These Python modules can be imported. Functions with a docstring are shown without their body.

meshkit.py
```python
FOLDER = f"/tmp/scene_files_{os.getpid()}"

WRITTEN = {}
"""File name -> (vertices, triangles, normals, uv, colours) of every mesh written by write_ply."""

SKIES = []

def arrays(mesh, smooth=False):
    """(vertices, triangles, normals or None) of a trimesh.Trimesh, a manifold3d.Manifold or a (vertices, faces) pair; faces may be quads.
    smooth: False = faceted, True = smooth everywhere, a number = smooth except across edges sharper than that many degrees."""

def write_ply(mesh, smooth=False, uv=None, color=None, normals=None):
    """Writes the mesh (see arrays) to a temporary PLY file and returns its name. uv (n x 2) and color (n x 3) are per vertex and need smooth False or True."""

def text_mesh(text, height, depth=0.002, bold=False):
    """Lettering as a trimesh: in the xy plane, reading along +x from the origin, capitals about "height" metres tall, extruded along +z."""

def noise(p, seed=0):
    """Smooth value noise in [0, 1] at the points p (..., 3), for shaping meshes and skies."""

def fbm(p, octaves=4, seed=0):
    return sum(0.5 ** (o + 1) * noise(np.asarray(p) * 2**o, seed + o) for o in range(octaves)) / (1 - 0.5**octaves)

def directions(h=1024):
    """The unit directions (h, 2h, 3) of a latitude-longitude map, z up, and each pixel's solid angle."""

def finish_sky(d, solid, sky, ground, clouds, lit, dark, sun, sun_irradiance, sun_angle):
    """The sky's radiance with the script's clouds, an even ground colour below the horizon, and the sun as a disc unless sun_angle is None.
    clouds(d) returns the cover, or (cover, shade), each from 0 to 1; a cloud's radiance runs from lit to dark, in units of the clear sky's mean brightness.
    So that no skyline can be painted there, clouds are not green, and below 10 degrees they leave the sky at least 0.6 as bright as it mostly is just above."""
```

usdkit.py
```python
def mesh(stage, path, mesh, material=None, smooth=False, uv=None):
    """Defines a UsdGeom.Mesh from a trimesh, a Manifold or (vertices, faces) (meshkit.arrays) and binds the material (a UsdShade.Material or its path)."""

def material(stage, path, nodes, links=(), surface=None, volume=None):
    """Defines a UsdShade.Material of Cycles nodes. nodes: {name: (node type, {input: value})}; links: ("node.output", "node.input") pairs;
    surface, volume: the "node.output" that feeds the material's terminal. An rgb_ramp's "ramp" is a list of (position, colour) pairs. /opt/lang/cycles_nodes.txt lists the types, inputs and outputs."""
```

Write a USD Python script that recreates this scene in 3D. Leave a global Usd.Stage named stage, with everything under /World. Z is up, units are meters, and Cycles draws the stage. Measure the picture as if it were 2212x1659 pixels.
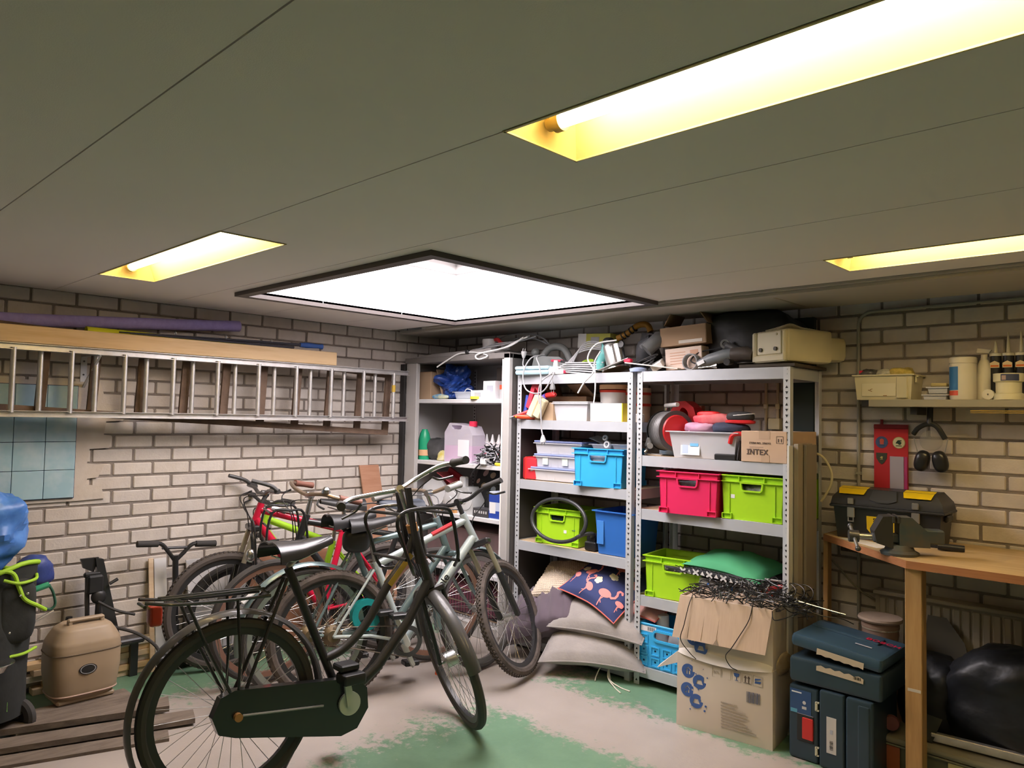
import math, random
import numpy as np, trimesh, usdkit, meshkit
from pxr import Usd, UsdGeom, UsdLux, UsdShade, Gf, Sdf
from scipy.spatial import ConvexHull
from shapely.geometry import Polygon, Point, LineString
from shapely import affinity
from shapely.ops import unary_union

stage = Usd.Stage.CreateInMemory()
UsdGeom.SetStageUpAxis(stage, 'Z'); UsdGeom.SetStageMetersPerUnit(stage, 1.0)
UsdGeom.Xform.Define(stage, '/World'); UsdGeom.Scope.Define(stage, '/World/Looks')
PI = math.pi
# ------------------------------------------------------------------ camera, sky, daylight, exposure
YAW, PITCH, ROLL, EYE = -0.7655, 0.0443, 0.0196, (0.0, 0.0, 1.51)
_f = np.array([math.sin(YAW)*math.cos(PITCH), math.cos(YAW)*math.cos(PITCH), math.sin(PITCH)])
_r = np.array([math.cos(YAW), -math.sin(YAW), 0.0]); _u = np.cross(_r, _f)
_r2 = _r*math.cos(ROLL)+_u*math.sin(ROLL); _u2 = -_r*math.sin(ROLL)+_u*math.cos(ROLL)
cam = UsdGeom.Camera.Define(stage, '/World/camera')
cam.AddTransformOp().Set(Gf.Matrix4d(*_r2, 0, *_u2, 0, *(-_f), 0, *EYE, 1))
cam.CreateHorizontalApertureAttr(36.0); cam.CreateVerticalApertureAttr(27.0)
cam.CreateFocalLengthAttr(36.0*1612/2212); cam.CreateFStopAttr(0.0); cam.CreateClippingRangeAttr(Gf.Vec2f(0.05, 200))
cam.CreateExposureAttr(0.35)
sky = UsdLux.DomeLight.Define(stage, '/World/sky')
sky.CreateColorAttr(Gf.Vec3f(0.86, 0.93, 1.0)); sky.CreateIntensityAttr(1.0)
day = UsdLux.RectLight.Define(stage, '/World/daylight')            # overcast daylight coming through the roof light
day.CreateWidthAttr(1.36); day.CreateHeightAttr(1.32); day.AddTranslateOp().Set(Gf.Vec3d(-3.025, 2.63, 2.52))
day.CreateColorAttr(Gf.Vec3f(1.0, 0.91, 0.93)); day.CreateIntensityAttr(12.5)
TUBE_STRENGTH, TUBE_COLOR = 27.0, (1.0, 0.78, 0.42)

# ------------------------------------------------------------------ helpers: materials
MATS = {}
def mat(name, c=(.5,.5,.5), rough=.5, metal=0.0, c2=None, scale=6.0, lo=.35, hi=.65, detail=4, stretch=None, bump=0.0, bscale=60.0,
        spec=None, trans=0.0, coat=0.0, sheen=0.0, pos=False, sss=0.0, alpha=1.0):
    if name in MATS: return MATS[name]
    pr = {"base_color": c, "roughness": rough, "metallic": metal}
    if spec is not None: pr["specular_ior_level"] = spec
    if trans: pr["transmission_weight"] = trans
    if coat: pr["coat_weight"] = coat
    if sheen: pr["sheen_weight"] = sheen
    if alpha < 1: pr["alpha"] = alpha
    nodes, links = {"p": ("principled_bsdf", pr)}, []
    src = None
    if c2 is not None or bump:
        nodes["tc"] = ("geometry", {}) if pos else ("texture_coordinate", {})
        src = "tc.position" if pos else "tc.object"
    if c2 is not None:
        v = src
        if stretch:
            nodes["mp"] = ("mapping", {"scale": stretch}); links.append((src, "mp.vector")); v = "mp.vector"
        nodes["n"] = ("noise_texture", {"scale": scale, "detail": detail, "roughness": .6})
        nodes["r"] = ("rgb_ramp", {"ramp": [(0, c), (lo, c), (hi, c2), (1, c2)]})
        links += [(v, "n.vector"), ("n.fac", "r.fac"), ("r.color", "p.base_color")]
    if bump:
        nodes["bn"] = ("noise_texture", {"scale": bscale, "detail": 3})
        nodes["b"] = ("bump", {"strength": 1.0, "distance": bump})
        links += [(src, "bn.vector"), ("bn.fac", "b.height"), ("b.normal", "p.normal")]
    MATS[name] = usdkit.material(stage, '/World/Looks/'+name, nodes, links, surface="p.BSDF")
    return MATS[name]
def emis(name, c, s):
    if name not in MATS:
        MATS[name] = usdkit.material(stage, '/World/Looks/'+name, {"e": ("emission", {"color": c, "strength": s})}, [], surface="e.emission")
    return MATS[name]
def clear(name, c=(.9,.92,.95), op=.25, rough=.12, frost=(.85,.87,.9)):
    """thin clear or milky plastic: light passes straight through, with a gloss and a milky share"""
    if name not in MATS:
        MATS[name] = usdkit.material(stage, '/World/Looks/'+name, {
            "t": ("transparent_bsdf", {"color": c}), "g": ("principled_bsdf", {"base_color": frost, "roughness": rough}),
            "m": ("mix_closure", {"fac": op})}, [("t.BSDF", "m.closure1"), ("g.BSDF", "m.closure2")], surface="m.closure")
    return MATS[name]

# ------------------------------------------------------------------ helpers: shapes (all return trimesh)
def tm(v, f): return trimesh.Trimesh(np.asarray(v, float), np.asarray(f, int), process=False)
def cat(*ms):
    ms = [m for q in ms for m in (q if isinstance(q, (list, tuple)) else [q])]
    off, V, F = 0, [], []
    for m in ms:
        V.append(np.asarray(m.vertices)); F.append(np.asarray(m.faces)+off); off += len(m.vertices)
    return tm(np.vstack(V), np.vstack(F))
def rotm(rx=0, ry=0, rz=0):
    cx, sx, cy, sy, cz, sz = (g(a) for a in (rx, ry, rz) for g in (math.cos, math.sin))
    return np.array([[cz,-sz,0],[sz,cz,0],[0,0,1]]) @ np.array([[cy,0,sy],[0,1,0],[-sy,0,cy]]) @ np.array([[1,0,0],[0,cx,-sx],[0,sx,cx]])
def xf(m, loc=(0,0,0), rot=(0,0,0), s=None):
    v = np.asarray(m.vertices)
    f = np.asarray(m.faces)
    if s is not None:
        v = v*np.asarray(s)
        if np.prod(np.broadcast_to(s, 3)) < 0: f = f[:, ::-1]
    return tm(v @ rotm(*rot).T + np.asarray(loc), f)
def hull(pts):
    pts = np.asarray(pts, float); h = ConvexHull(pts); idx = np.unique(h.simplices); re = -np.ones(len(pts), int); re[idx] = range(len(idx))
    v, f = pts[idx], re[h.simplices]; c = v.mean(0)
    n = np.cross(v[f[:,1]]-v[f[:,0]], v[f[:,2]]-v[f[:,0]]); flip = ((v[f].mean(1)-c)*n).sum(1) < 0
    f[flip] = f[flip][:, ::-1]
    return tm(v, f)
_SG = np.array([[a,b,c] for a in (-1,1) for b in (-1,1) for c in (-1,1)], float)
def _cb(h, b):
    h = np.asarray(h, float); out = []
    for s in _SG:
        for k in range(3):
            p = h-b; p[k] = h[k]; out.append(s*p)
    return np.array(out)
_CH = ConvexHull(_cb((1,1,1), .2)); _CF = _CH.simplices.copy()
_v = _cb((1,1,1), .2); _n = np.cross(_v[_CF[:,1]]-_v[_CF[:,0]], _v[_CF[:,2]]-_v[_CF[:,0]]); _fl = (_v[_CF].mean(1)*_n).sum(1) < 0; _CF[_fl] = _CF[_fl][:, ::-1]
_BF = np.array([[0,1,3],[0,3,2],[4,6,7],[4,7,5],[0,4,5],[0,5,1],[2,3,7],[2,7,6],[0,2,6],[0,6,4],[1,5,7],[1,7,3]])
def box(sx, sy, sz, c=(0,0,0), b=0.0):
    """box of full size sx,sy,sz centred on c, with chamfered edges b"""
    h = np.array([sx, sy, sz])/2
    b = min(b, .45*h.min()*2)
    v, f = (_SG*h, _BF) if b <= 0 else (_cb(h, b), _CF)
    return tm(v+np.asarray(c), f)
def bx(x0, x1, y0, y1, z0, z1, b=0.0): return box(x1-x0, y1-y0, z1-z0, ((x0+x1)/2, (y0+y1)/2, (z0+z1)/2), b)
def rbox(sx, sy, sz, r, c=(0,0,0), n=4):
    """box rounded by r: hull of the eight corner spheres"""
    h = np.array([sx, sy, sz])/2-r; p = []
    for i in range(n+1):
        for j in range(4*n):
            t, q = PI*i/n-PI/2, 2*PI*(j+.5)/(4*n); d = np.array([math.cos(t)*math.cos(q), math.cos(t)*math.sin(q), math.sin(t)])*r
            p += [s*h+d for s in _SG if (s*d >= -1e-9).all()]
    return xf(hull(np.unique(np.round(p, 7), axis=0)), c)
def tube(path, r, n=8, closed=False, cap=True):
    p = np.asarray(path, float); m = len(p); r = np.broadcast_to(r, (m,))
    if closed: t = np.roll(p, -1, 0)-np.roll(p, 1, 0)
    else: t = np.gradient(p, axis=0)
    t /= np.linalg.norm(t, axis=1, keepdims=True)+1e-12
    a = np.cross(t[0], [0,0,1.0] if abs(t[0][2]) < .9 else [1.0,0,0]); a /= np.linalg.norm(a); A = []
    for i in range(m):
        a = a-t[i]*(a@t[i]); a /= np.linalg.norm(a)+1e-12; A.append(a)
    A = np.array(A); B = np.cross(t, A); q = np.arange(n)*2*PI/n
    v = (p[:,None]+r[:,None,None]*(np.cos(q)[None,:,None]*A[:,None]+np.sin(q)[None,:,None]*B[:,None])).reshape(-1,3)
    i, j = np.meshgrid(np.arange(m if closed else m-1), np.arange(n), indexing='ij'); i2 = (i+1) % m; j2 = (j+1) % n
    f = np.concatenate([np.stack([i*n+j, i*n+j2, i2*n+j2], -1).reshape(-1,3), np.stack([i*n+j, i2*n+j2, i2*n+j], -1).reshape(-1,3)])
    if cap and not closed:
        v = np.vstack([v, p[:1], p[-1:]]); k = np.arange(n)
        f = np.vstack([f, np.stack([np.full(n, len(v)-2), (k+1)%n, k], 1), np.stack([np.full(n, len(v)-1), (m-1)*n+k, (m-1)*n+(k+1)%n], 1)])
    return tm(v, f)
def bar(a, b, r, n=8): return tube([a, b], r, n)
def curve(pts, k=6):
    """Catmull-Rom through the points"""
    p = np.asarray(pts, float); p = np.vstack([2*p[0]-p[1], p, 2*p[-1]-p[-2]]); out = []
    for i in range(1, len(p)-2):
        for t in np.arange(k)/k:
            out.append(.5*((2*p[i])+(-p[i-1]+p[i+1])*t+(2*p[i-1]-5*p[i]+4*p[i+1]-p[i+2])*t*t+(-p[i-1]+3*p[i]-3*p[i+1]+p[i+2])*t**3))
    return np.array(out+[p[-2]])
def arc(c, r, a0, a1, k=12, ax='xz'):
    q = np.radians(np.linspace(a0, a1, k)); u = np.cos(q)*r; w = np.sin(q)*r; z = np.zeros(k)
    o = {'xz': np.stack([u, z, w], 1), 'yz': np.stack([z, u, w], 1), 'xy': np.stack([u, w, z], 1)}[ax]
    return o+np.asarray(c)
def lathe(prof, n=20):
    """profile [(r, z), ...] turned about z; ends closed where r = 0"""
    prof = np.asarray(prof, float); m = len(prof); q = np.arange(n)*2*PI/n
    v = np.stack([prof[:,0,None]*np.cos(q), prof[:,0,None]*np.sin(q), np.repeat(prof[:,1,None], n, 1)], -1).reshape(-1,3)
    i, j = np.meshgrid(np.arange(m-1), np.arange(n), indexing='ij'); j2 = (j+1) % n
    f = np.concatenate([np.stack([i*n+j, i*n+j2, (i+1)*n+j2], -1).reshape(-1,3), np.stack([i*n+j, (i+1)*n+j2, (i+1)*n+j], -1).reshape(-1,3)])
    k = np.arange(n); add = []
    if prof[0,0] > 1e-6: v = np.vstack([v, [0,0,prof[0,1]]]); add.append(np.stack([np.full(n, len(v)-1), (k+1)%n, k], 1))
    if prof[-1,0] > 1e-6: v = np.vstack([v, [0,0,prof[-1,1]]]); add.append(np.stack([np.full(n, len(v)-1), (m-1)*n+k, (m-1)*n+(k+1)%n], 1))
    return tm(v, np.vstack([f]+add))
def cyl(r, h, c=(0,0,0), n=16, ax='z', r2=None):
    m = lathe([(r, -h/2), (r if r2 is None else r2, h/2)], n)
    return xf(m, c, {'z': (0,0,0), 'x': (0,PI/2,0), 'y': (-PI/2,0,0)}[ax])
def ring(r0, r1, h, n=32): return lathe_ring([(r0, -h/2), (r1, -h/2), (r1, h/2), (r0, h/2)], n)
def lathe_ring(prof, n=48):
    """closed profile turned about z"""
    prof = np.asarray(prof, float); m = len(prof); q = np.arange(n)*2*PI/n
    v = np.stack([prof[:,0,None]*np.cos(q), prof[:,0,None]*np.sin(q), np.repeat(prof[:,1,None], n, 1)], -1).reshape(-1,3)
    i, j = np.meshgrid(np.arange(m), np.arange(n), indexing='ij'); j2 = (j+1) % n; i2 = (i+1) % m
    f = np.concatenate([np.stack([i*n+j, i*n+j2, i2*n+j2], -1).reshape(-1,3), np.stack([i*n+j, i2*n+j2, i2*n+j], -1).reshape(-1,3)])
    return tm(v, f)
def extr(poly, h, z0=0.0):
    """polygon (points or shapely) in xy, extruded from z0 by h"""
    if not hasattr(poly, 'geom_type'): poly = Polygon(poly)
    gs = getattr(poly, 'geoms', [poly])
    return xf(cat([trimesh.creation.extrude_polygon(g, h, engine='earcut') for g in gs if g.area > 1e-9]), (0,0,z0))
def upright(m): return xf(m, rot=(PI/2,0,0))     # xy drawing stood up in xz, its extrusion running to -y
def grid(fn, nu, nv, th=0.0):
    """surface fn(u, v) -> xyz for u, v in 0..1; with thickness th a closed sheet"""
    u, v = np.meshgrid(np.linspace(0,1,nu), np.linspace(0,1,nv), indexing='ij')
    p = np.array([fn(a, b) for a, b in zip(u.ravel(), v.ravel())]) if not hasattr(fn, 'vec') else fn(u.ravel(), v.ravel())
    i, j = np.meshgrid(np.arange(nu-1), np.arange(nv-1), indexing='ij'); a = (i*nv+j).ravel(); b = a+nv; c = b+1; d = a+1
    f = np.concatenate([np.stack([a,b,c],1), np.stack([a,c,d],1)])
    if th <= 0: return tm(p, f)
    m = trimesh.Trimesh(p, f, process=False); n = np.asarray(m.vertex_normals); N = len(p)
    e = np.concatenate([np.arange(nv-1), (np.arange(nu-1))*nv+nv-1, (nu-1)*nv+np.arange(nv-1,0,-1), np.arange(nu-1,0,-1)*nv])
    e2 = np.roll(e, -1)
    side = np.concatenate([np.stack([e, e2, e2+N],1), np.stack([e, e2+N, e+N],1)])
    g = tm(np.vstack([p, p-n*th]), np.vstack([f, f[:, ::-1]+N, side[:, ::-1]]))
    return g
def blob(sx, sy, sz, c=(0,0,0), e=1.0, nu=16, nv=24, noise=0.0, nf=3.0, seed=0, flat=None):
    """superellipsoid (e < 1 boxier), optionally crumpled"""
    t = np.linspace(-PI/2, PI/2, nu)[:,None]; q = (np.arange(nv)*2*PI/nv)[None,:]
    pw = lambda x: np.sign(x)*np.abs(x)**e
    p = np.stack([pw(np.cos(t))*pw(np.cos(q))*sx/2, pw(np.cos(t))*pw(np.sin(q))*sy/2, pw(np.sin(t))*np.ones_like(q)*sz/2], -1).reshape(-1,3)
    if noise:
        w = meshkit.fbm(p*nf/np.array([1,1,1])+seed*7.3, 3, seed)-.5
        nn = p/np.maximum(np.linalg.norm(p, axis=1, keepdims=True), 1e-6); p = p+nn*w[:,None]*noise*2
        p.reshape(nu, nv, 3)[0] = p.reshape(nu, nv, 3)[0].mean(0); p.reshape(nu, nv, 3)[-1] = p.reshape(nu, nv, 3)[-1].mean(0)
    if flat is not None: p[:,2] = np.maximum(p[:,2], flat)
    i, j = np.meshgrid(np.arange(nu-1), np.arange(nv), indexing='ij'); j2 = (j+1) % nv
    f = np.concatenate([np.stack([i*nv+j, i*nv+j2, (i+1)*nv+j2], -1).reshape(-1,3), np.stack([i*nv+j, (i+1)*nv+j2, (i+1)*nv+j], -1).reshape(-1,3)])
    return tm(p+np.asarray(c), f)
def text(s, h, bold=False, depth=.0012): return meshkit.text_mesh(s, h, depth, bold)
def textw(s, w, h, bold=False, depth=.0012):
    """lettering squeezed to width w, stood up in xz and facing -y, from x = 0"""
    m = text(s, h, bold, depth); m = xf(m, (-m.bounds[0][0], 0, 0)); k = w/max(m.bounds[1][0], 1e-6)
    return xf(xf(m, s=(k,1,1)), rot=(PI/2,0,0))

# ------------------------------------------------------------------ helpers: things and parts
COUNT, TREE = {}, {}
def _path(parent, name):
    k = parent+'/'+name; i = COUNT.get(k, -1)+1; COUNT[k] = i
    return k if i == 0 else '%s_%03d' % (k, i)
def _data(prim, label=None, cat_=None, group=None, kind=None):
    for k, v in (('label', label), ('category', cat_), ('group', group), ('kind', kind)):
        if v: prim.SetCustomDataByKey(k, v)
def T(name, label, cat_, loc=(0,0,0), rz=0.0, group=None, rot=None, kind=None):
    """a thing: an Xform whose children are its parts (rz and rot in radians)"""
    p = _path('/World', name); x = UsdGeom.Xform.Define(stage, p)
    R = rotm(*rot) if rot is not None else rotm(0,0,rz); Rt = R.T
    x.AddTransformOp().Set(Gf.Matrix4d(*Rt[0], 0, *Rt[1], 0, *Rt[2], 0, *[float(q) for q in loc], 1))
    TREE[p] = (R, np.asarray(loc, float)); _data(x.GetPrim(), label, cat_, group, kind)
    return p
def P(parent, name, m, material, smooth=35, label=None, w=False, kind=None):
    """a part (or sub-part) of a thing; w: the mesh is given in world coordinates"""
    p = _path(parent, name); TREE[p] = TREE[parent]
    if w: R, l = TREE[parent]; m = tm((np.asarray(m.vertices)-l) @ R, m.faces)
    pr = usdkit.mesh(stage, p, m, material, smooth=smooth).GetPrim(); _data(pr, label, None, None, kind)
    return p
def M(name, label, cat_, m, material, smooth=35, group=None, kind=None):
    """a thing that is one mesh, given in world coordinates"""
    p = _path('/World', name); v = np.asarray(m.vertices); b0, b1 = v.min(0), v.max(0); o = np.array([(b0[0]+b1[0])/2, (b0[1]+b1[1])/2, b0[2]])
    g = usdkit.mesh(stage, p, tm(v-o, m.faces), material, smooth=smooth); g.AddTranslateOp().Set(Gf.Vec3d(*map(float, o)))
    TREE[p] = (np.eye(3), o); _data(g.GetPrim(), label, cat_, group, kind)
    return p
def S(name, m, material, smooth=False, kind='structure', parent=None):
    p = _path(parent or '/World', name); g = usdkit.mesh(stage, p, m, material, smooth=smooth)
    TREE[p] = (np.eye(3), np.zeros(3)); _data(g.GetPrim(), None, None, None, kind if not parent else None)
    return p
def dup(src, loc, rz=0.0, label=None, group=None, rot=None):
    """a copy of a thing with its parts: an instance under the next number"""
    prim = stage.GetPrimAtPath(src); was = prim.GetCustomData(); name = src.rsplit('/', 1)[1].rstrip('0123456789').rstrip('_')
    p = _path('/World', name); x = UsdGeom.Xform.Define(stage, p); x.GetPrim().GetReferences().AddInternalReference(src); x.GetPrim().SetInstanceable(True)
    Rt = (rotm(*rot) if rot is not None else rotm(0,0,rz)).T
    x.ClearXformOpOrder(); x.AddTransformOp().Set(Gf.Matrix4d(*Rt[0], 0, *Rt[1], 0, *Rt[2], 0, *[float(q) for q in loc], 1))
    _data(x.GetPrim(), label or was['label'], was['category'], group or was.get('group'))
    return p
# ------------------------------------------------------------------ the room: floor, walls, ceiling
rng = random.Random(5)
XL, YB, XR, YF, ZC = -4.62, 4.13, 1.7, -1.6, 2.15
def floor_mat():
    n = {"g": ("geometry", {}), "s": ("separate_xyz", {}), "no": ("noise_texture", {"scale": 3.2, "detail": 6, "roughness": .65}),
         "no2": ("noise_texture", {"scale": 22, "detail": 5, "roughness": .7}), "no3": ("noise_texture", {"scale": 1.6, "detail": 3}),
         "ya": ("math", {"math_type": "subtract", "value2": 3.06}), "yb": ("math", {"math_type": "absolute"}), "yc": ("math", {"math_type": "divide", "value2": .27}),
         "xa": ("math", {"math_type": "add", "value2": 3.42}), "xb": ("math", {"math_type": "absolute"}), "xc": ("math", {"math_type": "divide", "value2": .62}),
         "mi": ("math", {"math_type": "minimum"}), "na": ("math", {"math_type": "multiply_add", "value2": 1.3, "value3": -.65}),
         "nb": ("math", {"math_type": "multiply_add", "value2": 1.7, "value3": -.85}), "s1": ("math", {"math_type": "add"}), "s2": ("math", {"math_type": "add"}),
         "rm": ("rgb_ramp", {"ramp": [(0, (0,0,0)), (.42, (0,0,0)), (.56, (1,1,1)), (1, (1,1,1))]}), "hl": ("math", {"math_type": "multiply", "value2": .5}),
         "conc": ("rgb_ramp", {"ramp": [(0, (.30,.265,.23)), (.4, (.36,.315,.28)), (.65, (.42,.375,.345)), (1, (.45,.405,.375))]}),
         "grn": ("rgb_ramp", {"ramp": [(0, (.10,.19,.115)), (.5, (.145,.265,.165)), (1, (.20,.32,.21))]}),
         "mx": ("mix_color", {}), "p": ("principled_bsdf", {"roughness": .42}), "bu": ("bump", {"strength": 1.0, "distance": .0012})}
    l = [("g.position", "s.vector"), ("g.position", "no.vector"), ("g.position", "no2.vector"), ("g.position", "no3.vector"),
         ("s.y", "ya.value1"), ("ya.value", "yb.value1"), ("yb.value", "yc.value1"), ("s.x", "xa.value1"), ("xa.value", "xb.value1"), ("xb.value", "xc.value1"),
         ("yc.value", "mi.value1"), ("xc.value", "mi.value2"), ("no.fac", "na.value1"), ("no2.fac", "nb.value1"), ("mi.value", "s1.value1"), ("na.value", "s1.value2"),
         ("s1.value", "s2.value1"), ("nb.value", "s2.value2"), ("s2.value", "hl.value1"), ("hl.value", "rm.fac"), ("no3.fac", "conc.fac"), ("no.fac", "grn.fac"),
         ("rm.color", "mx.fac"), ("conc.color", "mx.a"), ("grn.color", "mx.b"), ("mx.result", "p.base_color"), ("no2.fac", "bu.height"), ("bu.normal", "p.normal")]
    return usdkit.material(stage, '/World/Looks/floor_paint', n, l, surface="p.BSDF")
S('floor', bx(XL-.3, XR+.3, YF-.3, YB+.3, -.12, 0), floor_mat())

m_mortar = mat('mortar', (.20,.17,.145), .95, c2=(.28,.24,.21), scale=9, pos=True, bump=.002, bscale=120)
m_brick = [mat('brick_%s' % k, c, .85, c2=c2, scale=14, pos=True, bump=.0012, bscale=90) for k, c, c2 in
           (('pale', (.60,.545,.49), (.66,.605,.55)), ('cream', (.56,.50,.44), (.62,.56,.50)), ('grey', (.54,.49,.445), (.60,.55,.50)))]
def brick_mesh(w, h, d): return box(w, d, h, (0, d/2, 0), .004)
def brick_wall(wall, rows, z0, course, module, first, far, t, visible, keep=300, mortar=.0125, h_gap=.0115, skip=()):
    """t(u, z): where a brick's face centre stands (world) and the turn of the wall; visible(u, z) ranks it (None: out of sight)"""
    items = []
    for k in range(rows):
        z = z0+k*course+course/2; u = first+(module/2 if k % 2 else 0)
        u -= math.ceil((u-far[0])/module)*module
        while u < far[1]:
            a, b = max(u, far[0]), min(u+module, far[1])
            if b-a > .03 and not any(s[0] < (a+b)/2 < s[1] and s[2] < z < s[3] for s in skip): items.append((a, b, z))
            u += module
    seen = sorted((i for i in items if visible((i[0]+i[1])/2, i[2])), key=lambda i: -visible((i[0]+i[1])/2, i[2]))
    near = set(seen[:keep]); rest = []
    for it in items:
        a, b, z = it
        w, h = b-a-mortar+rng.uniform(-.003,.003), course-h_gap+rng.uniform(-.002,.002)
        m = t(xf(box(w, .05, h, (0, .025+rng.uniform(-.0012,.0012), 0), rng.uniform(.003,.006)), rot=(0, rng.uniform(-.006,.006), 0)), (a+b)/2, z)
        if it in near: S('brick', m, rng.choice(m_brick), parent=wall)
        else: rest.append(m)
    groups = [[], [], []]
    for m in rest: groups[rng.randrange(3)].append(m)
    for g, mm in zip(groups, m_brick):
        if g:
            p = S('brick_rows', cat(g), mm, parent=wall); _data(stage.GetPrimAtPath(p), kind='stuff')
def infr(P3):
    d = np.asarray(P3)-np.asarray(EYE); z = d@_f
    if z < .1: return False
    x, y = 1106+1612*(d@_r2)/z, 829.5-1612*(d@_u2)/z
    return -60 < x < 2272 and -60 < y < 1719
wl = S('wall_left', bx(XL-.2, XL-.007, YF, YB+.2, 0, 2.5), m_mortar)
CL = .0793; ZL = .888-11*CL
brick_wall(wl, 28, ZL, CL, .2215, 1.185+.2215/2-.2215*12, (YF, YB), lambda m, u, z: xf(m, (XL, u, z), (0,0,PI/2)),
           lambda u, z: (1/np.linalg.norm(np.array([XL,u,z])-EYE) if infr((XL,u,z)) and z < 2.2 and u < 3.7 else 0))
wb = S('wall_back', bx(XL-.2, XR+.2, YB+.007, YB+.2, 0, 2.5), m_mortar)
CB = .0805; ZB = 2.009-24*CB
brick_wall(wb, 30, ZB, CB, .2198, -1.301+.2198/2-.2198*14, (XL, XR), lambda m, u, z: xf(m, (u, YB, z)),
           lambda u, z: ((10 if u > -1.7 else 0)+u+5 if infr((u,YB,z)) and u > -2.6 and z < 2.2 else 0))
m_plain = mat('plain_wall', (.50,.45,.40), .9)
S('wall_right', bx(XR, XR+.2, YF, YB+.2, 0, 2.5), m_plain)
S('wall_front', bx(XL-.2, XR+.2, YF-.2, YF, 0, 2.5), m_plain)
# smooth rendered patch round the tiled panel on the left wall
pg = np.array([(.2,1.00),(1.335,1.0),(1.48,1.005),(1.455,1.08),(1.375,1.085),(1.385,1.12),(1.44,1.125),(1.47,1.195),(1.38,1.205),(1.39,1.285),(1.49,1.29),(1.50,1.36),(1.46,1.365),(1.47,1.44),(1.56,1.445),(1.565,1.53),(1.44,1.545),(1.45,1.60),(1.43,1.66),(.2,1.66)])
S('plaster_patch', xf(extr(pg, .009), (XL+.0045,0,0), (PI/2,0,PI/2)), mat('plaster', (.62,.56,.49), .9, c2=(.56,.49,.42), scale=7, pos=True, bump=.0015, bscale=50), parent=wl)

# ceiling panels, with openings for the lamps and the roof light
m_ceil = mat('ceiling_board', (.87,.80,.77), .8, c2=(.89,.82,.79), scale=1.5, pos=True, bump=.0004, bscale=300)
LAMPS = [(-1.16, .12, 1.168, 1.422), (-3.85, -2.575, 1.168, 1.422), (-1.135, .145, 2.937, 3.205)]
SKY = (-3.815, -2.235, 1.86, 3.395)
ceil = S('ceiling', bx(XL-.2, XR+.2, YF-.2, YF, 2.15, 2.16), m_ceil)
seams = [YF, -.62, -.024, .572, 1.168, 1.764, 2.36, 2.937, 3.43]
holes = unary_union([Polygon([(a,c),(b,c),(b,d),(a,d)]) for a,b,c,d in LAMPS+[SKY]])
for k in range(len(seams)-1):
    a, b = seams[k]+.002, seams[k+1]-.002
    pl = Polygon([(XL+.025,a),(XR,a),(XR,b),(XL+.025,b)]).difference(holes)
    g = trimesh.util.concatenate([trimesh.creation.extrude_polygon(q, .016, engine='earcut') for q in getattr(pl, 'geoms', [pl])])
    S('panel', xf(g, (0,0,ZC)), m_ceil, parent=ceil)
m_trim = mat('trim_paint', (.46,.425,.385), .6)
S('trim_1', cat(bx(XL+.4, XR, 3.432, 3.452, ZC-.012, ZC+.01), bx(XL+.4, XR, 3.454, 3.52, ZC-.028, ZC+.0)), m_trim)
S('trim_2', cat(bx(XL+.02, -1.63, 3.522, 4.02, ZC-.02, ZC+.004, .003), bx(-1.622, XR, 3.522, 4.02, ZC-.02, ZC+.004, .003)), mat('coving_board', (.44,.41,.37), .7, c2=(.47,.44,.40), scale=2, pos=True))
S('roof', bx(XL-.2, XR+.2, YF-.2, YB+.2, 2.62, 2.7), mat('roof_dark', (.05,.045,.04), .9))

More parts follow.
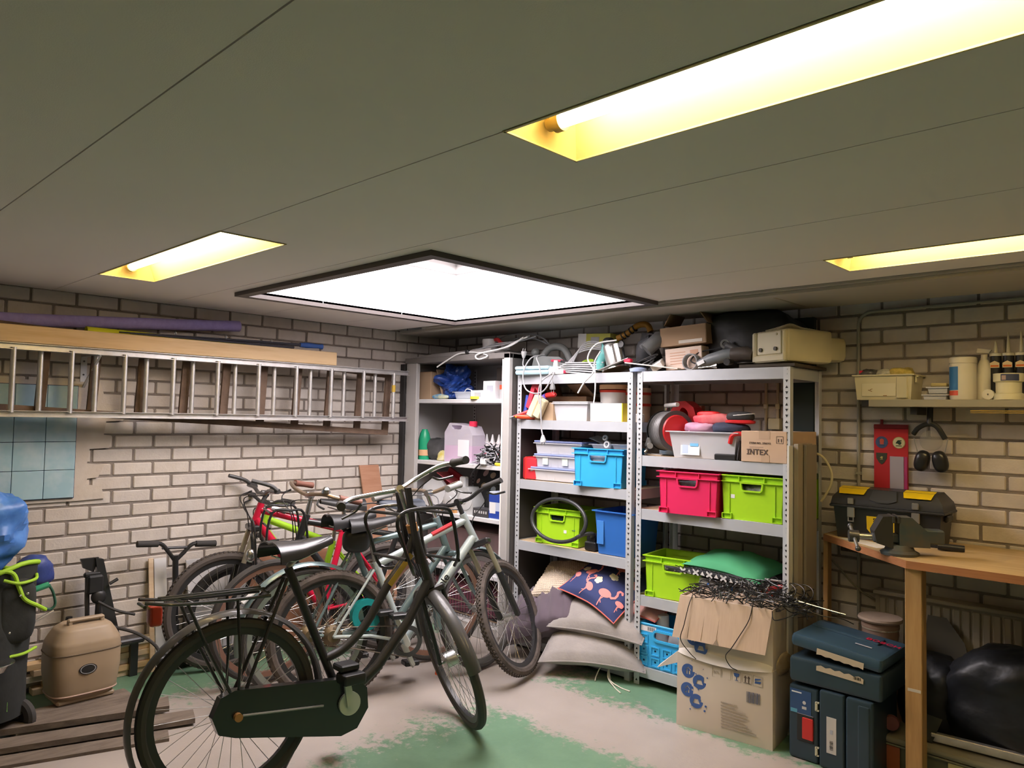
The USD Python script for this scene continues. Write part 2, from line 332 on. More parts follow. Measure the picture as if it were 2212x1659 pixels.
# roof light: white shaft, dark frame, opal dome
sk = S('window_1', cat(*[bx(*q) for q in ((SKY[0]-.02,SKY[0],SKY[2]-.02,SKY[3]+.02,2.14,2.56),(SKY[1],SKY[1]+.02,SKY[2]-.02,SKY[3]+.02,2.14,2.56),(SKY[0],SKY[1],SKY[2]-.02,SKY[2],2.14,2.56),(SKY[0],SKY[1],SKY[3],SKY[3]+.02,2.14,2.56))]), mat('shaft_white', (.88,.87,.88), .6))
m_fr = mat('frame_dark', (.075,.062,.058), .45)
fo, fi = (-3.845,-2.21,1.835,3.425), (-3.79,-2.26,1.888,3.372)
S('window_frame', cat(bx(fo[0],fo[1],fo[2],fi[2],2.128,2.15), bx(fo[0],fo[1],fi[3],fo[3],2.128,2.15), bx(fo[0],fi[0],fi[2],fi[3],2.128,2.15), bx(fi[1],fo[1],fi[2],fi[3],2.128,2.15)), m_fr, parent=sk)
S('dome_curb', cat(bx(-3.815,-2.235,1.86,1.91,2.478,2.55), bx(-3.815,-2.235,3.345,3.395,2.478,2.55), bx(-3.815,-3.765,1.91,3.345,2.478,2.55), bx(-2.285,-2.235,1.91,3.345,2.478,2.55)), mat('curb_grey', (.55,.53,.52), .5), parent=sk)
S('dome', bx(-3.8,-2.25,1.88,3.38,2.55,2.556), mat('opal', (.9,.9,.9), .3), parent=sk)

# recessed fluorescent lamps
m_refl = mat('reflector_cream', (.80,.66,.33), .45)
m_sock = mat('lamp_socket', (.42,.30,.09), .5)
m_tube = emis('tube_glow', TUBE_COLOR, TUBE_STRENGTH)
LN = ['long recessed fluorescent lamp trough in the ceiling nearest the camera', 'recessed fluorescent lamp trough in the ceiling above the ladder wall', 'recessed fluorescent lamp trough in the ceiling above the workbench']
for (a, b, c, d), lab in zip(LAMPS, LN):
    t = T('ceiling_lamp', lab, 'lamp', ((a+b)/2, (c+d)/2, ZC)); L, W, H, i = b-a, d-c, .105, .05
    def q(x0, y0, x1, y1): return None
    lo = [(-L/2,-W/2,0),(L/2,-W/2,0),(L/2,W/2,0),(-L/2,W/2,0)]; hi = [(-L/2+i*.7,-W/2+i,H),(L/2-i*.7,-W/2+i,H),(L/2-i*.7,W/2-i,H),(-L/2+i*.7,W/2-i,H)]
    V = np.array(lo+hi); ex = V*np.array([1.012,1.04,1])+np.array([0,0,.004])*(V[:,2:]>0)
    F = []
    for k in range(4):
        e = (k+1) % 4; F += [[k,k+4,e+4],[k,e+4,e],[k+8,e+12,k+12],[k+8,e+8,e+12],[k,e,e+8],[k,e+8,k+8]]
    F += [[4,7,6],[4,6,5],[12,13,14],[12,14,15]]
    P(t, 'reflector', tm(np.vstack([V, ex]), F), m_refl, smooth=False)
    P(t, 'rim', cat(*[box(L+.008 if k < 2 else .006, .006 if k < 2 else W+.008, .004, p) for k, p in enumerate([(0,-W/2,-.001),(0,W/2,-.001),(-L/2,0,-.001),(L/2,0,-.001)])]), m_refl)
    P(t, 'tube', cyl(.018, L-.13, (0,0,.048), 20, 'x'), m_tube)
    for s in (-1, 1): P(t, 'tube_socket', cat(cyl(.025, .022, (s*(L/2-.052),0,.048), 20, 'x'), box(.02, .036, .05, (s*(L/2-.036),0,.075), .004), cyl(.018, .03, (s*(L/2-.036),0,.048), 14, 'x')), m_sock)
# ------------------------------------------------------------------ left wall: ladders, boards, pool noodles, tiles
m_alu = mat('aluminium', (.72,.71,.70), .38, .75, c2=(.62,.60,.58), scale=20, pos=True)
m_galv = mat('galvanised', (.60,.62,.64), .4, .6)
m_pine = mat('pine', (.74,.52,.29), .6, c2=(.60,.38,.18), scale=3.0, lo=.45, hi=.8, stretch=(14,1,14), pos=True, bump=.0004, bscale=40)
m_oldwood = mat('weathered_wood', (.17,.11,.075), .85, c2=(.095,.06,.04), scale=4, stretch=(9,2,2), pos=True, bump=.001)
m_black = mat('black_plastic', (.018,.018,.019), .42)
m_blackm = mat('black_metal', (.022,.022,.023), .33, 0.0, coat=.25)
m_rubber = mat('rubber', (.045,.042,.040), .8)
m_white = mat('white_plastic', (.80,.80,.80), .4)
m_chrome = mat('chrome', (.75,.74,.72), .2, 1.0)
m_steel = mat('steel', (.55,.55,.54), .35, .9)
m_darkmetal = mat('dark_metal', (.10,.10,.10), .4, .6)

t = T('ladder', 'aluminium double ladder hung sideways on the left brick wall', 'ladder', (-4.40, 2.0, 1.46))
for X, y0, y1, off in ((-4.385, .35, 3.455, .957), (-4.432, .35, 3.40, 1.088)):
    for z in (1.4785, 1.818):
        prof = Polygon([(-.012,-.0165),(.012,-.0165),(.012,-.0135),(-.008,-.0135),(-.008,.0135),(.012,.0135),(.012,.0165),(-.012,.0165)])
        P(t, 'rail', xf(extr(prof, y1-y0), (X, y1, z), (PI/2,0,0)), m_alu, smooth=False, w=True)
    y = off-.2625*2
    while y < y1-.03:
        if y > y0: P(t, 'rung', bar((X,y,1.485), (X,y,1.812), .0135, 12), m_alu, w=True)
        y += .2625
P(t, 'rung_stain', xf(cyl(.0142, .05, n=12), (-4.385, .957+.2625*9, 1.70)), mat('yellow_paint', (.62,.40,.05), .6), w=True, label='yellow paint mark on the last rung')

t = T('ladder', 'old brown wooden ladder hanging behind the aluminium one', 'ladder', (-4.5, 2.2, 1.4))
A0, A1 = np.array([-4.475, .4, 1.535]), np.array([-4.475, 3.33, 1.378])
for dz in (0, .42):
    o = np.array([0,0,dz]); P(t, 'rail', cat(hull([A0+o+np.array(d) for d in [(-.02,0,-.02),(.02,0,-.02),(-.02,0,.02),(.02,0,.02)]]+[A1+o+np.array(d) for d in [(-.02,0,-.018),(.02,0,-.018),(-.02,0,.018),(.02,0,.018)]])), m_oldwood, w=True)
for k in range(12):
    y = .62+k*.246; z = 1.535-(y-.4)*.0536
    P(t, 'rung', hull([np.array([-4.475+dx, y+dy+s, z+h]) for dx in (-.009,.009) for dy in (-.024,.024) for h, s in ((-.012,-.01),(.43,.012))]), m_oldwood, w=True)

def bracket(y, lab):
    t = T('shelf_bracket', lab, 'bracket', (XL, y, 1.57))
    P(t, 'wall_plate', cat(bx(XL, XL+.004, y-.016, y+.016, 1.555, 1.83)), m_galv, w=True)
    for z in (1.575, 1.62, 1.70, 1.775): P(t, 'screw', cyl(.005, .004, (XL+.005, y, z), 8, 'x'), m_darkmetal, w=True)
    P(t, 'strut', hull([(XL+.004,y-.006,1.62),(XL+.004,y+.006,1.62),(XL+.004,y-.006,1.635),(-4.345,y-.006,1.795),(-4.345,y+.006,1.795),(-4.345,y,1.80),(XL+.004,y+.006,1.635)]), m_galv, w=True)
    P(t, 'arm', bx(XL, -4.34, y-.014, y+.014, 1.7985, 1.801), m_galv, w=True)
bracket(1.345, 'galvanised steel wall bracket with diagonal strut under the ladders')

M('timber_beam', 'long planed pine beam with knots lying on top of the aluminium ladder', 'plank', xf(bx(-4.415,-4.37,.3,2.825,1.8365,1.925,.003), (0,0,0)), m_pine)
for y in (1.085, 1.87, 2.52): pass
M('timber_beam', 'shorter pine board with a whitish end under the big pine beam', 'plank', bx(-4.50,-4.417,.3,2.76,1.8365,1.88,.003), mat('pine_pale', (.80,.64,.45), .6, c2=(.70,.50,.30), scale=3, stretch=(14,1,14), pos=True))
M('timber_beam', 'pine board at the wall side under the purple foam noodle', 'plank', bx(-4.59,-4.505,.3,2.4,1.8365,1.92,.003), m_pine)
m_foam = mat('foam_purple', (.33,.27,.62), .9, c2=(.38,.32,.68), scale=30, pos=True, bump=.001, bscale=200)
M('pool_noodle', 'purple foam pool noodle lying along the top of the stack by the left wall', 'pool noodle', tube(curve([(-4.53,.35,1.955),(-4.53,.9,1.962),(-4.53,1.5,2.0),(-4.53,2.2,2.052)], 8), .034, 20), m_foam)
M('pool_noodle', 'yellow foam pool noodle lying on the pine beam', 'pool noodle', tube(curve([(-4.455,1.30,1.925),(-4.455,1.8,1.918),(-4.455,2.2,1.912)], 6), .031, 20), mat('foam_yellow', (.62,.62,.02), .9, bump=.001, bscale=200))
t = T('fishing_rod', 'dark fishing rod with blue grip lying on the pine beam', 'fishing rod', (-4.385, 2.1, 1.925))
P(t, 'blank', tube([(-4.40,1.45,1.935),(-4.39,2.3,1.952),(-4.385,2.56,1.955)], [.004,.009,.011], 10), mat('rod_dark', (.035,.035,.05), .35), w=True)
P(t, 'grip', tube([(-4.385,2.55,1.955),(-4.385,2.60,1.957),(-4.385,2.66,1.957),(-4.385,2.69,1.957),(-4.385,2.715,1.957)], [.014,.019,.016,.014,.02], 14), mat('grip_blue', (.03,.10,.36), .6), w=True)
for y in (1.75, 2.05, 2.35): P(t, 'line_guide', xf(lathe_ring([(.009,-.002),(.012,-.002),(.012,.002),(.009,.002)], 14), (-4.392,y,1.948+.008+(y-1.7)*.01), (PI/2,0,0)), m_steel, w=True)
M('fishing_rod', 'thin black rod lying beside the blue-gripped one on the pine beam', 'fishing rod', tube([(-4.378,1.5,1.932),(-4.374,2.5,1.934)], [.004,.008], 8), mat('rod_dark'))

t = T('tile_panel', 'panel of pale blue marbled tiles on the left wall', 'tile panel', (XL, .85, 1.015))
TO = .010
P(t, 'backing', bx(XL+TO, XL+.022, .3, 1.318, 1.018, 1.636), mat('tile_grout', (.04,.06,.12), .8), w=True)
m_tile = [mat('tile_%d' % k, c, .22, c2=c2, scale=9, lo=.4, hi=.72, detail=7, pos=True) for k, (c, c2) in enumerate([((.36,.55,.63),(.52,.65,.71)), ((.33,.51,.60),(.50,.62,.70)), ((.38,.57,.65),(.48,.64,.71))])]
for i in range(7):
    for j in range(4):
        y1 = 1.314-i*.148; z0 = 1.022+j*.1533
        P(t, 'tile', box(.008, .1455, .1508, (XL+.026, y1-.0728, z0+.0755), .0015), m_tile[(i*2+j*3+i*j) % 3], w=True)

# things standing along the left wall
m_lime = mat('lime_trim', (.36,.62,.03), .6)
m_cloth = mat('black_cloth', (.016,.018,.017), .85, c2=(.03,.032,.03), scale=5, bump=.002, bscale=30)
t = T('golf_cart_bag', 'black cart bag with lime green piping standing by the left wall', 'bag', (-4.13, .84, 0))
def bagf(u, v):
    a = 2*PI*v; z = .10+.66*u; k = 1+.06*math.sin(3*a+4*u)+.03*math.sin(7*a)+.05*u
    return (-4.13+.15*k*math.cos(a), .85+.17*k*math.sin(a), z+(.03*math.sin(2*a)*u))
P(t, 'body', cat(grid(bagf, 14, 29), xf(lathe([(0,0),(.14,0)], 20), (-4.13,.85,.11))), m_cloth, w=True)
P(t, 'rim_piping', tube([bagf(1.0, a/32)+np.array([0,0,.004]) for a in range(32)], .011, 8, closed=True), m_lime, w=True, label='lime green edging')
P(t, 'flap_piping', tube(curve([(-3.99,.80,.77),(-3.975,.90,.765),(-3.97,.93,.70),(-3.965,.955,.64),(-3.975,1.01,.60),(-4.0,1.05,.57)], 6), .009, 8), m_lime, w=True, label='lime green edging')
P(t, 'hem_piping', tube(curve([(-3.985,.91,.385),(-4.0,.97,.385),(-4.05,1.03,.39)], 5), .007, 8), m_lime, w=True, label='lime green edging')
P(t, 'side_pocket', blob(.10,.16,.30,(-4.02,.93,.58), .5, 12, 20, .02, 6, 3), m_cloth, w=True)
P(t, 'pocket_piping', tube(curve([(-3.965,.87,.735),(-3.96,.93,.715),(-3.99,1.0,.72),(-4.05,1.02,.73)], 6), .007, 8), m_lime, w=True)
for p in [(-3.955,.845,.67),(-3.955,.935,.66),(-3.958,.965,.665),(-3.955,.90,.50)]: P(t, 'stud', xf(blob(.012,.012,.012), p), m_chrome, w=True)
for y in (.78, .985):
    P(t, 'wheel', xf(lathe_ring([(.04,-.02),(.068,-.02),(.08,-.01),(.08,.01),(.068,.02),(.04,.02)], 28), (-4.06,y,.08), (PI/2,0,.5)), m_rubber, w=True)
    P(t, 'wheel_hub', xf(lathe([(.0,-.012),(.042,-.016),(.042,.016),(0,.012)], 20), (-4.06,y,.08), (PI/2,0,.5)), m_black, w=True)
P(t, 'axle', cat(bar((-4.06,.78,.08),(-4.06,.985,.08),.008), bar((-4.06,.88,.08),(-4.13,.85,.14),.012)), m_black, w=True)
P(t, 'green_clip', cat(box(.012,.035,.012,(-3.99,.905,.21),.003), box(.012,.03,.05,(-3.985,.90,.165),.004)), mat('clip_green', (.22,.55,.08), .4), w=True)
m_tarp = mat('blue_tarp', (.05,.17,.55), .35, c2=(.10,.26,.66), scale=8, bump=.006, bscale=9)
M('plastic_bag', 'crumpled bright blue tarpaulin bag on top of the black cart bag', 'bag', blob(.30,.34,.40,(-4.10,.80,.955), .85, 30, 40, .06, 9, 4), m_tarp, smooth=25)
M('plastic_bag', 'dark blue bag end poking out behind the black cart bag', 'bag', blob(.16,.16,.18,(-4.24,1.06,.70), .9, 14, 20, .04, 12, 8), mat('navy_bag', (.035,.06,.24), .5, bump=.003, bscale=20))
t = T('litter_picker', 'green-handled grabber with grey shaft beside the cart bag', 'grabber', (-4.1, 1.1, .5))
P(t, 'grip', tube([(-4.06,1.01,.655),(-4.06,1.075,.672)], .014, 10), mat('grip_green', (.03,.30,.16), .45), w=True)
P(t, 'trigger_guard', tube(curve([(-4.06,1.075,.672),(-4.06,1.095,.63),(-4.06,1.105,.575),(-4.06,1.085,.555),(-4.06,1.05,.57)], 5), .006, 8), mat('guard_green', (.02,.10,.06), .5), w=True)
P(t, 'shaft', tube([(-4.06,1.10,.545),(-4.06,.99,.49),(-4.08,.93,.42)], .007, 8), m_alu, w=True)
t = T('bowl', 'small shiny steel pan on the near side of the cart bag', 'pan', (-3.93, .845, .35))
P(t, 'pan', xf(lathe([(.0,.0),(.04,.0),(.055,.03),(.075,.036),(.075,.04),(.05,.036),(.0,.012)], 24), (-3.93,.845,.345)), m_chrome, w=True)
P(t, 'hook', tube([(-3.93,.845,.345),(-3.985,.85,.33)], .006, 6), m_black, w=True)

m_beige = mat('beige_plastic', (.36,.27,.175), .5, c2=(.33,.245,.16), scale=3)
t = T('cool_box', 'brown beige moulded plastic cool box with top handle on the floor', 'cool box', (-4.29, 1.30, .034), .02)
def boxf(u, v):
    a = 2*PI*v; z = u; pw = lambda x, e: math.copysign(abs(x)**e, x)
    prof = [(.78,0),(.92,.03),(1.0,.14),(1.0,.25),(.97,.285),(.86,.32),(.74,.352),(.55,.372),(.0,.378)]
    i = min(int(u*8), 7); f = u*8-i; k = prof[i][0]*(1-f)+prof[i+1][0]*f; z = prof[i][1]*(1-f)+prof[i+1][1]*f
    return (.13*k*pw(math.cos(a), .55), .168*k*pw(math.sin(a), .5), .02+z*.97)
P(t, 'body', cat(grid(boxf, 33, 49), box(.2,.27,.03,(0,0,.015),.01)), m_beige)
P(t, 'lid_seam', tube([np.array(boxf(.36, a/48))*np.array([1.008,1.008,1]) for a in range(48)], .0028, 6, closed=True), mat('seam_brown', (.12,.085,.05), .7))
P(t, 'base_band', tube([np.array(boxf(.11, a/48))*np.array([1.01,1.01,1]) for a in range(48)], .005, 6, closed=True), mat('band_pink', (.45,.31,.24), .6))
P(t, 'handle', cat(box(.035,.17,.016,(.04,.0,.402),.006), box(.03,.02,.03,(.04,-.075,.385),.004), box(.03,.02,.03,(.04,.075,.385),.004)), m_beige)
P(t, 'handle_recess', box(.034,.125,.006,(.05,.0,.378),.002), mat('recess_dark', (.03,.022,.015), .8))
P(t, 'badge', xf(lathe([(0,-.002),(.024,-.002),(.026,.002),(.0,.003)], 24), (.131,-.01,.17), (0,PI/2,0), (1,1.6,1)), m_black, label='black oval badge')
P(t, 'badge_ring', xf(lathe_ring([(.020,-.0005),(.0225,-.0005),(.0225,.0012),(.020,.0012)], 24), (.1335,-.01,.17), (0,PI/2,0), (1,1.6,1)), mat('letter_silver', (.35,.35,.35), .4))
t = T('bike_carrier', 'black steel tow bar bicycle carrier folded against the left wall', 'bike carrier', (-4.5, 1.45, 0))
P(t, 'upright', hull([(-4.50,1.40,.70),(-4.46,1.40,.70),(-4.50,1.44,.69),(-4.46,1.44,.69),(-4.50,1.475,.24),(-4.46,1.475,.24),(-4.50,1.545,.24),(-4.46,1.545,.24)]), m_blackm, w=True)
P(t, 'hook_arm', cat(hull([(-4.49,1.33,.70),(-4.47,1.33,.70),(-4.49,1.42,.70),(-4.47,1.42,.70),(-4.49,1.345,.65),(-4.47,1.345,.65),(-4.48,1.40,.62)]), box(.03,.085,.03,(-4.47,1.39,.61),.008)), m_black, w=True)
P(t, 'post', cat(bar((-4.47,1.375,.34),(-4.47,1.365,.61),.012), bar((-4.47,1.425,.33),(-4.47,1.43,.60),.016)), m_blackm, w=True)
P(t, 'clamp', cat(box(.05,.08,.10,(-4.46,1.40,.56),.01), xf(blob(.06,.09,.09,noise=.01), (-4.45,1.42,.49))), m_black, w=True)
P(t, 'brace', hull([(-4.47,1.36,.35),(-4.44,1.36,.35),(-4.47,1.38,.33),(-4.47,1.54,.22),(-4.44,1.54,.22),(-4.44,1.50,.22),(-4.44,1.42,.36)]), m_blackm, w=True)
P(t, 'strap', tube(curve([(-4.43,1.41,.47),(-4.42,1.50,.41),(-4.42,1.60,.37)], 5), .008, 6), m_rubber, w=True)
P(t, 'lever', bar((-4.44,1.47,.555),(-4.44,1.51,.575),.009), m_black, w=True)
P(t, 'base', cat(box(.10,.34,.03,(-4.49,1.50,.215),.008), box(.04,.04,.2,(-4.53,1.36,.10)), box(.04,.04,.2,(-4.53,1.64,.10))), m_blackm, w=True)
P(t, 'cable', tube(curve([(-4.42,1.47,.33),(-4.33,1.58,.29),(-4.27,1.66,.22),(-4.25,1.68,.16)], 6), .009, 8), m_rubber, w=True)
P(t, 'cable_plug', cat(cyl(.028,.05,(-4.25,1.69,.14),14,'y'), bar((-4.25,1.70,.14),(-4.25,1.78,.15),.02,12)), m_black, w=True)
P(t, 'cone_foot', xf(lathe([(.026,0),(.016,.09),(0,.092)], 14), (-4.52,1.30,.30)), m_black, w=True)
for k, (z, dx, y0, y1) in enumerate(((.0,0,1.15,1.83),(.033,.012,1.2,1.80),(.066,-.008,1.1,1.84),(.099,.006,1.15,1.82),(.132,0,1.12,1.78),(.165,.01,1.2,1.83))):
    M('wood_batten', 'pale wooden batten, number %s from the floor in the low stack by the left wall' % ('one','two','three','four','five','six')[k], 'batten', bx(-4.612+dx,-4.545+dx,y0,y1,z,z+.0325,.002), [mat('pine_pale'), m_pine, mat('batten_white', (.66,.60,.52), .7)][k % 3], group='battens stacked by the left wall')
t = T('kick_scooter', 'black trick scooter standing against the left wall', 'scooter', (-4.46, 1.85, 0))
P(t, 'handlebar', cat(tube(curve([(-4.47,1.665,.745),(-4.47,1.745,.738),(-4.475,1.80,.675),(-4.48,1.83,.635)], 5), .012, 10), tube(curve([(-4.47,2.03,.712),(-4.47,1.935,.718),(-4.475,1.88,.67),(-4.48,1.845,.635)], 5), .012, 10), bar((-4.472,1.755,.712),(-4.472,1.915,.70),.008)), m_blackm, w=True)
P(t, 'grip', bar((-4.47,1.615,.750),(-4.47,1.73,.740),.0185,14), m_rubber, w=True)
P(t, 'grip', bar((-4.47,1.95,.716),(-4.47,2.07,.706),.0185,14), m_rubber, w=True)
P(t, 'stem', bar((-4.48,1.836,.66),(-4.475,1.852,.12),.017,14), m_blackm, w=True)
P(t, 'clamp', bar((-4.478,1.847,.28),(-4.477,1.85,.20),.023,14), m_darkmetal, w=True)
P(t, 'fork', cat(bar((-4.495,1.853,.14),(-4.495,1.855,.05),.009), bar((-4.455,1.853,.14),(-4.455,1.855,.05),.009), box(.055,.03,.02,(-4.475,1.853,.14),.004)), m_blackm, w=True)
P(t, 'wheel', xf(lathe_ring([(.015,-.012),(.045,-.012),(.052,-.006),(.052,.006),(.045,.012),(.015,.012)], 24), (-4.475,1.855,.052), (0,PI/2,0)), m_rubber, w=True)
P(t, 'deck', hull([(-4.54,1.87,.055),(-4.41,1.87,.055),(-4.54,1.87,.075),(-4.41,1.87,.075),(-4.54,2.3,.055),(-4.41,2.3,.055),(-4.54,2.3,.075),(-4.41,2.3,.075)]), m_blackm, w=True)
P(t, 'wheel', xf(lathe_ring([(.015,-.012),(.045,-.012),(.052,-.006),(.052,.006),(.045,.012),(.015,.012)], 24), (-4.475,2.33,.052), (0,PI/2,0)), m_rubber, w=True)
def lean(name, lab, cat_, y0, y1, h, x_foot, th, m, dy=0.0, x_top=None):
    a = XL+.012 if x_top is None else x_top
    M(name, lab, cat_, hull([(x, y+(dy if z > 0 else 0), z) for y in (y0,y1) for x, z in ((x_foot,0),(x_foot-th,0),(a+th*.7,h),(a,h))]), m)
lean('board', 'narrow white painted board leaning on the left wall behind the scooter', 'board', 1.76, 1.83, .63, -4.50, .018, mat('white_paint', (.74,.73,.72), .5, c2=(.68,.66,.63), scale=4, pos=True), -.0)
lean('board', 'thin bare wooden strip leaning beside the narrow white board', 'board', 1.73, 1.756, .635, -4.505, .015, mat('pine_pale'))
lean('board', 'white melamine sheet leaning on the left wall behind the bikes', 'board', 1.95, 2.32, .60, -4.45, .016, mat('melamine', (.66,.65,.66), .4))
lean('board', 'reddish brown plywood sheet leaning on the left wall behind the bikes', 'board', 2.335, 2.95, .56, -4.47, .012, mat('plywood_red', (.42,.20,.115), .6, c2=(.36,.165,.09), scale=6, pos=True, stretch=(1,1,8)))
lean('board', 'reddish plywood offcut leaning high in the corner by the cabinet', 'board', 3.33, 3.50, 1.135, -4.46, .014, mat('plywood_pink', (.50,.27,.17), .6, c2=(.44,.22,.13), scale=6, pos=True, stretch=(1,1,8)), -.14)
# dark planks lying on the floor at the left
m_plank = mat('old_plank', (.125,.095,.072), .8, c2=(.20,.16,.125), scale=5, stretch=(8,1.2,8), pos=True, bump=.0015)
def plank(lab, a, b, w, z0, th, m=m_plank):
    a, b = np.array(a), np.array(b); d = (b-a)/np.linalg.norm(b-a); n = np.array([d[1],-d[0]])*w
    M('floor_plank', lab, 'plank', hull([(q[0],q[1],z) for q in (a,b,a+n,b+n) for z in (z0,z0+th)]), m)
plank('dark weathered plank on the floor, the rearmost of three beside the cart bag', (-4.36,.27), (-3.90,1.59), .135, .035, .028)
plank('dark weathered plank on the floor, the middle one of three, ending at the bicycle wheel', (-4.14,.37), (-3.72,1.64), .12, .012, .024)
plank('dark weathered plank on the floor, the nearest of three', (-3.98,.40), (-3.62,1.48), .11, .0, .014)
M('floor_plank', 'short dark sheet under the rearmost floor plank', 'plank', bx(-4.25,-3.98,.95,1.5,0,.034), m_plank)
# ------------------------------------------------------------------ cabinet and two steel shelving units along the back wall
m_cab = mat('cabinet_grey', (.50,.485,.47), .45, c2=(.46,.445,.43), scale=2, pos=True)
m_cabin = mat('cabinet_inside', (.60,.59,.585), .5)
m_chip = mat('chipboard', (.56,.42,.27), .8, c2=(.46,.33,.20), scale=60, pos=True)
t = T('steel_cabinet', 'tall grey steel cabinet with open front in the room corner', 'cabinet', (-4.0, 3.83, 0))
CX0, CX1, CY0, CY1 = -4.585, -3.462, 3.575, 4.06
P(t, 'side_panel', bx(CX0, CX0+.012, CY0+.04, CY1, .02, 1.93), m_cabin, w=True)
P(t, 'side_panel', bx(CX1-.012, CX1-.004, CY0+.04, CY1, .02, 1.93), m_cabin, w=True)
P(t, 'outer_skin', bx(CX1-.004, CX1, CY0+.036, CY1, .0, 1.935), mat('cabinet_skin', (.075,.068,.064), .6), w=True)
P(t, 'back_panel', bx(CX0, CX1, CY1, CY1+.008, .02, 1.93), mat('cabinet_back', (.42,.40,.39), .6), w=True)
P(t, 'top_panel', bx(CX0, CX1, CY0, CY1, 1.905, 1.945, .003), mat('cabinet_top', (.20,.185,.175), .6), w=True)
P(t, 'base_panel', bx(CX0, CX1, CY0+.01, CY1, .0, .09, .003), m_cab, w=True)
P(t, 'stile', bx(CX0+.02, CX0+.145, CY0, CY0+.035, .05, 1.905, .004), m_cab, w=True)
P(t, 'stile', bx(CX1-.055, CX1, CY0, CY0+.035, .05, 1.94, .004), m_cab, w=True)
P(t, 'stile_edge', bx(CX1-.068, CX1-.056, CY0-.002, CY0+.03, .05, 1.90, .002), mat('stile_white', (.80,.78,.76), .4), w=True)
for z in (1.632, 1.174, .812, .43): P(t, 'shelf', bx(CX0+.03, CX1-.07, CY0+.03, CY1-.005, z-.03, z, .003), mat('shelf_white', (.70,.70,.71), .45), w=True)
for x in (-4.30, CX1-.015):
    sl = P(t, 'shelf_rail', bx(x-.012, x+.012, CY1-.006, CY1-.001, .15, 1.88), m_cabin, w=True)
    P(sl, 'slots', cat([bx(x-.004, x+.004, CY1-.0075, CY1-.006, z, z+.012) for z in np.arange(.2, 1.86, .025)]), m_black, kind='stuff', w=True)
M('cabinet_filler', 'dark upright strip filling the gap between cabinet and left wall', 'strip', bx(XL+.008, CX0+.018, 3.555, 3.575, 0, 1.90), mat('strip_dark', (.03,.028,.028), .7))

m_post = mat('post_grey', (.60,.62,.645), .45, .25)
m_beam = mat('beam_grey', (.52,.545,.58), .45, .2, c2=(.47,.49,.52), scale=3, pos=True)
m_hole = mat('punched_dark', (.03,.03,.03), .8)
def shelving(x0, x1, levels, lab):
    y0, y1, H = 3.648, 4.048, 1.79
    t = T('shelving_unit', lab, 'shelving unit', ((x0+x1)/2, (y0+y1)/2, 0))
    for sx, X in ((1, x0), (-1, x1)):
        for sy, Y in ((1, y0), (-1, y1)):
            L = Polygon([(0,0),(.036,0),(.036,.0022),(.0022,.0022),(.0022,.036),(0,.036)])
            m = extr(affinity.scale(L, sx, sy, origin=(0,0)), H)
            u = P(t, 'upright', xf(m, (X, Y, 0)), m_post, smooth=False, w=True)
            if sy > 0:
                h = []
                for k in range(int(H/.0875)):
                    for j, up in enumerate((1, 0, 0)):
                        z = .02+k*.0875+j*.029
                        if any(-.005 < l-z < .075 for l in levels): continue
                        cx = X+sx*.018; q = .0068
                        pts = [(cx-q,z),(cx+q,z),(cx,z+q*1.9)] if up else [(cx-q,z+q*1.9),(cx+q,z+q*1.9),(cx,z)]
                        h.append(xf(upright(extr(pts, .0012)), (0, Y-.0001, 0)))
                P(u, 'punched_holes', cat(h), m_hole, smooth=False, kind='stuff', w=True)
                P(u, 'rivets', cat([cyl(.004, .002, (X+sx*.018, Y-.001, l-d), 8, 'y') for l in levels for d in (.012, .035)]), m_galv, kind='stuff', w=True)
    for l in levels:
        C = Polygon([(0,0),(.02,0),(.02,.003),(.0025,.003),(.0025,.05),(.028,.05),(.028,.053),(.012,.053),(.012,.060),(0,.060)])
        b = xf(extr(C, x1-x0-.008), rot=(PI/2,0,PI/2))                       # x of the drawing -> y, y -> z, extrusion -> x
        P(t, 'beam', xf(b, (x0+.004, y0+.003, l-.06)), m_beam, smooth=False, w=True)
        P(t, 'beam', xf(xf(b, s=(1,-1,1)), (x0+.004, y1-.003, l-.06)), m_beam, smooth=False, w=True)
        for X in (x0+.004, x1-.006): P(t, 'side_beam', bx(X, X+.002, y0+.01, y1-.01, l-.06, l), m_beam, w=True)
        P(t, 'shelf_board', bx(x0+.008, x1-.008, y0+.014, y1-.014, l-.011, l-.003), m_chip, w=True)
    return t
LL, RL = (1.79, 1.494, 1.097, .694, .075), (1.79, 1.303, .997, .506, .105)
shelving(-3.452, -2.522, LL, 'left grey steel shelving unit, the one with the cushions on its bottom shelf')
shelving(-2.49, -1.578, RL, 'right grey steel shelving unit, the one behind the tall cardboard box')

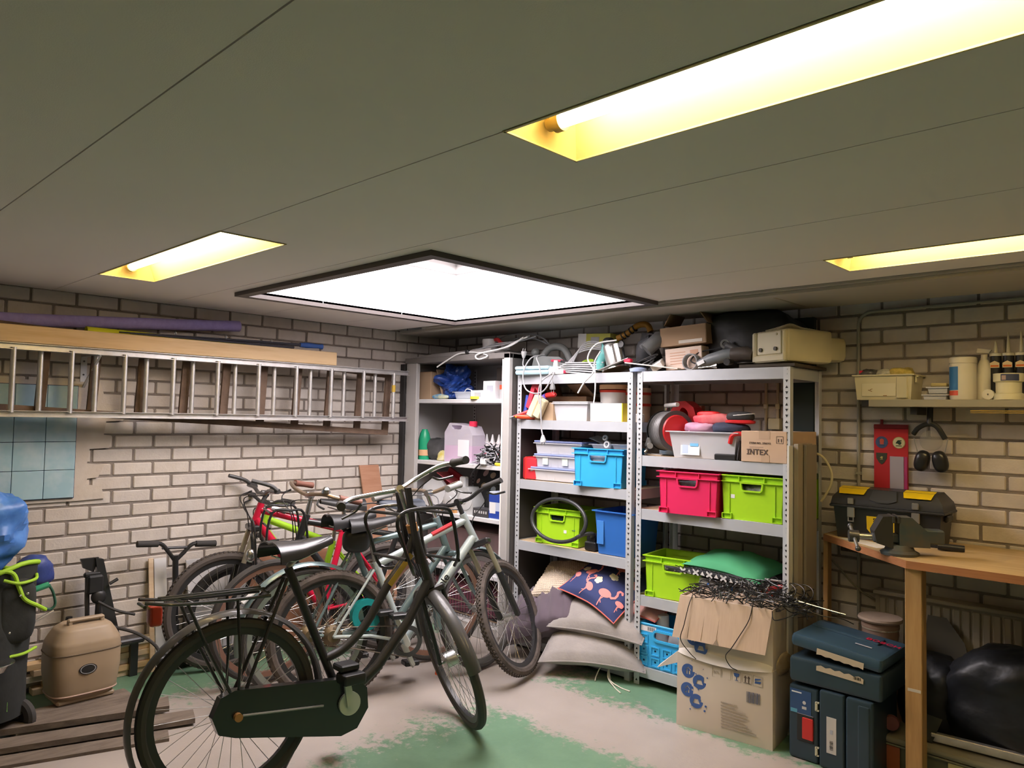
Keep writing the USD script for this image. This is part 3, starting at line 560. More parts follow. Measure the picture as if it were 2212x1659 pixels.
# ---- plastic crates
def crate(lab, loc, rz, col, w=.345, d=.27, h=.232, group=None, inside=None, stick=None, hw=.055):
    t = T('storage_crate', lab, 'crate', loc, rz)
    th, tp = .004, .012
    front = Polygon([(-w/2+tp,0),(w/2-tp,0),(w/2,h),(-w/2,h)])
    hx = hw; z1, z0 = h-.042, h-.042-.034
    hole = Polygon([(-hx,z1),(hx,z1),(hx*.92,z0+.006),(hx*.80,z0),(-hx*.80,z0),(-hx*.92,z0+.006)])
    f = xf(upright(extr(front.difference(hole), th)), (0, -d/2+th, 0))
    side = upright(extr([(-d/2+tp*.3,0),(d/2-tp*.3,0),(d/2,h),(-d/2,h)], th))
    body = [f, xf(upright(extr(front, th)), (0, d/2, 0))]
    for s in (-1, 1): body.append(hull([(s*(w/2-tp),y,0) for y in (-d/2,d/2)]+[(s*(w/2-tp-th),y,0) for y in (-d/2,d/2)]+[(s*w/2,y,h) for y in (-d/2,d/2)]+[(s*(w/2-th),y,h) for y in (-d/2,d/2)]))
    body.append(box(w-2*tp, d-.004, .004, (0,0,.002)))
    P(t, 'body', cat(body), col, smooth=False)
    for nm, z, o in (('rim', h-.003, .012), ('lower_rim', h-.034, .012)):
        r = Polygon([(-w/2-o,-d/2-o),(w/2+o,-d/2-o),(w/2+o,d/2+o),(-w/2-o,d/2+o)]).difference(Polygon([(-w/2+.004,-d/2+.004),(w/2-.004,-d/2+.004),(w/2-.004,d/2-.004),(-w/2+.004,d/2-.004)]))
        P(t, nm, extr(r.buffer(.004).buffer(-.004), .005, z-.0025), col, smooth=False)
    for x in (-.068, .068): P(t, 'rim_rib', box(.004, .010, .031, (x, -d/2-.006, h-.0185)), col)
    fr = hole.buffer(.008, join_style=1).difference(hole)
    P(t, 'handle_frame', xf(upright(extr(fr, .011)), (0, -d/2, 0)), col, smooth=False)
    for sx in (-1, 1):
        for sy in (-1, 1):
            X, Y = sx*(w/2-tp-.02), sy*(d/2+.002)
            P(t, 'foot', cat(box(.052,.018,.004,(X,Y,.030)), box(.052,.018,.004,(X,Y,.004)), box(.004,.018,.026,(X-.025,Y,.017)), box(.004,.018,.026,(X+.025,Y,.017))), col)
    for s in (-1, 1): P(t, 'corner_rib', box(.006,.006,h-.075,(s*(w/2-.045),-d/2-.002,(h-.04)/2+.012), .002), col)
    if stick: P(t, 'sticker', box(.022, .001, .020, (stick[0], -d/2-.0008, stick[1])), m_white, label='small white sticker')
    if inside: inside(t, w, d, h)
    return t
m_lime_p = mat('crate_lime', (.40,.72,.02), .38); m_cyan_p = mat('crate_cyan', (.04,.42,.78), .38); m_mag_p = mat('crate_magenta', (.75,.025,.12), .38)
def stuffing(col, hh=.72, seed=1, n=.05):
    def g(t, w, d, h): P(t, 'contents', blob(w*.90, d*.88, h*hh*1.0, (0,0,h*hh*.52), .35, 14, 26, n, 14, seed, flat=.006), col)
    return g
m_dgrey = mat('dark_stuff', (.05,.05,.055), .6, c2=(.16,.16,.17), scale=16); m_clothb = mat('cloth_blue', (.05,.13,.25), .8, c2=(.02,.04,.08), scale=12)
crate('cyan plastic crate heaped with clear boxes on the left shelving unit', (-2.785,3.80,1.097), .15, m_cyan_p, w=.335, d=.33, inside=stuffing(mat('clutter_pale', (.55,.58,.62), .5, c2=(.12,.16,.28), scale=14), .9, 5, .03))
crate('lime green crate beside a black hose loop on the left shelving unit', (-3.145,3.842,.694), .10, m_lime_p, stick=(.06,.09), inside=stuffing(m_clothb, .8, 2))
crate('magenta plastic crate beside a lime green one on the right shelving unit', (-2.145,3.755,.997), .09, m_mag_p, d=.28, inside=stuffing(m_dgrey, .75, 3))
crate('lime green crate with small sticker to the right of the magenta crate', (-1.79,3.80,.997), .035, m_lime_p, w=.335, d=.27, stick=(-.105,.12), inside=stuffing(mat('clutter_grey', (.42,.45,.46), .6, c2=(.02,.02,.02), scale=10), .8, 4))
crate('lime green crate full of shoes on the lower shelf of the right shelving unit', (-2.275,3.815,.506), .13, m_lime_p, inside=stuffing(mat('clutter_shoes', (.05,.05,.055), .6, c2=(.55,.52,.48), scale=15, lo=.5, hi=.55), .72, 6))
# ---- clear boxes on the cyan crate
m_clear = clear('clear_plastic', (.92,.94,.97), .30)
m_milky = clear('milky_plastic', (.85,.87,.92), .62, .3, (.80,.80,.82))
def openbin(t, w, d, h, m, tp=.012, th=.0025, name='body', c=(0,0,0), rim=.008):
    pts = lambda q, z: [(-w/2+q,-d/2+q,z),(w/2-q,-d/2+q,z),(w/2-q,d/2-q,z),(-w/2+q,d/2-q,z)]
    o0, o1, i1, i0 = pts(tp,0), pts(0,h), pts(th,h), pts(tp+th,th); V = o0+o1+i1+i0; F = []
    for a in (0,4,8):
        for k in range(4): e = (k+1)%4; F += [[a+k,a+e,a+4+e],[a+k,a+4+e,a+4+k]]
    F += [[0,2,1],[0,3,2],[12,13,14],[12,14,15]]
    ms = [tm(np.array(V)+np.asarray(c), F)]
    if rim:
        r = Polygon([(-w/2-rim,-d/2-rim),(w/2+rim,-d/2-rim),(w/2+rim,d/2+rim),(-w/2-rim,d/2+rim)]).buffer(.004).difference(Polygon([(-w/2+th,-d/2+th),(w/2-th,-d/2+th),(w/2-th,d/2-th),(-w/2+th,d/2-th)]))
        ms.append(xf(extr(r, .006, h-.006), c))
    return P(t, name, cat(ms), m, smooth=False)
t = T('clear_box', 'clear lidded box standing tilted in the cyan crate', 'box', (-2.82,3.79,1.323), .1)
P(t, 'lid', xf(box(.17,.10,.006,(0,0,0),.002), (-.02,.02,.045), (.15,.32,0)), m_clear)
openbin(t, .15,.10,.03, m_clear)
t = T('clear_box', 'clear open box with blue bits lying on top of the cyan crate', 'box', (-2.68,3.80,1.323), .15)
openbin(t, .13,.10,.035, m_clear)
P(t, 'blue_bits', blob(.06,.06,.03,(0,0,.02), .8, 8, 12, .02, 20), mat('bits_blue', (.15,.42,.75), .4))
t = T('tape_roll', 'small white tape roll on the cyan crate', 'tape', (-2.765,3.735,1.352), 0, rot=(PI/2-.2,0,0))
P(t, 'roll', lathe_ring([(.012,-.009),(.022,-.009),(.022,.009),(.012,.009)], 24), m_white)
M('tape_roll', 'upper white plastic ring on the clear box in the cyan crate', 'tape', xf(lathe_ring([(.009,-.006),(.018,-.006),(.018,.006),(.009,.006)], 20), (-2.80,3.76,1.392), (PI/2-.3,0,0)), m_white)

# ---- small drawers, red case and boxes on the left unit
m_lidblue = clear('drawer_rim_blue', (.55,.62,.95), .7, .3, (.40,.48,.85))
for k, (z, lab) in enumerate(((1.099,'clear two-compartment organiser, bottom of the stack of three'), (1.186,'clear organiser with paper tags, middle of the stack of three'), (1.273,'clear organiser with blue top, uppermost of the stack of three'))):
    t = T('organiser_box', lab, 'organiser', (-3.155+(-.02 if k == 0 else 0), 3.80+(.0 if k else -.01), z), .06, group=None)
    openbin(t, .40 if k == 0 else .37,.16,.072, m_milky, .008)
    P(t, 'divider', box(.003,.15,.06,(.0,0,.033)), m_milky); P(t, 'divider', box(.003,.15,.06,(-.06,0,.033)), m_milky)
    P(t, 'lid', box(.39,.175,.012,(0,0,.080),.004), m_lidblue)
    if k < 2: P(t, 'contents', blob(.15,.11,.04,(-.09,0,.025), .7, 8, 14, .02, 20, k, flat=.004), mat('bits_mixed', (.62,.52,.42), .6, c2=(.75,.72,.70), scale=40))
    P(t, 'contents', blob(.10,.10,.035,(.09,0,.022), .7, 8, 14, .02, 22, k+4, flat=.004), mat('bits_mixed'))
    if k == 1:
        for x in (-.10,.06): P(t, 'paper_tag', cat(box(.045,.001,.048,(x,-.0825,.040))), mat('tag_paper', (.62,.78,.66), .8, c2=(.80,.80,.72), scale=25))
t = T('red_case', 'red plastic tool case standing beside the clear organisers', 'case', (-3.385,3.80,1.097), .02)
P(t, 'shell', rbox(.12,.20,.145,.012,(0,0,.0728)), mat('red_case', (.62,.035,.05), .4)); P(t, 'shell_rim', box(.012,.206,.15,(-.03,0,.075),.003), mat('red_case_edge', (.75,.04,.03), .4))
P(t, 'handle', tube(curve([(.02,-.03,.145),(.02,-.03,.16),(.02,.03,.16),(.02,.03,.145)], 5), .005, 8), mat('red_case'))
t = T('clear_tub', 'milky lidded tub with papers on the second shelf of the left unit', 'tub', (-3.02,3.80,1.494), .03)
openbin(t, .27,.25,.112, m_milky, .014); P(t, 'lid', box(.285,.265,.010,(0,0,.117),.004), m_milky); P(t, 'papers', blob(.22,.20,.08,(0,0,.045), .4, 10, 20, .03, 14, 9, flat=.004), mat('paper_clutter', (.72,.72,.74), .8, c2=(.52,.54,.60), scale=12))
t = T('paint_bucket', 'white bucket with orange red band on the second shelf of the left unit', 'bucket', (-2.845,3.905,1.494), 0)
P(t, 'bucket', lathe([(.0,0),(.078,0),(.088,.19),(.088,.2)], 32), mat('bucket_white', (.85,.83,.80), .4)); P(t, 'band', lathe_ring([(.0865,.185),(.0915,.185),(.0915,.20),(.0865,.20)], 32), mat('band_red', (.72,.06,.03), .4)); P(t, 'lid', lathe([(0,.205),(.092,.205),(.092,.232),(.085,.236),(0,.236)], 32), mat('lid_orange', (.75,.45,.25), .5))
t = T('paint_bucket', 'second banded bucket, half hidden behind the white one', 'bucket', (-2.71,3.98,1.494), 0)
P(t, 'bucket', lathe([(.0,0),(.075,0),(.082,.19),(.082,.215),(0,.215)], 28), mat('bucket_cream', (.72,.56,.38), .5)); 
for z in (.10,.17): P(t, 'band', lathe_ring([(.076,z),(.084,z),(.084,z+.016),(.076,z+.016)], 28), mat('band_red'))
t = T('card_box', 'white carton with a yellow right edge in front of the buckets', 'box', (-2.745,3.745,1.494), .02)
P(t, 'carton', box(.235,.12,.112,(0,0,.056),.002), mat('carton_white', (.86,.85,.82), .7)); P(t, 'yellow_side', box(.006,.121,.112,(.12,0,.056)), mat('card_yellow', (.80,.66,.05), .6))
M('round_tin', 'round white lid tin behind the yellow-edged carton', 'tin', xf(lathe([(0,0),(.05,0),(.05,.045),(.045,.05),(0,.05)], 24), (-2.585,3.78,1.494)), mat('tin_white', (.80,.78,.74), .4))
m_card = mat('cardboard', (.50,.35,.22), .85, c2=(.46,.32,.20), scale=3)
m_carddark = mat('cardboard_brown', (.33,.20,.115), .85, c2=(.28,.17,.09), scale=4)
def openbox(t, w, d, h, m, th=.004, flaps=()):
    P(t, 'carton', cat(box(w,th,h,(0,-d/2+th/2,h/2)), box(w,th,h,(0,d/2-th/2,h/2)), box(th,d-2*th,h,(-w/2+th/2,0,h/2)), box(th,d-2*th,h,(w/2-th/2,0,h/2)), box(w-2*th,d-2*th,th,(0,0,th/2))), m, smooth=False)
    for f in flaps: P(t, 'flap', f, m, smooth=False)
t = T('card_box', 'open brown carton tilted at the back of the second left shelf', 'box', (-3.20,3.93,1.494), .12)
openbox(t, .33,.20,.16, m_carddark, flaps=[xf(box(.18,.004,.13), (.10,-.06,.20), (.9,.0,-.35)), xf(box(.004,.18,.12), (-.16,.0,.21), (0,-.4,0))])
t = T('card_box', 'small open carton with foam blocks near the scissors', 'box', (-3.225,3.735,1.494), -.05)
openbox(t, .165,.14,.115, m_card, flaps=[xf(box(.004,.13,.05), (-.085,0,.13), (0,-.5,0))])
M('foam_block', 'cream foam block leaning on the small carton, the taller one', 'foam', xf(box(.045,.06,.15,b=.006), (-3.285,3.64,1.585), (.0,.45,.2)), mat('foam_cream', (.74,.62,.40), .8))
M('foam_block', 'cream foam block with a slot leaning on the small carton', 'foam', xf(box(.05,.05,.13,b=.006), (-3.225,3.63,1.57), (.1,.5,.2)), mat('foam_cream'))
t = T('stapler', 'pink red hand tacker standing on end at the shelf edge', 'stapler', (-3.385,3.70,1.575), 0, rot=(0,.28,.15))
body = Polygon([(-.025,-.075),(.018,-.085),(.05,-.02),(.045,.08),(.01,.10),(-.02,.09)]).difference(Polygon([(.012,-.05),(.032,-.015),(.028,.05),(.012,.06)]).buffer(.004))
P(t, 'body', xf(upright(extr(body, .03)), (0,.015,.075)), mat('tacker_pink', (.72,.06,.10), .35)); P(t, 'lever', xf(tube(curve([(.02,0,-.03),(.035,0,.0),(.03,0,.05)],5), .005, 8), (0,0,.07)), m_chrome)
M('hand_tool', 'blue handled tool upright behind the pink tacker', 'tool', tube([(-3.43,3.69,1.497),(-3.42,3.70,1.57),(-3.415,3.705,1.66)], [.018,.016,.010], 12), mat('tool_blue', (.06,.10,.50), .4))
M('hand_tool', 'blue and red gripped tool lying behind the foam blocks', 'tool', cat(tube([(-3.32,3.74,1.63),(-3.27,3.735,1.655)], [.024,.020], 12)), mat('tool_violet', (.20,.13,.55), .4))
M('hand_tool', 'red barrel of a tool next to the violet grip', 'tool', tube([(-3.265,3.735,1.657),(-3.20,3.73,1.665),(-3.185,3.73,1.66)], [.019,.021,.012], 12), mat('tool_red', (.72,.05,.05), .35))
t = T('pliers', 'red handled pliers poking out over the second left shelf', 'pliers', (-3.37,3.66,1.497), 0)
P(t, 'handle', tube(curve([(-3.27,3.70,1.575),(-3.36,3.655,1.55),(-3.44,3.60,1.515)], 5), [.010]*9+[.009,.005], 8) if False else tube([(-3.27,3.70,1.575),(-3.36,3.655,1.55),(-3.44,3.60,1.515)], [.012,.011,.006], 10), mat('plier_red', (.62,.06,.06), .4), w=True)
P(t, 'jaw', tube([(-3.44,3.60,1.515),(-3.465,3.585,1.505)], [.006,.002], 8), m_steel, w=True)
t = T('screwdriver', 'orange red screwdriver with yellow end at the edge of the second left shelf', 'screwdriver', (-3.36,3.68,1.494), 0)
P(t, 'handle', tube([(-3.425,3.615,1.515),(-3.40,3.635,1.514),(-3.33,3.68,1.511),(-3.29,3.705,1.508)], [.014,.018,.015,.010], 14), mat('driver_orange', (.75,.09,.03), .35), w=True)
P(t, 'end_cap', xf(blob(.022,.022,.022), (-3.428,3.613,1.515)), mat('driver_yellow', (.85,.45,.03), .35), w=True)
P(t, 'shank', tube([(-3.29,3.705,1.508),(-3.20,3.76,1.503)], .004, 8), m_steel, w=True)
t = T('storage_bin', 'translucent blue plastic bin at the right end of the fourth left shelf', 'bin', (-2.665,3.815,.694), .03)
openbin(t, .27,.30,.262, clear('bin_blue', (.08,.25,.75), .72, .3, (.05,.22,.70)), .018, .003, rim=.012)
P(t, 'contents', blob(.22,.25,.15,(0,0,.08), .4, 12, 24, .03, 12, 4, flat=.006), mat('bits_pale', (.45,.55,.72), .6, c2=(.25,.4,.65), scale=9))
P(t, 'corner_panel', box(.05,.004,.14,(-.095,-.148,.13),.001), mat('bin_blue_panel', (.06,.24,.66), .4))
t = T('hose', 'black rubber hose loop leaning on the lime crate', 'hose', (-3.08,3.665,.70), 0)
P(t, 'loop', tube(np.array([(-3.083+.222*math.cos(q)*1.0, 3.655+.02*math.sin(q), .862+.132*math.sin(q)) for q in np.linspace(math.radians(-28), math.radians(318), 50)]), .0125, 12), mat('hose_black', (.04,.042,.045), .35), w=True)
P(t, 'tail', tube(curve([(-2.918,3.642,.775),(-2.87,3.66,.80),(-2.84,3.70,.80),(-2.86,3.72,.775)], 6), .0125, 12), mat('hose_black'), w=True)
M('pump', 'small black electric pump between the lime crate and the blue bin', 'pump', cat(box(.085,.11,.055,(-2.862,3.75,.7225),.008), xf(cyl(.032,.08,n=18,ax='y'), (-2.862,3.75,.765))), m_black)

# ---- cushions on the bottom shelf
def cushion(w, d, h, puff=.42, sag=None, seed=0, wr=.008, n=22):
    def f(u, v, s):
        x, y = 2*u-1, 2*v-1; e = max((1-x*x)*(1-y*y), 0)**puff
        pin = 1-.07*(abs(x)*abs(y))**1.5 if True else 1
        k = 1-.06*(1-abs(x)**2)*abs(y)**3; k2 = 1-.06*(1-abs(y)**2)*abs(x)**3
        z = s*h/2*e
        w_ = wr*e*(math.sin(5*x+seed+2*y)*math.cos(4*y-seed*2+x)+.6*math.sin(9*x*y+seed*3+3*x))
        X, Y = x*w/2*k2, y*d/2*k
        return np.array([X, Y, z+w_*s+(sag(X, Y) if sag else 0)])
    top = grid(lambda u, v: f(u, v, 1), n, n); bot = grid(lambda u, v: f(u, v, -1), n, n)
    return cat(top, tm(bot.vertices, np.asarray(bot.faces)[:, ::-1])), f
def piping(f, r=.004, n=20):
    e = [f(a, 0, 1) for a in np.linspace(0,1,n)[:-1]]+[f(1, a, 1) for a in np.linspace(0,1,n)[:-1]]+[f(1-a, 1, 1) for a in np.linspace(0,1,n)[:-1]]+[f(0, 1-a, 1) for a in np.linspace(0,1,n)[:-1]]
    return tube(e, r, 6, closed=True)
def drape(poly, f, off=.0015):
    """a flat drawing in the cushion's 0..1 square, laid onto its top"""
    poly = Polygon(poly) if not hasattr(poly, 'geom_type') else poly
    v, fc = trimesh.creation.triangulate_polygon(poly, engine='earcut')
    m = trimesh.Trimesh(np.c_[v, np.zeros(len(v))], fc, process=False)
    for _ in range(3):
        if len(m.faces) < 900: m = m.subdivide()
    p = []
    for x, y, _ in np.asarray(m.vertices):
        a = f(x, y, 1); n = np.cross(f(min(x+.01,1), y, 1)-a, f(x, min(y+.01,1), 1)-a); p.append(a+n/max(np.linalg.norm(n),1e-9)*off)
    return tm(p, m.faces)
def put(t, m, loc, rot): return xf(m, loc, rot)
m_linen = mat('linen_grey', (.36,.33,.31), .95, c2=(.31,.285,.27), scale=9, bump=.0015, bscale=60)
def pillow(lab, w, d, h, loc, rot, material, pipe=None, name='cushion', **k):
    t = T(name, lab, 'cushion', loc, rot=rot); m, f = cushion(w, d, h, **k)
    P(t, 'cover', m, material, smooth=60)
    if pipe is not None: P(t, 'piping', piping(f), pipe)
    return t, f
pillow('grey linen cushion drooping over the floor, lowest of the pile', .62,.56,.17, (-2.79,3.70,.185), (.30,.0,.50), m_linen, m_linen, sag=lambda x,y: -.22*x*x, wr=.016, seed=3)
pillow('grey linen cushion, upper one of the two grey ones', .60,.50,.17, (-2.76,3.76,.34), (.34,.02,.25), m_linen, m_linen, sag=lambda x,y: -.15*x*x, wr=.012, seed=5)
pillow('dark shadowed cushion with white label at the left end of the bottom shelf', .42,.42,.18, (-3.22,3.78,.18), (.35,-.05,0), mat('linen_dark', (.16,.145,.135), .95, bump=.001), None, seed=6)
M('care_label', 'white textile care label hanging from the dark cushion', 'label', grid(lambda u, v: (-3.16+.05*u+.02*v, 3.545+.01*math.sin(4*u), .115+.055*v+.02*u), 8, 6, .001), m_white)
# ruffled mauve cushion
t = T('cushion', 'mauve ruffled velvet cushion hanging off the bottom shelf', 'cushion', (-3.16,3.64,.285), rot=(.50,-.36,.30)); cm, cf = cushion(.54,.44,.20, puff=.32, seed=8)
v = np.asarray(cm.vertices).copy(); v[:,2] += .013*np.sin(v[:,0]*75+2*np.sin(v[:,1]*9))*np.clip(1-(v[:,1]/.21)**4,0,1)*np.sign(v[:,2]+1e-6); P(t, 'cover', tm(v, cm.faces), mat('velvet_mauve', (.105,.075,.10), .8, sheen=.6), smooth=60)
# crochet cushion
t, f = pillow('cream crochet cushion on the cushion pile, left of the flamingo one', .38,.36,.13, (-3.13,3.80,.455), (.50,-.06,.22), mat('wool_cream', (.62,.52,.41), .95), seed=9)
kn = []
for i in range(26):
    for j in range(24):
        a = f((i+.5+(j%2)*.5)/27, (j+.5)/25, 1); kn.append(a)
P(t, 'knots', cat([xf(box(.011,.009,.006,b=.003), p) for p in kn]), mat('wool_knot', (.70,.60,.48), .95), kind='stuff')
pillow('brown knitted cushion at the back of the pile', .46,.30,.12, (-3.0,3.93,.50), (.3,.1,.1), mat('wool_brown', (.22,.15,.09), .95, c2=(.30,.21,.13), scale=80), seed=10)
# flamingo cushion
sagf = lambda x, y: -.35*max(0, x-.02)**1.3-.12*max(0,-y)
t, f = pillow('navy cushion printed with pink flamingos on top of the cushion pile', .47,.42,.12, (-2.765,3.76,.515), (.40,.16,-.13), mat('cotton_navy', (.035,.05,.16), .85), mat('pipe_coral', (.75,.16,.12), .7), sag=sagf, seed=11)
def flamingo(c, s, ang=0, flip=1):
    b = Point(0,0).buffer(1); b = affinity.scale(b, .085, .055); b = affinity.rotate(b, 20)
    neck = LineString([tuple(q) for q in curve([(.06,.03),(.12,.02),(.135,.09),(.09,.15),(.11,.19),(.145,.185)], 6)[:, :2]] if False else [(.05,.02),(.10,.01),(.13,.05),(.125,.10),(.10,.14),(.105,.175),(.135,.185),(.15,.165)]).buffer(.014)
    leg = LineString([(-.01,-.04),(0,-.12),(.01,-.19)]).buffer(.007); leg2 = LineString([(.02,-.04),(.0,-.10),(.03,-.13)]).buffer(.006)
    g = unary_union([b, neck, leg, leg2]); g = affinity.scale(g, s*flip, s, origin=(0,0)); g = affinity.rotate(g, ang, origin=(0,0)); return affinity.translate(g, *c)
m_pink = mat('print_pink', (.85,.28,.26), .8); m_prw = mat('print_white', (.78,.76,.55), .8)
S9 = Polygon([(.02,.02),(.98,.02),(.98,.98),(.02,.98)])
for c, s, a, fl in (((.70,.22),1.05,-6,1), ((.30,.42),1.0,15,1), ((.46,.18),.9,-25,-1), ((.14,.30),.8,-10,-1), ((.60,.72),1.0,10,1), ((.88,.62),.9,0,-1), ((.28,.82),.9,20,1), ((.93,.24),.7,0,1)):
    P(t, 'flamingo_print', drape(flamingo(c, s, a, fl).intersection(S9).buffer(0), f) if flamingo(c, s, a, fl).intersection(S9).geom_type == 'Polygon' else drape(max(flamingo(c, s, a, fl).intersection(S9).geoms, key=lambda g: g.area), f), m_pink, label='pink flamingo print')
for c in ((.64,.50),(.51,.33),(.17,.46),(.78,.80),(.42,.68)):
    fl = unary_union([affinity.translate(Point(0,0).buffer(.028), c[0]+.034*math.cos(q), c[1]+.034*math.sin(q)) for q in np.arange(5)*2*PI/5]+[Point(*c).buffer(.02)])
    P(t, 'flower_print', drape(fl, f), m_prw, label='white flower print')
pillow('pale pink cushion poking out below the flamingo cushion', .44,.30,.09, (-2.60,3.83,.42), (.2,.16,.05), mat('cotton_pink', (.72,.40,.36), .9), mat('pipe_coral'), seed=12)
t = T('white_cord', 'loose white cords hanging from the bottom left shelf to the floor', 'cord', (-2.62,3.6,0))
for pts in ([(-2.66,3.64,.10),(-2.665,3.57,.07),(-2.67,3.53,.02),(-2.655,3.50,.004)], [(-2.64,3.64,.11),(-2.628,3.60,.05),(-2.60,3.575,.006)], [(-2.65,3.64,.10),(-2.60,3.56,.02),(-2.50,3.52,.005),(-2.42,3.51,.004)], [(-2.645,3.645,.10),(-2.61,3.56,.03),(-2.52,3.50,.005),(-2.44,3.45,.004)]):
    P(t, 'strand', tube(curve(pts, 6), .0035, 6), mat('cord_cream', (.68,.63,.52), .6), w=True)
M('glass_bag', 'greenish crinkled plastic bag behind the white cords', 'bag', blob(.14,.18,.13,(-2.60,3.79,.145), .9, 12, 18, .03, 14, 3, flat=-.062), mat('bag_green', (.22,.26,.15), .35, c2=(.45,.46,.35), scale=14))
# ------------------------------------------------------------------ what lies in the cabinet
m_bag = mat('bag_blue', (.012,.045,.25), .25, c2=(.03,.09,.36), scale=9, bump=.006, bscale=12)
t = T('card_box', 'brown carton with raised flap behind the blue bag in the cabinet', 'box', (-4.47,3.80,1.632), .05)
P(t, 'carton', box(.15,.26,.21,(0,0,.105),.003), m_card); P(t, 'flap', xf(box(.006,.22,.25,(0,0,.115),.002), (.165,.02,.003), (0,-.32,0)), m_card); P(t, 'tape', box(.151,.05,.004,(0,-.10,.212)), mat('tape_brown', (.28,.17,.09), .4))
M('plastic_bag', 'shiny dark blue plastic bag in the top of the cabinet', 'bag', blob(.25,.22,.25,(-4.25,3.80,1.757), .9, 36, 44, .10, 16, 12, flat=-.123), m_bag, smooth=25)
M('plastic_bag', 'small sky blue plastic packet in front of the dark blue bag', 'bag', blob(.17,.06,.04,(-4.26,3.665,1.652), .8, 10, 18, .02, 22, 3, flat=-.018), mat('bag_sky', (.10,.36,.66), .3, c2=(.65,.65,.4), scale=22))
t = T('adapter_set', 'white plug adapter with cable in a clear dish in the cabinet', 'adapter', (-3.98,3.71,1.632), .05)
openbin(t, .22,.12,.055, m_clear); P(t, 'adapter', rbox(.13,.07,.04,.012,(-.03,-.01,.024)), m_white); P(t, 'cable', tube(curve([(-.05,-.02,.045),(-.01,-.03,.075),(.04,-.02,.06),(.05,.01,.03)], 6), .004, 6), m_white)
for k, (x, y, z, w, h, d, c, lab) in enumerate([(-3.815,3.66,1.632,.13,.062,.09,(.80,.80,.82),'white small carton with window lying at the front of the cabinet top shelf'), (-3.76,3.72,1.632,.12,.13,.08,(.80,.80,.82),'upright white carton behind the small window carton in the cabinet'), (-3.92,3.86,1.632,.10,.10,.08,(.30,.29,.29),'grey carton at the back of the cabinet top shelf'), (-3.84,3.92,1.632,.12,.24,.06,(.20,.17,.15),'tall dark carton with lettered plate at the back of the cabinet'), (-3.87,3.80,1.632,.05,.13,.05,(.03,.03,.03),'slim black bottle box at the back of the cabinet')]):
    t = T('card_box', lab, 'box', (x,y,z), .04*(k%3-1)); P(t, 'carton', box(w,d,h,(0,0,h/2),.002), mat('carton_c%d' % k, c, .6))
    if k < 2: P(t, 'print', box(w*.5,.001,h*.5,(.01,-d/2-.0006,h*.5)), mat('print_grey', (.45,.47,.52), .6))
t = T('jar', 'clear jar with orange lid at the right of the cabinet top shelf', 'jar', (-3.635,3.72,1.632)); P(t, 'glass', lathe([(0,0),(.045,0),(.045,.06),(.04,.07),(0,.07)], 22), clear('jar_clear', (.9,.8,.75), .45)); P(t, 'lid', lathe([(0,.07),(.043,.07),(.043,.10),(0,.10)], 22), mat('lid_red', (.75,.10,.04), .4))
M('jar', 'low yellow tin in front of the white cartons in the cabinet', 'tin', xf(lathe([(0,0),(.04,0),(.04,.018),(0,.018)], 20), (-3.83,3.62,1.632)), mat('card_yellow'))
t = T('jerrycan', 'five litre clear jerrycan with pink liquid and red cap in the cabinet', 'jerrycan', (-4.035,3.71,1.174), .06)
can = Polygon([(-.135,0),(.135,0),(.14,.02),(.14,.20),(.105,.262),(.06,.27),(-.06,.285),(-.09,.285),(-.14,.215),(-.14,.02)])
can = can.buffer(.012).buffer(-.012).difference(Polygon([(-.055,.245),(.02,.245),(.03,.262),(-.062,.262)]).buffer(.006))
lowc = can.intersection(Polygon([(-1,-1),(1,-1),(1,.125),(-1,.125)]))
P(t, 'liquid', xf(upright(extr(lowc.buffer(-.004), .125)), (0,.0625,0)), mat('liquid_pink', (.78,.22,.62), .15))
P(t, 'can', xf(upright(extr(can, .135)), (0,.0675,0)), clear('can_clear', (.93,.90,.97), .55, .25, (.80,.77,.84)), smooth=False)
P(t, 'cap', lathe([(0,.262),(.030,.262),(.030,.295),(.026,.30),(0,.30)], 22).apply_translation([.085,0,0]), mat('cap_red', (.72,.03,.08), .4)); P(t, 'label_print', box(.11,.001,.12,(.055,-.0682,.105)), mat('label_paper', (.80,.78,.80), .6))
for k, (x, lab) in enumerate([(-3.925,'first'), (-3.865,'second'), (-3.80,'third'), (-3.745,'fourth')]):
    t = T('squeeze_bottle', 'white nozzle bottle in the cabinet, the %s one right of the jerrycan' % lab, 'bottle', (x,3.83,1.174), group='nozzle bottles in the cabinet')
    P(t, 'bottle', lathe([(0,0),(.028,0),(.028,.14),(.018,.155),(0,.155)], 18), mat('bottle_milk', (.78,.74,.74), .4)); P(t, 'nozzle', lathe([(0,.155),(.017,.155),(.012,.175),(.005,.205),(0,.21)], 14), m_white)
    P(t, 'label_print', lathe_ring([(.0283,.045),(.0288,.045),(.0288,.10),(.0283,.10)], 18), mat('label_pink', (.72,.18,.22), .6))
M('coat', 'crumpled black grey jacket on the middle cabinet shelf', 'jacket', cat(blob(.30,.26,.20,(-4.40,3.80,1.255), .8, 24, 30, .06, 9, 21, flat=-.08)), mat('coat_black', (.03,.03,.032), .85, c2=(.075,.075,.075), scale=6, bump=.004, bscale=18))
M('coat', 'yellow glove lying between jacket and pink jerrycan', 'glove', blob(.11,.07,.09,(-4.225,3.68,1.212), .8, 14, 20, .04, 16, 5, flat=-.036), mat('glove_yellow', (.72,.60,.05), .6, c2=(.75,.70,.50), scale=14))
M('bottle', 'yellow bottle half hidden behind the pink jerrycan', 'bottle', xf(lathe([(0,0),(.05,0),(.055,.08),(.05,.17),(.02,.20),(0,.20)], 20), (-4.16,3.86,1.174)), mat('bottle_yellow', (.75,.68,.02), .4))
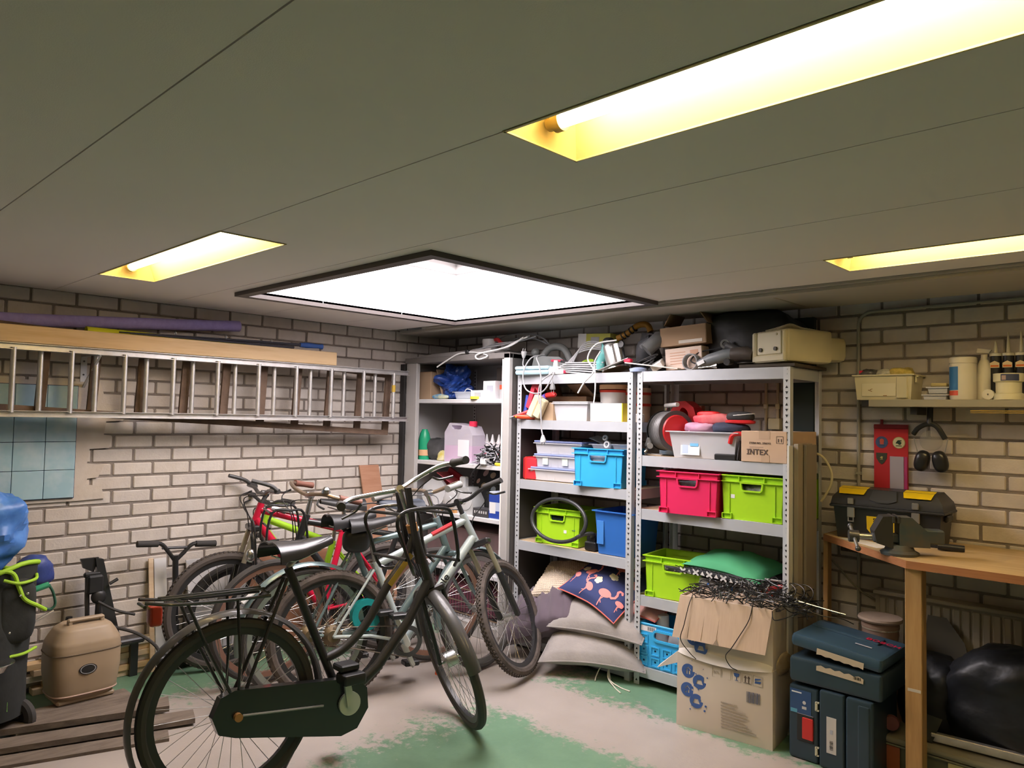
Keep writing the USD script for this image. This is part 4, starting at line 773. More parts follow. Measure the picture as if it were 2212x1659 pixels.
t = T('bottle', 'green bottle with orange label at the left edge of the cabinet', 'bottle', (-4.455,3.68,1.174)); P(t, 'bottle', lathe([(0,0),(.045,0),(.047,.15),(.035,.20),(.02,.23),(0,.23)], 22), mat('bottle_green', (.02,.36,.18), .35)); P(t, 'label_print', lathe_ring([(.0475,.03),(.048,.03),(.048,.075),(.0475,.075)], 22), mat('lid_orange'))
rg = np.random.default_rng(4)
t = T('wire_heap', 'heap of black and silver twisted cable in the cabinet beside the bottles', 'cable', (-3.70,3.68,1.174))
w1, w2 = [], []
for k in range(150):
    a = rg.uniform(0, 2*PI); r = .13*math.sqrt(rg.uniform()); h = .15*(1-(r/.14)**2)*rg.uniform(.3,1)+.008; c = np.array([r*math.cos(a), r*math.sin(a)*.7, h]); d = rg.normal(size=3); d[2] *= .5; d /= np.linalg.norm(d); l = rg.uniform(.03,.06)
    (w1 if k % 5 < 3 else w2).append(tube(curve([c-d*l, c+rg.normal(size=3)*.006, c+d*l], 3), .0042, 5))
P(t, 'black_strands', cat(w1), mat('wire_black', (.015,.015,.016), .35), kind='stuff'); P(t, 'silver_strands', cat(w2), mat('wire_silver', (.42,.42,.46), .35), kind='stuff')
t = T('wire_end', 'black cable end with white plug block hanging over the shelf edge', 'cable', (-3.70,3.6,1.17)); P(t, 'block', box(.055,.05,.045,(-3.71,3.605,1.20),.006), m_white, w=True)
P(t, 'strand', tube(curve([(-3.735,3.60,1.195),(-3.77,3.575,1.15),(-3.80,3.57,1.11),(-3.815,3.575,1.09)], 5), .006, 6), mat('wire_black'), w=True)
M('tube_pack', 'small yellow tube lying at the front right of the middle cabinet shelf', 'tube', tube([(-3.62,3.62,1.186),(-3.57,3.625,1.186)], .011, 10), mat('card_yellow'))
t = T('frame', 'white framed picture leaning behind the cable heap', 'frame', (-3.83,3.79,1.174), .1, rot=None); P(t, 'frame', xf(cat(box(.10,.008,.10)), (0,0,.055), (-.2,0,0)), m_white); P(t, 'print', xf(box(.075,.001,.075), (0,-.0045,.055), (-.2,0,0)), mat('print_brown', (.25,.18,.12), .6))
M('roll_tube', 'cardboard tube end above the cable heap', 'tube', tube([(-3.66,3.86,1.36),(-3.55,3.86,1.365)], .016, 14), m_card)
# lower cabinet shelves
t = T('reel_pair', 'grey clear cased double reel unit on the lower cabinet shelf', 'reel case', (-4.02,3.70,.812), .05)
P(t, 'case', hull([(-.15,-.06,0),(.15,-.06,0),(-.15,.06,0),(.15,.06,0),(-.15,-.06,.10),(.15,-.06,.10),(-.15,.06,.10),(.15,.06,.10),(-.09,-.06,.19),(.09,-.06,.19),(-.09,.06,.19),(.09,.06,.19)]), mat('case_grey', (.45,.46,.46), .3))
for s in (-1,1):
    P(t, 'reel', xf(lathe([(0,-.004),(.066,-.004),(.066,.002),(.05,.006),(.02,.006),(.018,.012),(0,.012)], 28), (s*.075,-.062,.095), (PI/2,0,0)), mat('reel_grey', (.60,.61,.62), .25))
P(t, 'nozzle', cat(box(.06,.05,.10,(.0,0,.21),.01)), mat('reel_grey'))
t = T('tote_bag', 'dark cloth bag printed with large pale spots in the cabinet', 'bag', (-3.83,3.87,.812)); 
m_, f_ = cushion(.50,.34,.16, seed=14); R0 = (1.25,0,.05)
P(t, 'bag', xf(m_, (0,0,.17), R0), mat('tote_dark', (.03,.032,.036), .85))
for k, (u, v, r, c) in enumerate([(.30,.80,.075,0),(.46,.75,.06,1),(.62,.62,.055,2),(.80,.70,.075,2),(.52,.45,.06,2),(.74,.42,.06,2),(.34,.50,.065,1),(.20,.6,.05,0),(.9,.5,.04,2)]):
    P(t, 'spot_print', xf(drape(affinity.scale(Point(u,v).buffer(r), .8, 1.15), f_, .003), (0,0,.17), R0), mat(['spot_pink','spot_tan','spot_blue'][c], [(.52,.36,.34),(.48,.38,.27),(.36,.42,.50)][c], .8))
t = T('letter_rack', 'red plastic letter rack tilted in the lower part of the cabinet', 'rack', (-4.30,3.76,.94), 0, rot=(0,.45,.1))
P(t, 'rack', box(.16,.02,.20,(0,.06,.06)), mat('rack_red', (.50,.03,.05), .4)); P(t, 'divider', box(.16,.14,.006,(0,0,.05)), mat('rack_pink', (.62,.12,.16), .4)); P(t, 'divider', box(.16,.14,.006,(0,0,.12)), mat('rack_pink'))
t = T('card_box', 'blue and white detergent carton at the right of the lower cabinet shelf', 'box', (-3.615,3.685,.812), .03); P(t, 'carton', box(.13,.12,.185,(0,0,.0925),.002), mat('carton_lightblue', (.55,.62,.78), .5)); P(t, 'print', box(.131,.001,.05,(0,-.0605,.03)), mat('print_blue', (.02,.06,.36), .5)); P(t, 'print', box(.131,.001,.06,(0,-.0605,.145)), mat('print_blue')); P(t, 'panel_print', box(.055,.001,.075,(-.03,-.0612,.075)), m_white)
M('lid_stack', 'dark rounded container at the right of the spotted bag', 'container', xf(blob(.16,.18,.24, e=.6), (-3.60,3.87,.935)), mat('bin_taupe', (.16,.145,.135), .6))
t = T('card_box', 'dark flat box of lettered cans in front of the spotted bag', 'box', (-3.76,3.66,.812), .02); P(t, 'carton', box(.15,.08,.06,(0,0,.03),.002), mat('carton_dark', (.05,.05,.055), .5))
for k in range(6): P(t, 'print_mark', box(.012,.001,.018,(-.055+.022*k,-.0406,.034)), mat('print_pale', (.55,.55,.55), .6))
M('card_box', 'orange brown printed box under the reel unit edge in the cabinet', 'box', bx(-4.17,-4.02,3.615,3.69,.812,.835), mat('carton_orange', (.55,.28,.10), .6))
M('fan_case', 'large translucent reel disc at the left of the lower cabinet shelf', 'disc', xf(lathe([(0,-.02),(.11,-.02),(.115,0),(.11,.02),(.03,.03),(0,.03)], 30), (-4.33,3.69,.93), (PI/2-.15,0,.2)), mat('reel_grey'))
M('crate_dark', 'dark carton filling the lowest part of the cabinet', 'box', bx(-4.40,-3.62,3.68,4.0,.43,.70,.01), mat('carton_plum', (.20,.12,.125), .8, c2=(.14,.10,.10), scale=6))
t = T('wire_basket', 'dark wire basket with purple packs at the bottom of the cabinet', 'basket', (-4.0,3.75,.09)); 
P(t, 'frame', cat(*[tube([(-4.45,3.63,z),(-3.58,3.63,z)], .005, 6) for z in (.12,.20,.29)]), mat('wire_bronze', (.25,.18,.12), .4, .6), w=True)
P(t, 'wires', cat(*[bar((x,3.632,.10),(x,3.632,.30),.0022,5) for x in np.arange(-4.44,-3.58,.03)]), m_blackm, kind='stuff', w=True); P(t, 'packs', blob(.80,.28,.22,(-4.02,3.80,.205), .4, 12, 40, .03, 14, 5, flat=-.10), mat('pack_purple', (.16,.045,.08), .5, c2=(.28,.09,.13), scale=16), w=True)

# ------------------------------------------------------------------ on top of the cabinet and of the shelving units
m_cablew = mat('cable_white', (.74,.74,.73), .4); m_cableg = mat('cable_grey', (.34,.34,.35), .4); m_cableb = mat('cable_black', (.03,.03,.032), .4)
t = T('board', 'grey flat sheet lying on top of the cabinet', 'board', (-4.0,3.8,1.945)); P(t, 'sheet', hull([(-4.55,3.60,1.946),(-3.62,3.60,1.946),(-3.62,4.0,1.946),(-4.55,4.0,1.946),(-4.3,3.62,1.972),(-3.70,3.62,1.985),(-3.70,3.98,1.985),(-4.3,3.98,1.972)]), mat('sheet_grey', (.30,.285,.27), .6), w=True)
t = T('jug', 'white plastic jug with red handle on top of the cabinet', 'jug', (-3.86,3.78,1.985)); P(t, 'jug', lathe([(0,0),(.052,0),(.058,.07),(.055,.085),(0,.085)], 24), m_white); P(t, 'handle', tube(curve([(.05,0,.08),(.10,-.02,.075),(.13,-.02,.05),(.15,-.02,.045)], 5), .014, 8), mat('jug_red', (.65,.03,.03), .4)); P(t, 'lid', cyl(.035,.03,(.12,.04,.02)), m_white)
t = T('cable_bundle', 'bundle of white and grey cables spread over the cabinet top', 'cable', (-3.8,3.65,1.95))
for k, (pts, m) in enumerate([([(-4.17,3.545,1.865),(-4.08,3.56,1.91),(-3.98,3.58,1.955),(-3.90,3.60,1.962)], m_cablew), ([(-3.90,3.60,1.965),(-3.72,3.60,1.955),(-3.58,3.61,1.972),(-3.45,3.63,2.02),(-3.38,3.66,2.05)], m_cablew), ([(-3.90,3.61,1.97),(-3.74,3.58,1.948),(-3.66,3.56,1.925),(-3.72,3.545,1.905),(-3.76,3.545,1.918),(-3.74,3.56,1.945),(-3.5,3.60,1.985),(-3.40,3.64,2.045)], m_cablew), ([(-3.92,3.66,1.985),(-3.75,3.66,2.0),(-3.55,3.68,2.02),(-3.40,3.70,2.06)], m_cableg), ([(-3.88,3.70,1.99),(-3.70,3.68,2.02),(-3.5,3.7,2.03),(-3.38,3.74,2.06)], m_cableg), ([(-3.9,3.85,2.0),(-3.82,3.86,2.09),(-3.60,3.87,2.105),(-3.45,3.88,2.07),(-3.36,3.88,2.0)], m_cableg), ([(-3.86,3.9,2.0),(-3.75,3.9,2.07),(-3.58,3.92,2.075),(-3.4,3.9,2.02)], m_cableg)]):
    P(t, 'cable', tube(curve(pts, 6), .0055, 7), m, w=True)
M('cable_clip', 'black clip holding the white cables together on the cabinet', 'clip', xf(blob(.035,.03,.03, e=.6), (-3.905,3.60,1.968)), m_black)
t = T('tin_case', 'pale blue flat tin hanging over the top left corner of the left shelving unit', 'tin', (-3.31,3.70,1.79), .12)
P(t, 'base', rbox(.27,.18,.034,.014,(0,0,.017)), mat('tin_blue', (.42,.62,.70), .35)); P(t, 'lid', rbox(.274,.184,.026,.012,(0,0,.046)), mat('tin_blue2', (.48,.67,.74), .35))
t = T('power_strip', 'white power box with red end and plugs at the front of the left unit top', 'power strip', (-3.13,3.675,1.79), .05)
P(t, 'housing', rbox(.15,.07,.05,.008,(0,0,.025)), mat('carton_white')); P(t, 'end_cap', box(.02,.06,.035,(.078,0,.022),.004), mat('cap_red')); P(t, 'print', box(.12,.001,.008,(-.01,-.0355,.018)), mat('print_grey'))
P(t, 'plug', xf(cyl(.02,.045,r2=.014), (-.01,0,.07)), m_cablew)
for k, (pts, m, r) in enumerate([([(-3.40,3.62,2.04),(-3.385,3.60,1.96),(-3.37,3.60,1.87)], m_cableg, .0045)]): pass
def plug(parent, p, d, m): P(parent, 'plug', cat(tube([np.array(p), np.array(p)+np.array(d)*.03, np.array(p)+np.array(d)*.045], [.008,.019,.019], 12)), m, w=True); n = np.array([d[2],0,-d[0]]); n = n/np.linalg.norm(n) if np.linalg.norm(n) > .1 else np.array([1.0,0,0]); P(parent, 'plug_pins', cat(*[bar(np.array(p)+np.array(d)*.045+n*s, np.array(p)+np.array(d)*.065+n*s, .0024, 6) for s in (-.0095,.0095)]), m_steel, kind='stuff', w=True)
t = T('power_cable', 'grey power cord looping from the left unit top with plug dangling at the third shelf', 'cable', (-3.2,3.6,1.8))
P(t, 'cord', tube(curve([(-3.28,3.72,1.93),(-3.31,3.62,1.90),(-3.335,3.575,1.80),(-3.30,3.56,1.70),(-3.22,3.56,1.665),(-3.14,3.565,1.685),(-3.085,3.58,1.775),(-3.08,3.59,1.80)], 7), .0048, 7), m_cableg, w=True)
P(t, 'cord', tube(curve([(-3.30,3.74,1.93),(-3.24,3.60,1.90),(-3.19,3.57,1.84),(-3.165,3.56,1.75),(-3.16,3.555,1.60),(-3.145,3.55,1.45),(-3.13,3.545,1.40)], 7), .0048, 7), m_cableg, w=True)
P(t, 'cord', tube(curve([(-3.10,3.60,1.80),(-3.165,3.565,1.74),(-3.185,3.56,1.66),(-3.175,3.56,1.60)], 7), .0045, 7), m_cableg, w=True)
plug(t, (-3.128,3.545,1.40), (.08,0,-1), mat('plug_grey', (.50,.50,.50), .4))
t = T('power_cable', 'short grey cord with dark plug hanging from the front of the power box', 'cable', (-3.12,3.6,1.78)); P(t, 'cord', tube(curve([(-3.12,3.64,1.80),(-3.115,3.615,1.77),(-3.11,3.61,1.735)], 5), .0045, 7), m_cableg, w=True); plug(t, (-3.11,3.61,1.735), (0,0,-1), mat('plug_dark', (.22,.22,.22), .4))
t = T('power_cable', 'grey plug standing up at the left corner of the left shelving unit', 'cable', (-3.42,3.66,1.86)); plug(t, (-3.395,3.64,1.905), (.05,0,1), mat('plug_grey')); P(t, 'cord', tube(curve([(-3.395,3.64,1.905),(-3.39,3.63,1.86),(-3.37,3.63,1.845)], 4), .0045, 6), m_cableg, w=True)
m_boschg = mat('tool_green', (.10,.22,.19), .45); m_bosch2 = mat('tool_teal', (.16,.52,.50), .4); m_gtool = mat('tool_grey', (.28,.29,.28), .5, c2=(.22,.23,.22), scale=5)
t = T('belt_sander', 'grey green power sander lying on the back of the left unit top', 'power tool', (-3.29,3.86,1.79), .2)
P(t, 'body', hull([(-.16,-.07,.05),(.14,-.07,.0),(-.16,.07,.05),(.14,.07,0),(-.14,-.07,.14),(.05,-.06,.13),(-.14,.07,.14),(.05,.06,.13),(.16,-.06,.05),(.16,.06,.05),(-.15,-.05,.0),(-.15,.05,0)]), m_gtool); P(t, 'handle', tube(curve([(-.12,0,.13),(-.05,0,.20),(.05,0,.19),(.12,0,.08)], 6), .024, 12), m_gtool); P(t, 'knob', blob(.06,.06,.06,(-.17,0,.17)), m_gtool)
t = T('folder_stack', 'fan of grey ring binders and booklets lying on the left unit top', 'papers', (-3.0,3.74,1.79))
for k in range(6): P(t, 'booklet', xf(box(.30-.01*k,.20,.009,b=.002), (-3.0+.012*k,3.76,1.799+.012*k), (0,.10-.02*k,.12+.05*k)), mat('booklet_%d' % (k % 2), ((.62,.62,.64),(.45,.45,.47))[k % 2], .5), w=True)
t = T('marker_set', 'red and black markers on the booklets', 'markers', (-3.1,3.72,1.88)); P(t, 'marker', bar((-3.20,3.70,1.885),(-3.11,3.71,1.88),.008), mat('cap_red'), w=True); P(t, 'marker', bar((-3.12,3.70,1.878),(-3.03,3.71,1.868),.008), m_black, w=True)
t = T('tape_roll', 'green tape roll on the left unit top beside the router', 'tape', (-2.93,3.74,1.862), 0, rot=(.5,.1,0)); P(t, 'roll', lathe_ring([(.022,-.011),(.04,-.011),(.04,.011),(.022,.011)], 26), mat('tape_green', (.40,.62,.05), .4))
t = T('card_box', 'yellow and white flat tool carton at the back of the left unit top', 'box', (-3.05,4.0,1.98), .0); P(t, 'carton', xf(box(.27,.10,.095,(0,0,.05),.002), rot=(0,.05,0)), mat('carton_yellow', (.68,.66,.12), .5)); P(t, 'white_end', xf(box(.07,.101,.0955,(-.10,0,.05)), rot=(0,.05,0)), mat('carton_white')); P(t, 'panel_print', xf(box(.07,.001,.04,(.01,-.0506,.055)), rot=(0,.05,0)), mat('print_pale'))
M('card_box', 'dark carton carrying the yellow tool carton at the back of the left unit top', 'box', bx(-3.19,-2.90,3.93,4.04,1.79,1.979,.003), mat('carton_brown2', (.14,.115,.10), .8))
t = T('router_tool', 'teal and bare metal plunge router standing on the left unit top', 'power tool', (-2.72,3.735,1.79), .0)
P(t, 'base_plate', xf(cyl(.085,.01,n=28), (.01,0,.026), (0,-.28,0)), m_chrome); P(t, 'motor', xf(lathe([(0,0),(.045,0),(.048,.05),(.048,.12),(.04,.14),(0,.14)], 26), (.0,0,.045), (0,-.25,0)), mat('cast_metal', (.60,.60,.58), .3, .8)); P(t, 'collar', xf(lathe_ring([(.022,0),(.036,0),(.036,.12),(.022,.12)], 24), (.065,-.02,.06), (0,-.28,0)), m_chrome)
P(t, 'handle', tube(curve([(-.105,-.01,.0+.02),(-.10,-.01,.07),(-.075,-.01,.13),(-.085,0,.185)], 6), [.03]*7+[.026]*6+[.022]*5+[.02], 14), m_bosch2); P(t, 'top_cap', blob(.07,.07,.06,(-.045,0,.195), .8), m_black); P(t, 'dial', xf(cyl(.020,.014,n=20,ax='y'), (.083,-.045,.172)), m_darkmetal)
t = T('power_cable', 'grey cable bundle arching from the router to the power box', 'cable', (-2.9,3.7,1.88))
for k in range(5): P(t, 'strand', tube(curve([(-3.06+.015*k,3.68,1.85+.005*k),(-2.98+.01*k,3.69,1.92+.012*k),(-2.88,3.70,1.945+.012*k),(-2.80,3.71,1.94+.010*k)], 6), .005, 7), m_cableg, w=True)
t = T('power_cable', 'thin cable hanging from the router in front of the white bucket', 'cable', (-2.72,3.6,1.8)); P(t, 'cord', tube(curve([(-2.65,3.66,1.985),(-2.78,3.63,1.965),(-2.83,3.61,1.88),(-2.775,3.60,1.80),(-2.83,3.58,1.73),(-2.875,3.575,1.665)], 7), .005, 7), m_cablew, w=True); P(t, 'cord', tube(curve([(-2.74,3.62,1.92),(-2.77,3.60,1.85),(-2.755,3.59,1.78),(-2.75,3.585,1.68),(-2.755,3.58,1.60)], 6), .0045, 7), m_cablew, w=True)
M('file_tool', 'steel rasp lying across the front edge of the left unit top', 'tool', xf(box(.22,.03,.007,b=.002), (-2.665,3.655,1.84), (0,-.32,.1)), m_steel)
t = T('hedge_strimmer', 'black tool with ribbed orange hose on the back of the units', 'power tool', (-2.70,3.95,1.79)); P(t, 'hose', tube(curve([(-2.84,3.93,2.03),(-2.77,3.94,2.06),(-2.70,3.95,2.105),(-2.63,3.95,2.105),(-2.60,3.95,2.06)], 8), .019, 12), mat('hose_orange', (.55,.27,.035), .5), w=True); P(t, 'hose_rings', cat(*[xf(lathe_ring([(.018,-.004),(.023,-.004),(.023,.004),(.018,.004)], 16), p, (0,PI/2-.5,0)) for p in [(-2.80,3.937,2.043),(-2.775,3.94,2.056),(-2.745,3.945,2.075),(-2.72,3.948,2.09)]]), m_black, kind='stuff', w=True); P(t, 'body', hull([(-2.66,3.86,1.79),(-2.5,3.86,1.79),(-2.66,4.0,1.79),(-2.5,4.0,1.79),(-2.62,3.88,2.05),(-2.54,3.88,2.04),(-2.6,3.98,2.06)]), m_black, w=True)
t = T('vacuum_tool', 'dark grey power tool with round snout left of the brown cartons', 'power tool', (-2.50,3.78,1.79), .0)
P(t, 'body', tube(curve([(-.09,.06,.02),(-.05,.03,.10),(-.02,.0,.16),(.03,.0,.19)], 6), [.05]*7+[.055]*6+[.045]*6, 16), mat('tool_dark', (.07,.072,.078), .45)); P(t, 'snout', tube([(.02,-.06,.13),(.05,-.03,.17),(.06,.02,.20)], [.042,.042,.05], 18), mat('tool_mid', (.17,.175,.175), .4)); P(t, 'foot', box(.14,.10,.03,(.0,.02,.015),.008), mat('tool_dark'))
t = T('power_cable', 'coiled black cable with white clips in front of the brown cartons', 'cable', (-2.45,3.68,1.79))
for k in range(4): P(t, 'coil', tube(np.array([(-2.50+.07*math.cos(q)*(1+.1*k), 3.70+.03*math.sin(q)+.01*k, 1.83+.035*math.sin(q+.5*k)+.01*k) for q in np.linspace(0,2*PI,20)[:-1]]), .005, 6, closed=True), m_cableb, w=True)
t = T('putty_knife', 'long white spreader with red tip lying along the unit front edges', 'tool', (-2.4,3.66,1.80)); P(t, 'blade', xf(box(.36,.045,.008,b=.002), (-2.40,3.665,1.822), (0,.13,.02)), mat('spread_cream', (.72,.66,.58), .5), w=True); P(t, 'tip', box(.05,.03,.022,(-2.565,3.66,1.858),.005), mat('cap_red'), w=True)
M('spray_head', 'blue dish between the two unit tops', 'dish', xf(lathe([(0,0),(.05,0),(.055,.018),(.03,.025),(0,.025)], 22), (-2.50,3.675,1.79)), mat('dish_blue', (.45,.55,.80), .4))
t = T('card_box', 'cream carton with orange print lines under the brown carton on the right unit top', 'box', (-2.255,3.83,1.805), .03); P(t, 'carton', xf(box(.235,.13,.125,(0,0,.0625),.003), rot=(0,-.06,0)), mat('carton_salmon', (.78,.62,.52), .7))
for k in range(5): P(t, 'print_line', xf(box(.10,.001,.004,(-.035,-.0656,.098-.016*k)), rot=(0,-.06,0)), mat('print_orange', (.62,.36,.24), .7))
P(t, 'print_block', xf(box(.05,.001,.03,(.07,-.0656,.09)), rot=(0,-.06,0)), mat('print_orange')); P(t, 'support', box(.20,.10,.02,(0,0,-.005)), m_black)
t = T('card_box', 'torn open brown carton on top of the cream one', 'box', (-2.265,3.86,1.945), .03)
P(t, 'carton', xf(cat(box(.29,.006,.11,(0,-.09,.055)), box(.29,.006,.11,(0,.09,.055)), box(.006,.18,.11,(-.145,0,.055)), box(.006,.18,.11,(.145,0,.055)), box(.29,.18,.006,(0,0,.003))), rot=(0,-.05,0)), mat('carton_tan', (.42,.28,.17), .8)); P(t, 'flap', xf(box(.005,.17,.11), (-.10,0,.165), (0,.55,0)), m_carddark); P(t, 'flap', xf(box(.005,.17,.12), (.115,0,.17), (0,-.65,0)), m_carddark); P(t, 'tape', xf(box(.15,.001,.018,(.05,-.0945,.018)), rot=(0,-.05,0)), mat('tape_white', (.62,.55,.45), .3))
t = T('card_box', 'white carton end lying left of the cream carton', 'box', (-2.41,3.74,1.83), .3, rot=(.3,-.5,.3)); P(t, 'carton', box(.07,.10,.04,(0,0,0),.003), mat('carton_white'))
t = T('angle_grinder', 'grey and black angle grinder lying on the right unit top', 'power tool', (-2.03,3.745,1.79), 0)
P(t, 'body', tube([(-.10,-.02,.032),(-.04,-.01,.058),(.04,.0,.078),(.09,.01,.088)], [.026,.034,.036,.030], 16), mat('tool_blue_grey', (.20,.22,.235), .4)); P(t, 'label_print', xf(box(.045,.002,.022), (-.075,-.052,.042), (0,-.4,0)), m_white); P(t, 'gear_head', tube([(.08,.01,.085),(.16,.02,.085),(.20,.02,.075)], [.036,.042,.03], 16), mat('tool_brown', (.09,.075,.065), .5)); P(t, 'ring', xf(lathe_ring([(.014,-.012),(.026,-.012),(.026,.012),(.014,.012)], 20), (.035,.02,.145), (PI/2,0,.3)), mat('tool_mid'), ); P(t, 'ring_neck', bar((.045,.02,.135),(.13,.02,.10),.022,12), mat('tool_dark')); P(t, 'side_handle', tube([(.10,-.03,.04),(.11,-.085,.035),(.112,-.11,.034)], [.014,.018,.018], 12), m_black)
P(t, 'disc', xf(cyl(.062,.003,n=26), (.17,.03,.035)), m_darkmetal)
for k in range(4): P(t, 'cable', tube(np.array([(-.155+.045*math.cos(q), -.03+.012*k, .05+.045*math.sin(q)) for q in np.linspace(0,2*PI,18)[:-1]]), .0042, 6, closed=True), m_cableg)
P(t, 'cable', tube(curve([(-.10,-.02,.03),(-.16,-.01,.06),(-.12,.03,.11),(.0,.05,.125)], 6), .0042, 6), m_cableb)
M('brush', 'small brush with clear cap lying on the right unit front edge', 'brush', tube([(-2.10,3.66,1.80),(-2.03,3.665,1.805),(-1.99,3.67,1.808)], [.003,.004,.016], 10), m_chrome)
m_old = mat('aged_cream', (.70,.63,.42), .45, c2=(.63,.56,.36), scale=4)
t = T('sewing_case', 'cream plastic appliance case with two dark knobs on the right unit top', 'appliance', (-1.66,3.835,1.812), -.42)
P(t, 'base', rbox(.25,.30,.17,.018,(0,.02,.092)), m_old); P(t, 'front_panel', rbox(.18,.02,.12,.008,(.0,-.132,.108)), mat('aged_cream2', (.74,.67,.47), .4)); P(t, 'front_rim', cat(box(.245,.03,.04,(0,-.135,.028),.008), box(.03,.03,.16,(-.108,-.135,.09),.008), box(.022,.03,.16,(.112,-.135,.09),.008)), m_old)
for x in (-.055,.055): P(t, 'knob', xf(cyl(.0105,.012,n=18,ax='y'), (x,-.146,.075)), mat('knob_dark', (.08,.07,.05), .5))
P(t, 'screw', xf(cyl(.006,.006,n=12,ax='y'), (.06,-.145,.150)), m_old); P(t, 'cable_loops', cat(*[tube(curve([(-.07+.03*k,-.10,.178),(-.03+.02*k,-.03,.196+.004*k),(.04,.05,.190),(.10,.12,.17)], 6), .007, 8) for k in range(4)]), mat('cable_cream', (.66,.60,.45), .5), kind='stuff'); P(t, 'rear_body', rbox(.18,.16,.13,.03,(.03,.20,.085)), m_old)
M('board', 'dark flat board under the cream appliance case', 'board', bx(-1.86,-1.56,3.66,4.07,1.792,1.809,.002), mat('board_dark', (.07,.055,.04), .7))
M('bag_heap', 'heap of black bags at the back of the right unit top', 'bag', cat(blob(.56,.28,.33,(-1.93,3.97,1.955), .6, 26, 40, .05, 7, 17, flat=-.165)), mat('bag_black', (.008,.009,.009), .5, c2=(.02,.022,.021), scale=6, bump=.004, bscale=14))

# ------------------------------------------------------------------ right shelving unit contents
m_redp = mat('red_plastic', (.72,.03,.035), .38)
t = T('cable_reel', 'extension cable reel with red disc on the second right shelf', 'cable reel', (-2.36,3.80,1.303), -.45)
ax = lambda m, x: xf(m, (x,0,.145), (0,PI/2,0))
P(t, 'flange', ax(lathe([(0,-.004),(.118,-.004),(.118,.004),(0,.004)], 36), .062), mat('reel_dark', (.10,.09,.09), .5)); P(t, 'disc', ax(lathe([(0,.0),(.095,.0),(.088,.010),(.04,.014),(0,.014)], 32), .064), m_redp); P(t, 'flange', ax(lathe([(0,-.004),(.118,-.004),(.118,.004),(0,.004)], 36), -.066), m_black)
P(t, 'wound_cable', cat(*[ax(tube(np.array([(.106*math.cos(q), .106*math.sin(q), .003*math.sin(q+k)) for q in np.linspace(0,2*PI,30)[:-1]]), .0082, 7, closed=True), -.052+.0146*k) for k in range(8)]), mat('cable_mid', (.17,.165,.165), .4), kind='stuff')
P(t, 'core', ax(cyl(.098,.12,n=24), 0), m_cableb)
P(t, 'stand', tube(curve([(-.075,-.11,.006),(-.085,-.11,.03),(-.08,0,.15),(-.075,.02,.28),(-.05,.0,.292),(.03,0,.292)], 5), .007, 8), m_chrome); P(t, 'stand_foot', tube(curve([(-.075,-.11,.03),(-.07,-.125,.008),(.0,-.125,.008),(.07,-.10,.008)], 5), .007, 8), m_chrome); P(t, 'grip', bar((-.05,0,.292),(.075,0,.298),.013,12), mat('grip_silver', (.58,.57,.56), .35)); P(t, 'plug', tube([(-.07,-.10,.10),(-.06,-.11,.06),(-.03,-.115,.055)], [.012,.02,.018], 12), mat('plug_grey'))
t = T('clear_tub', 'milky tub with blue white sticker full of clothes on the second right shelf', 'tub', (-2.085,3.815,1.303), .05)
openbin(t, .40,.30,.148, m_milky, .022, rim=.012); P(t, 'sticker', xf(box(.115,.001,.105), (-.075,-.138,.07), (-.06,0,0)), mat('sticker_white', (.80,.84,.88), .5)); P(t, 'sticker_print', xf(box(.05,.0012,.045), (-.05,-.1392,.088), (-.06,0,0)), mat('sticker_blue', (.18,.50,.80), .5)); P(t, 'sticker_print', xf(box(.035,.0012,.05), (-.105,-.1395,.05), (-.06,0,0)), mat('sticker_grey', (.52,.62,.78), .5)); P(t, 'contents', blob(.33,.24,.12,(0,0,.065), .5, 12, 24, .03, 12, 7, flat=.004), mat('clutter_warm', (.62,.50,.45), .7, c2=(.45,.48,.55), scale=12))
M('garment', 'pink mauve cloth crumpled on the left of the milky tub', 'cloth', blob(.20,.18,.075,(-2.14,3.80,1.470), .8, 16, 24, .045, 14, 4, flat=-.022), mat('cloth_mauve', (.50,.22,.36), .8, c2=(.62,.36,.48), scale=7))
M('garment', 'red jacket with pale edging folded on the milky tub', 'cloth', blob(.30,.17,.06,(-2.05,3.84,1.515), .6, 16, 26, .03, 12, 9), mat('cloth_red', (.66,.06,.09), .7, c2=(.72,.20,.20), scale=6))
M('garment', 'red slipper sole lying on the jacket', 'shoe', blob(.14,.07,.035,(-2.11,3.80,1.548), .7, 10, 20), m_redp)
M('garment', 'dark blue jeans cloth at the right of the milky tub', 'cloth', blob(.18,.16,.065,(-1.955,3.775,1.468), .8, 14, 22, .03, 14, 6, flat=-.02), mat('jeans', (.04,.05,.09), .85, bump=.002))
t = T('shoe', 'black and red water shoe with white line on the clothes', 'shoe', (-1.905,3.77,1.50), .25); P(t, 'upper', blob(.15,.075,.06,(0,0,.035), .8, 12, 22), mat('neoprene', (.03,.03,.032), .7)); P(t, 'sole', blob(.16,.08,.025,(0,0,.008), .6, 8, 22), m_redp); P(t, 'trim', xf(tube([(.074*math.cos(q), .036*math.sin(q), .045+.008*math.cos(q)) for q in np.linspace(0,2*PI,24)[:-1]], .003, 6, closed=True)), m_white)
t = T('fuel_can', 'red blow moulded leaf blower body with handle hole behind the tub', 'leaf blower', (-2.33,3.96,1.303), 0)
sh = Polygon([(-.10,0),(.12,0),(.14,.12),(.12,.19),(.07,.22),(.05,.28),(.0,.315),(-.06,.31),(-.10,.24)]).buffer(.02).buffer(-.012).difference(affinity.rotate(affinity.scale(Point(-.005,.245).buffer(1), .026,.04), 25))
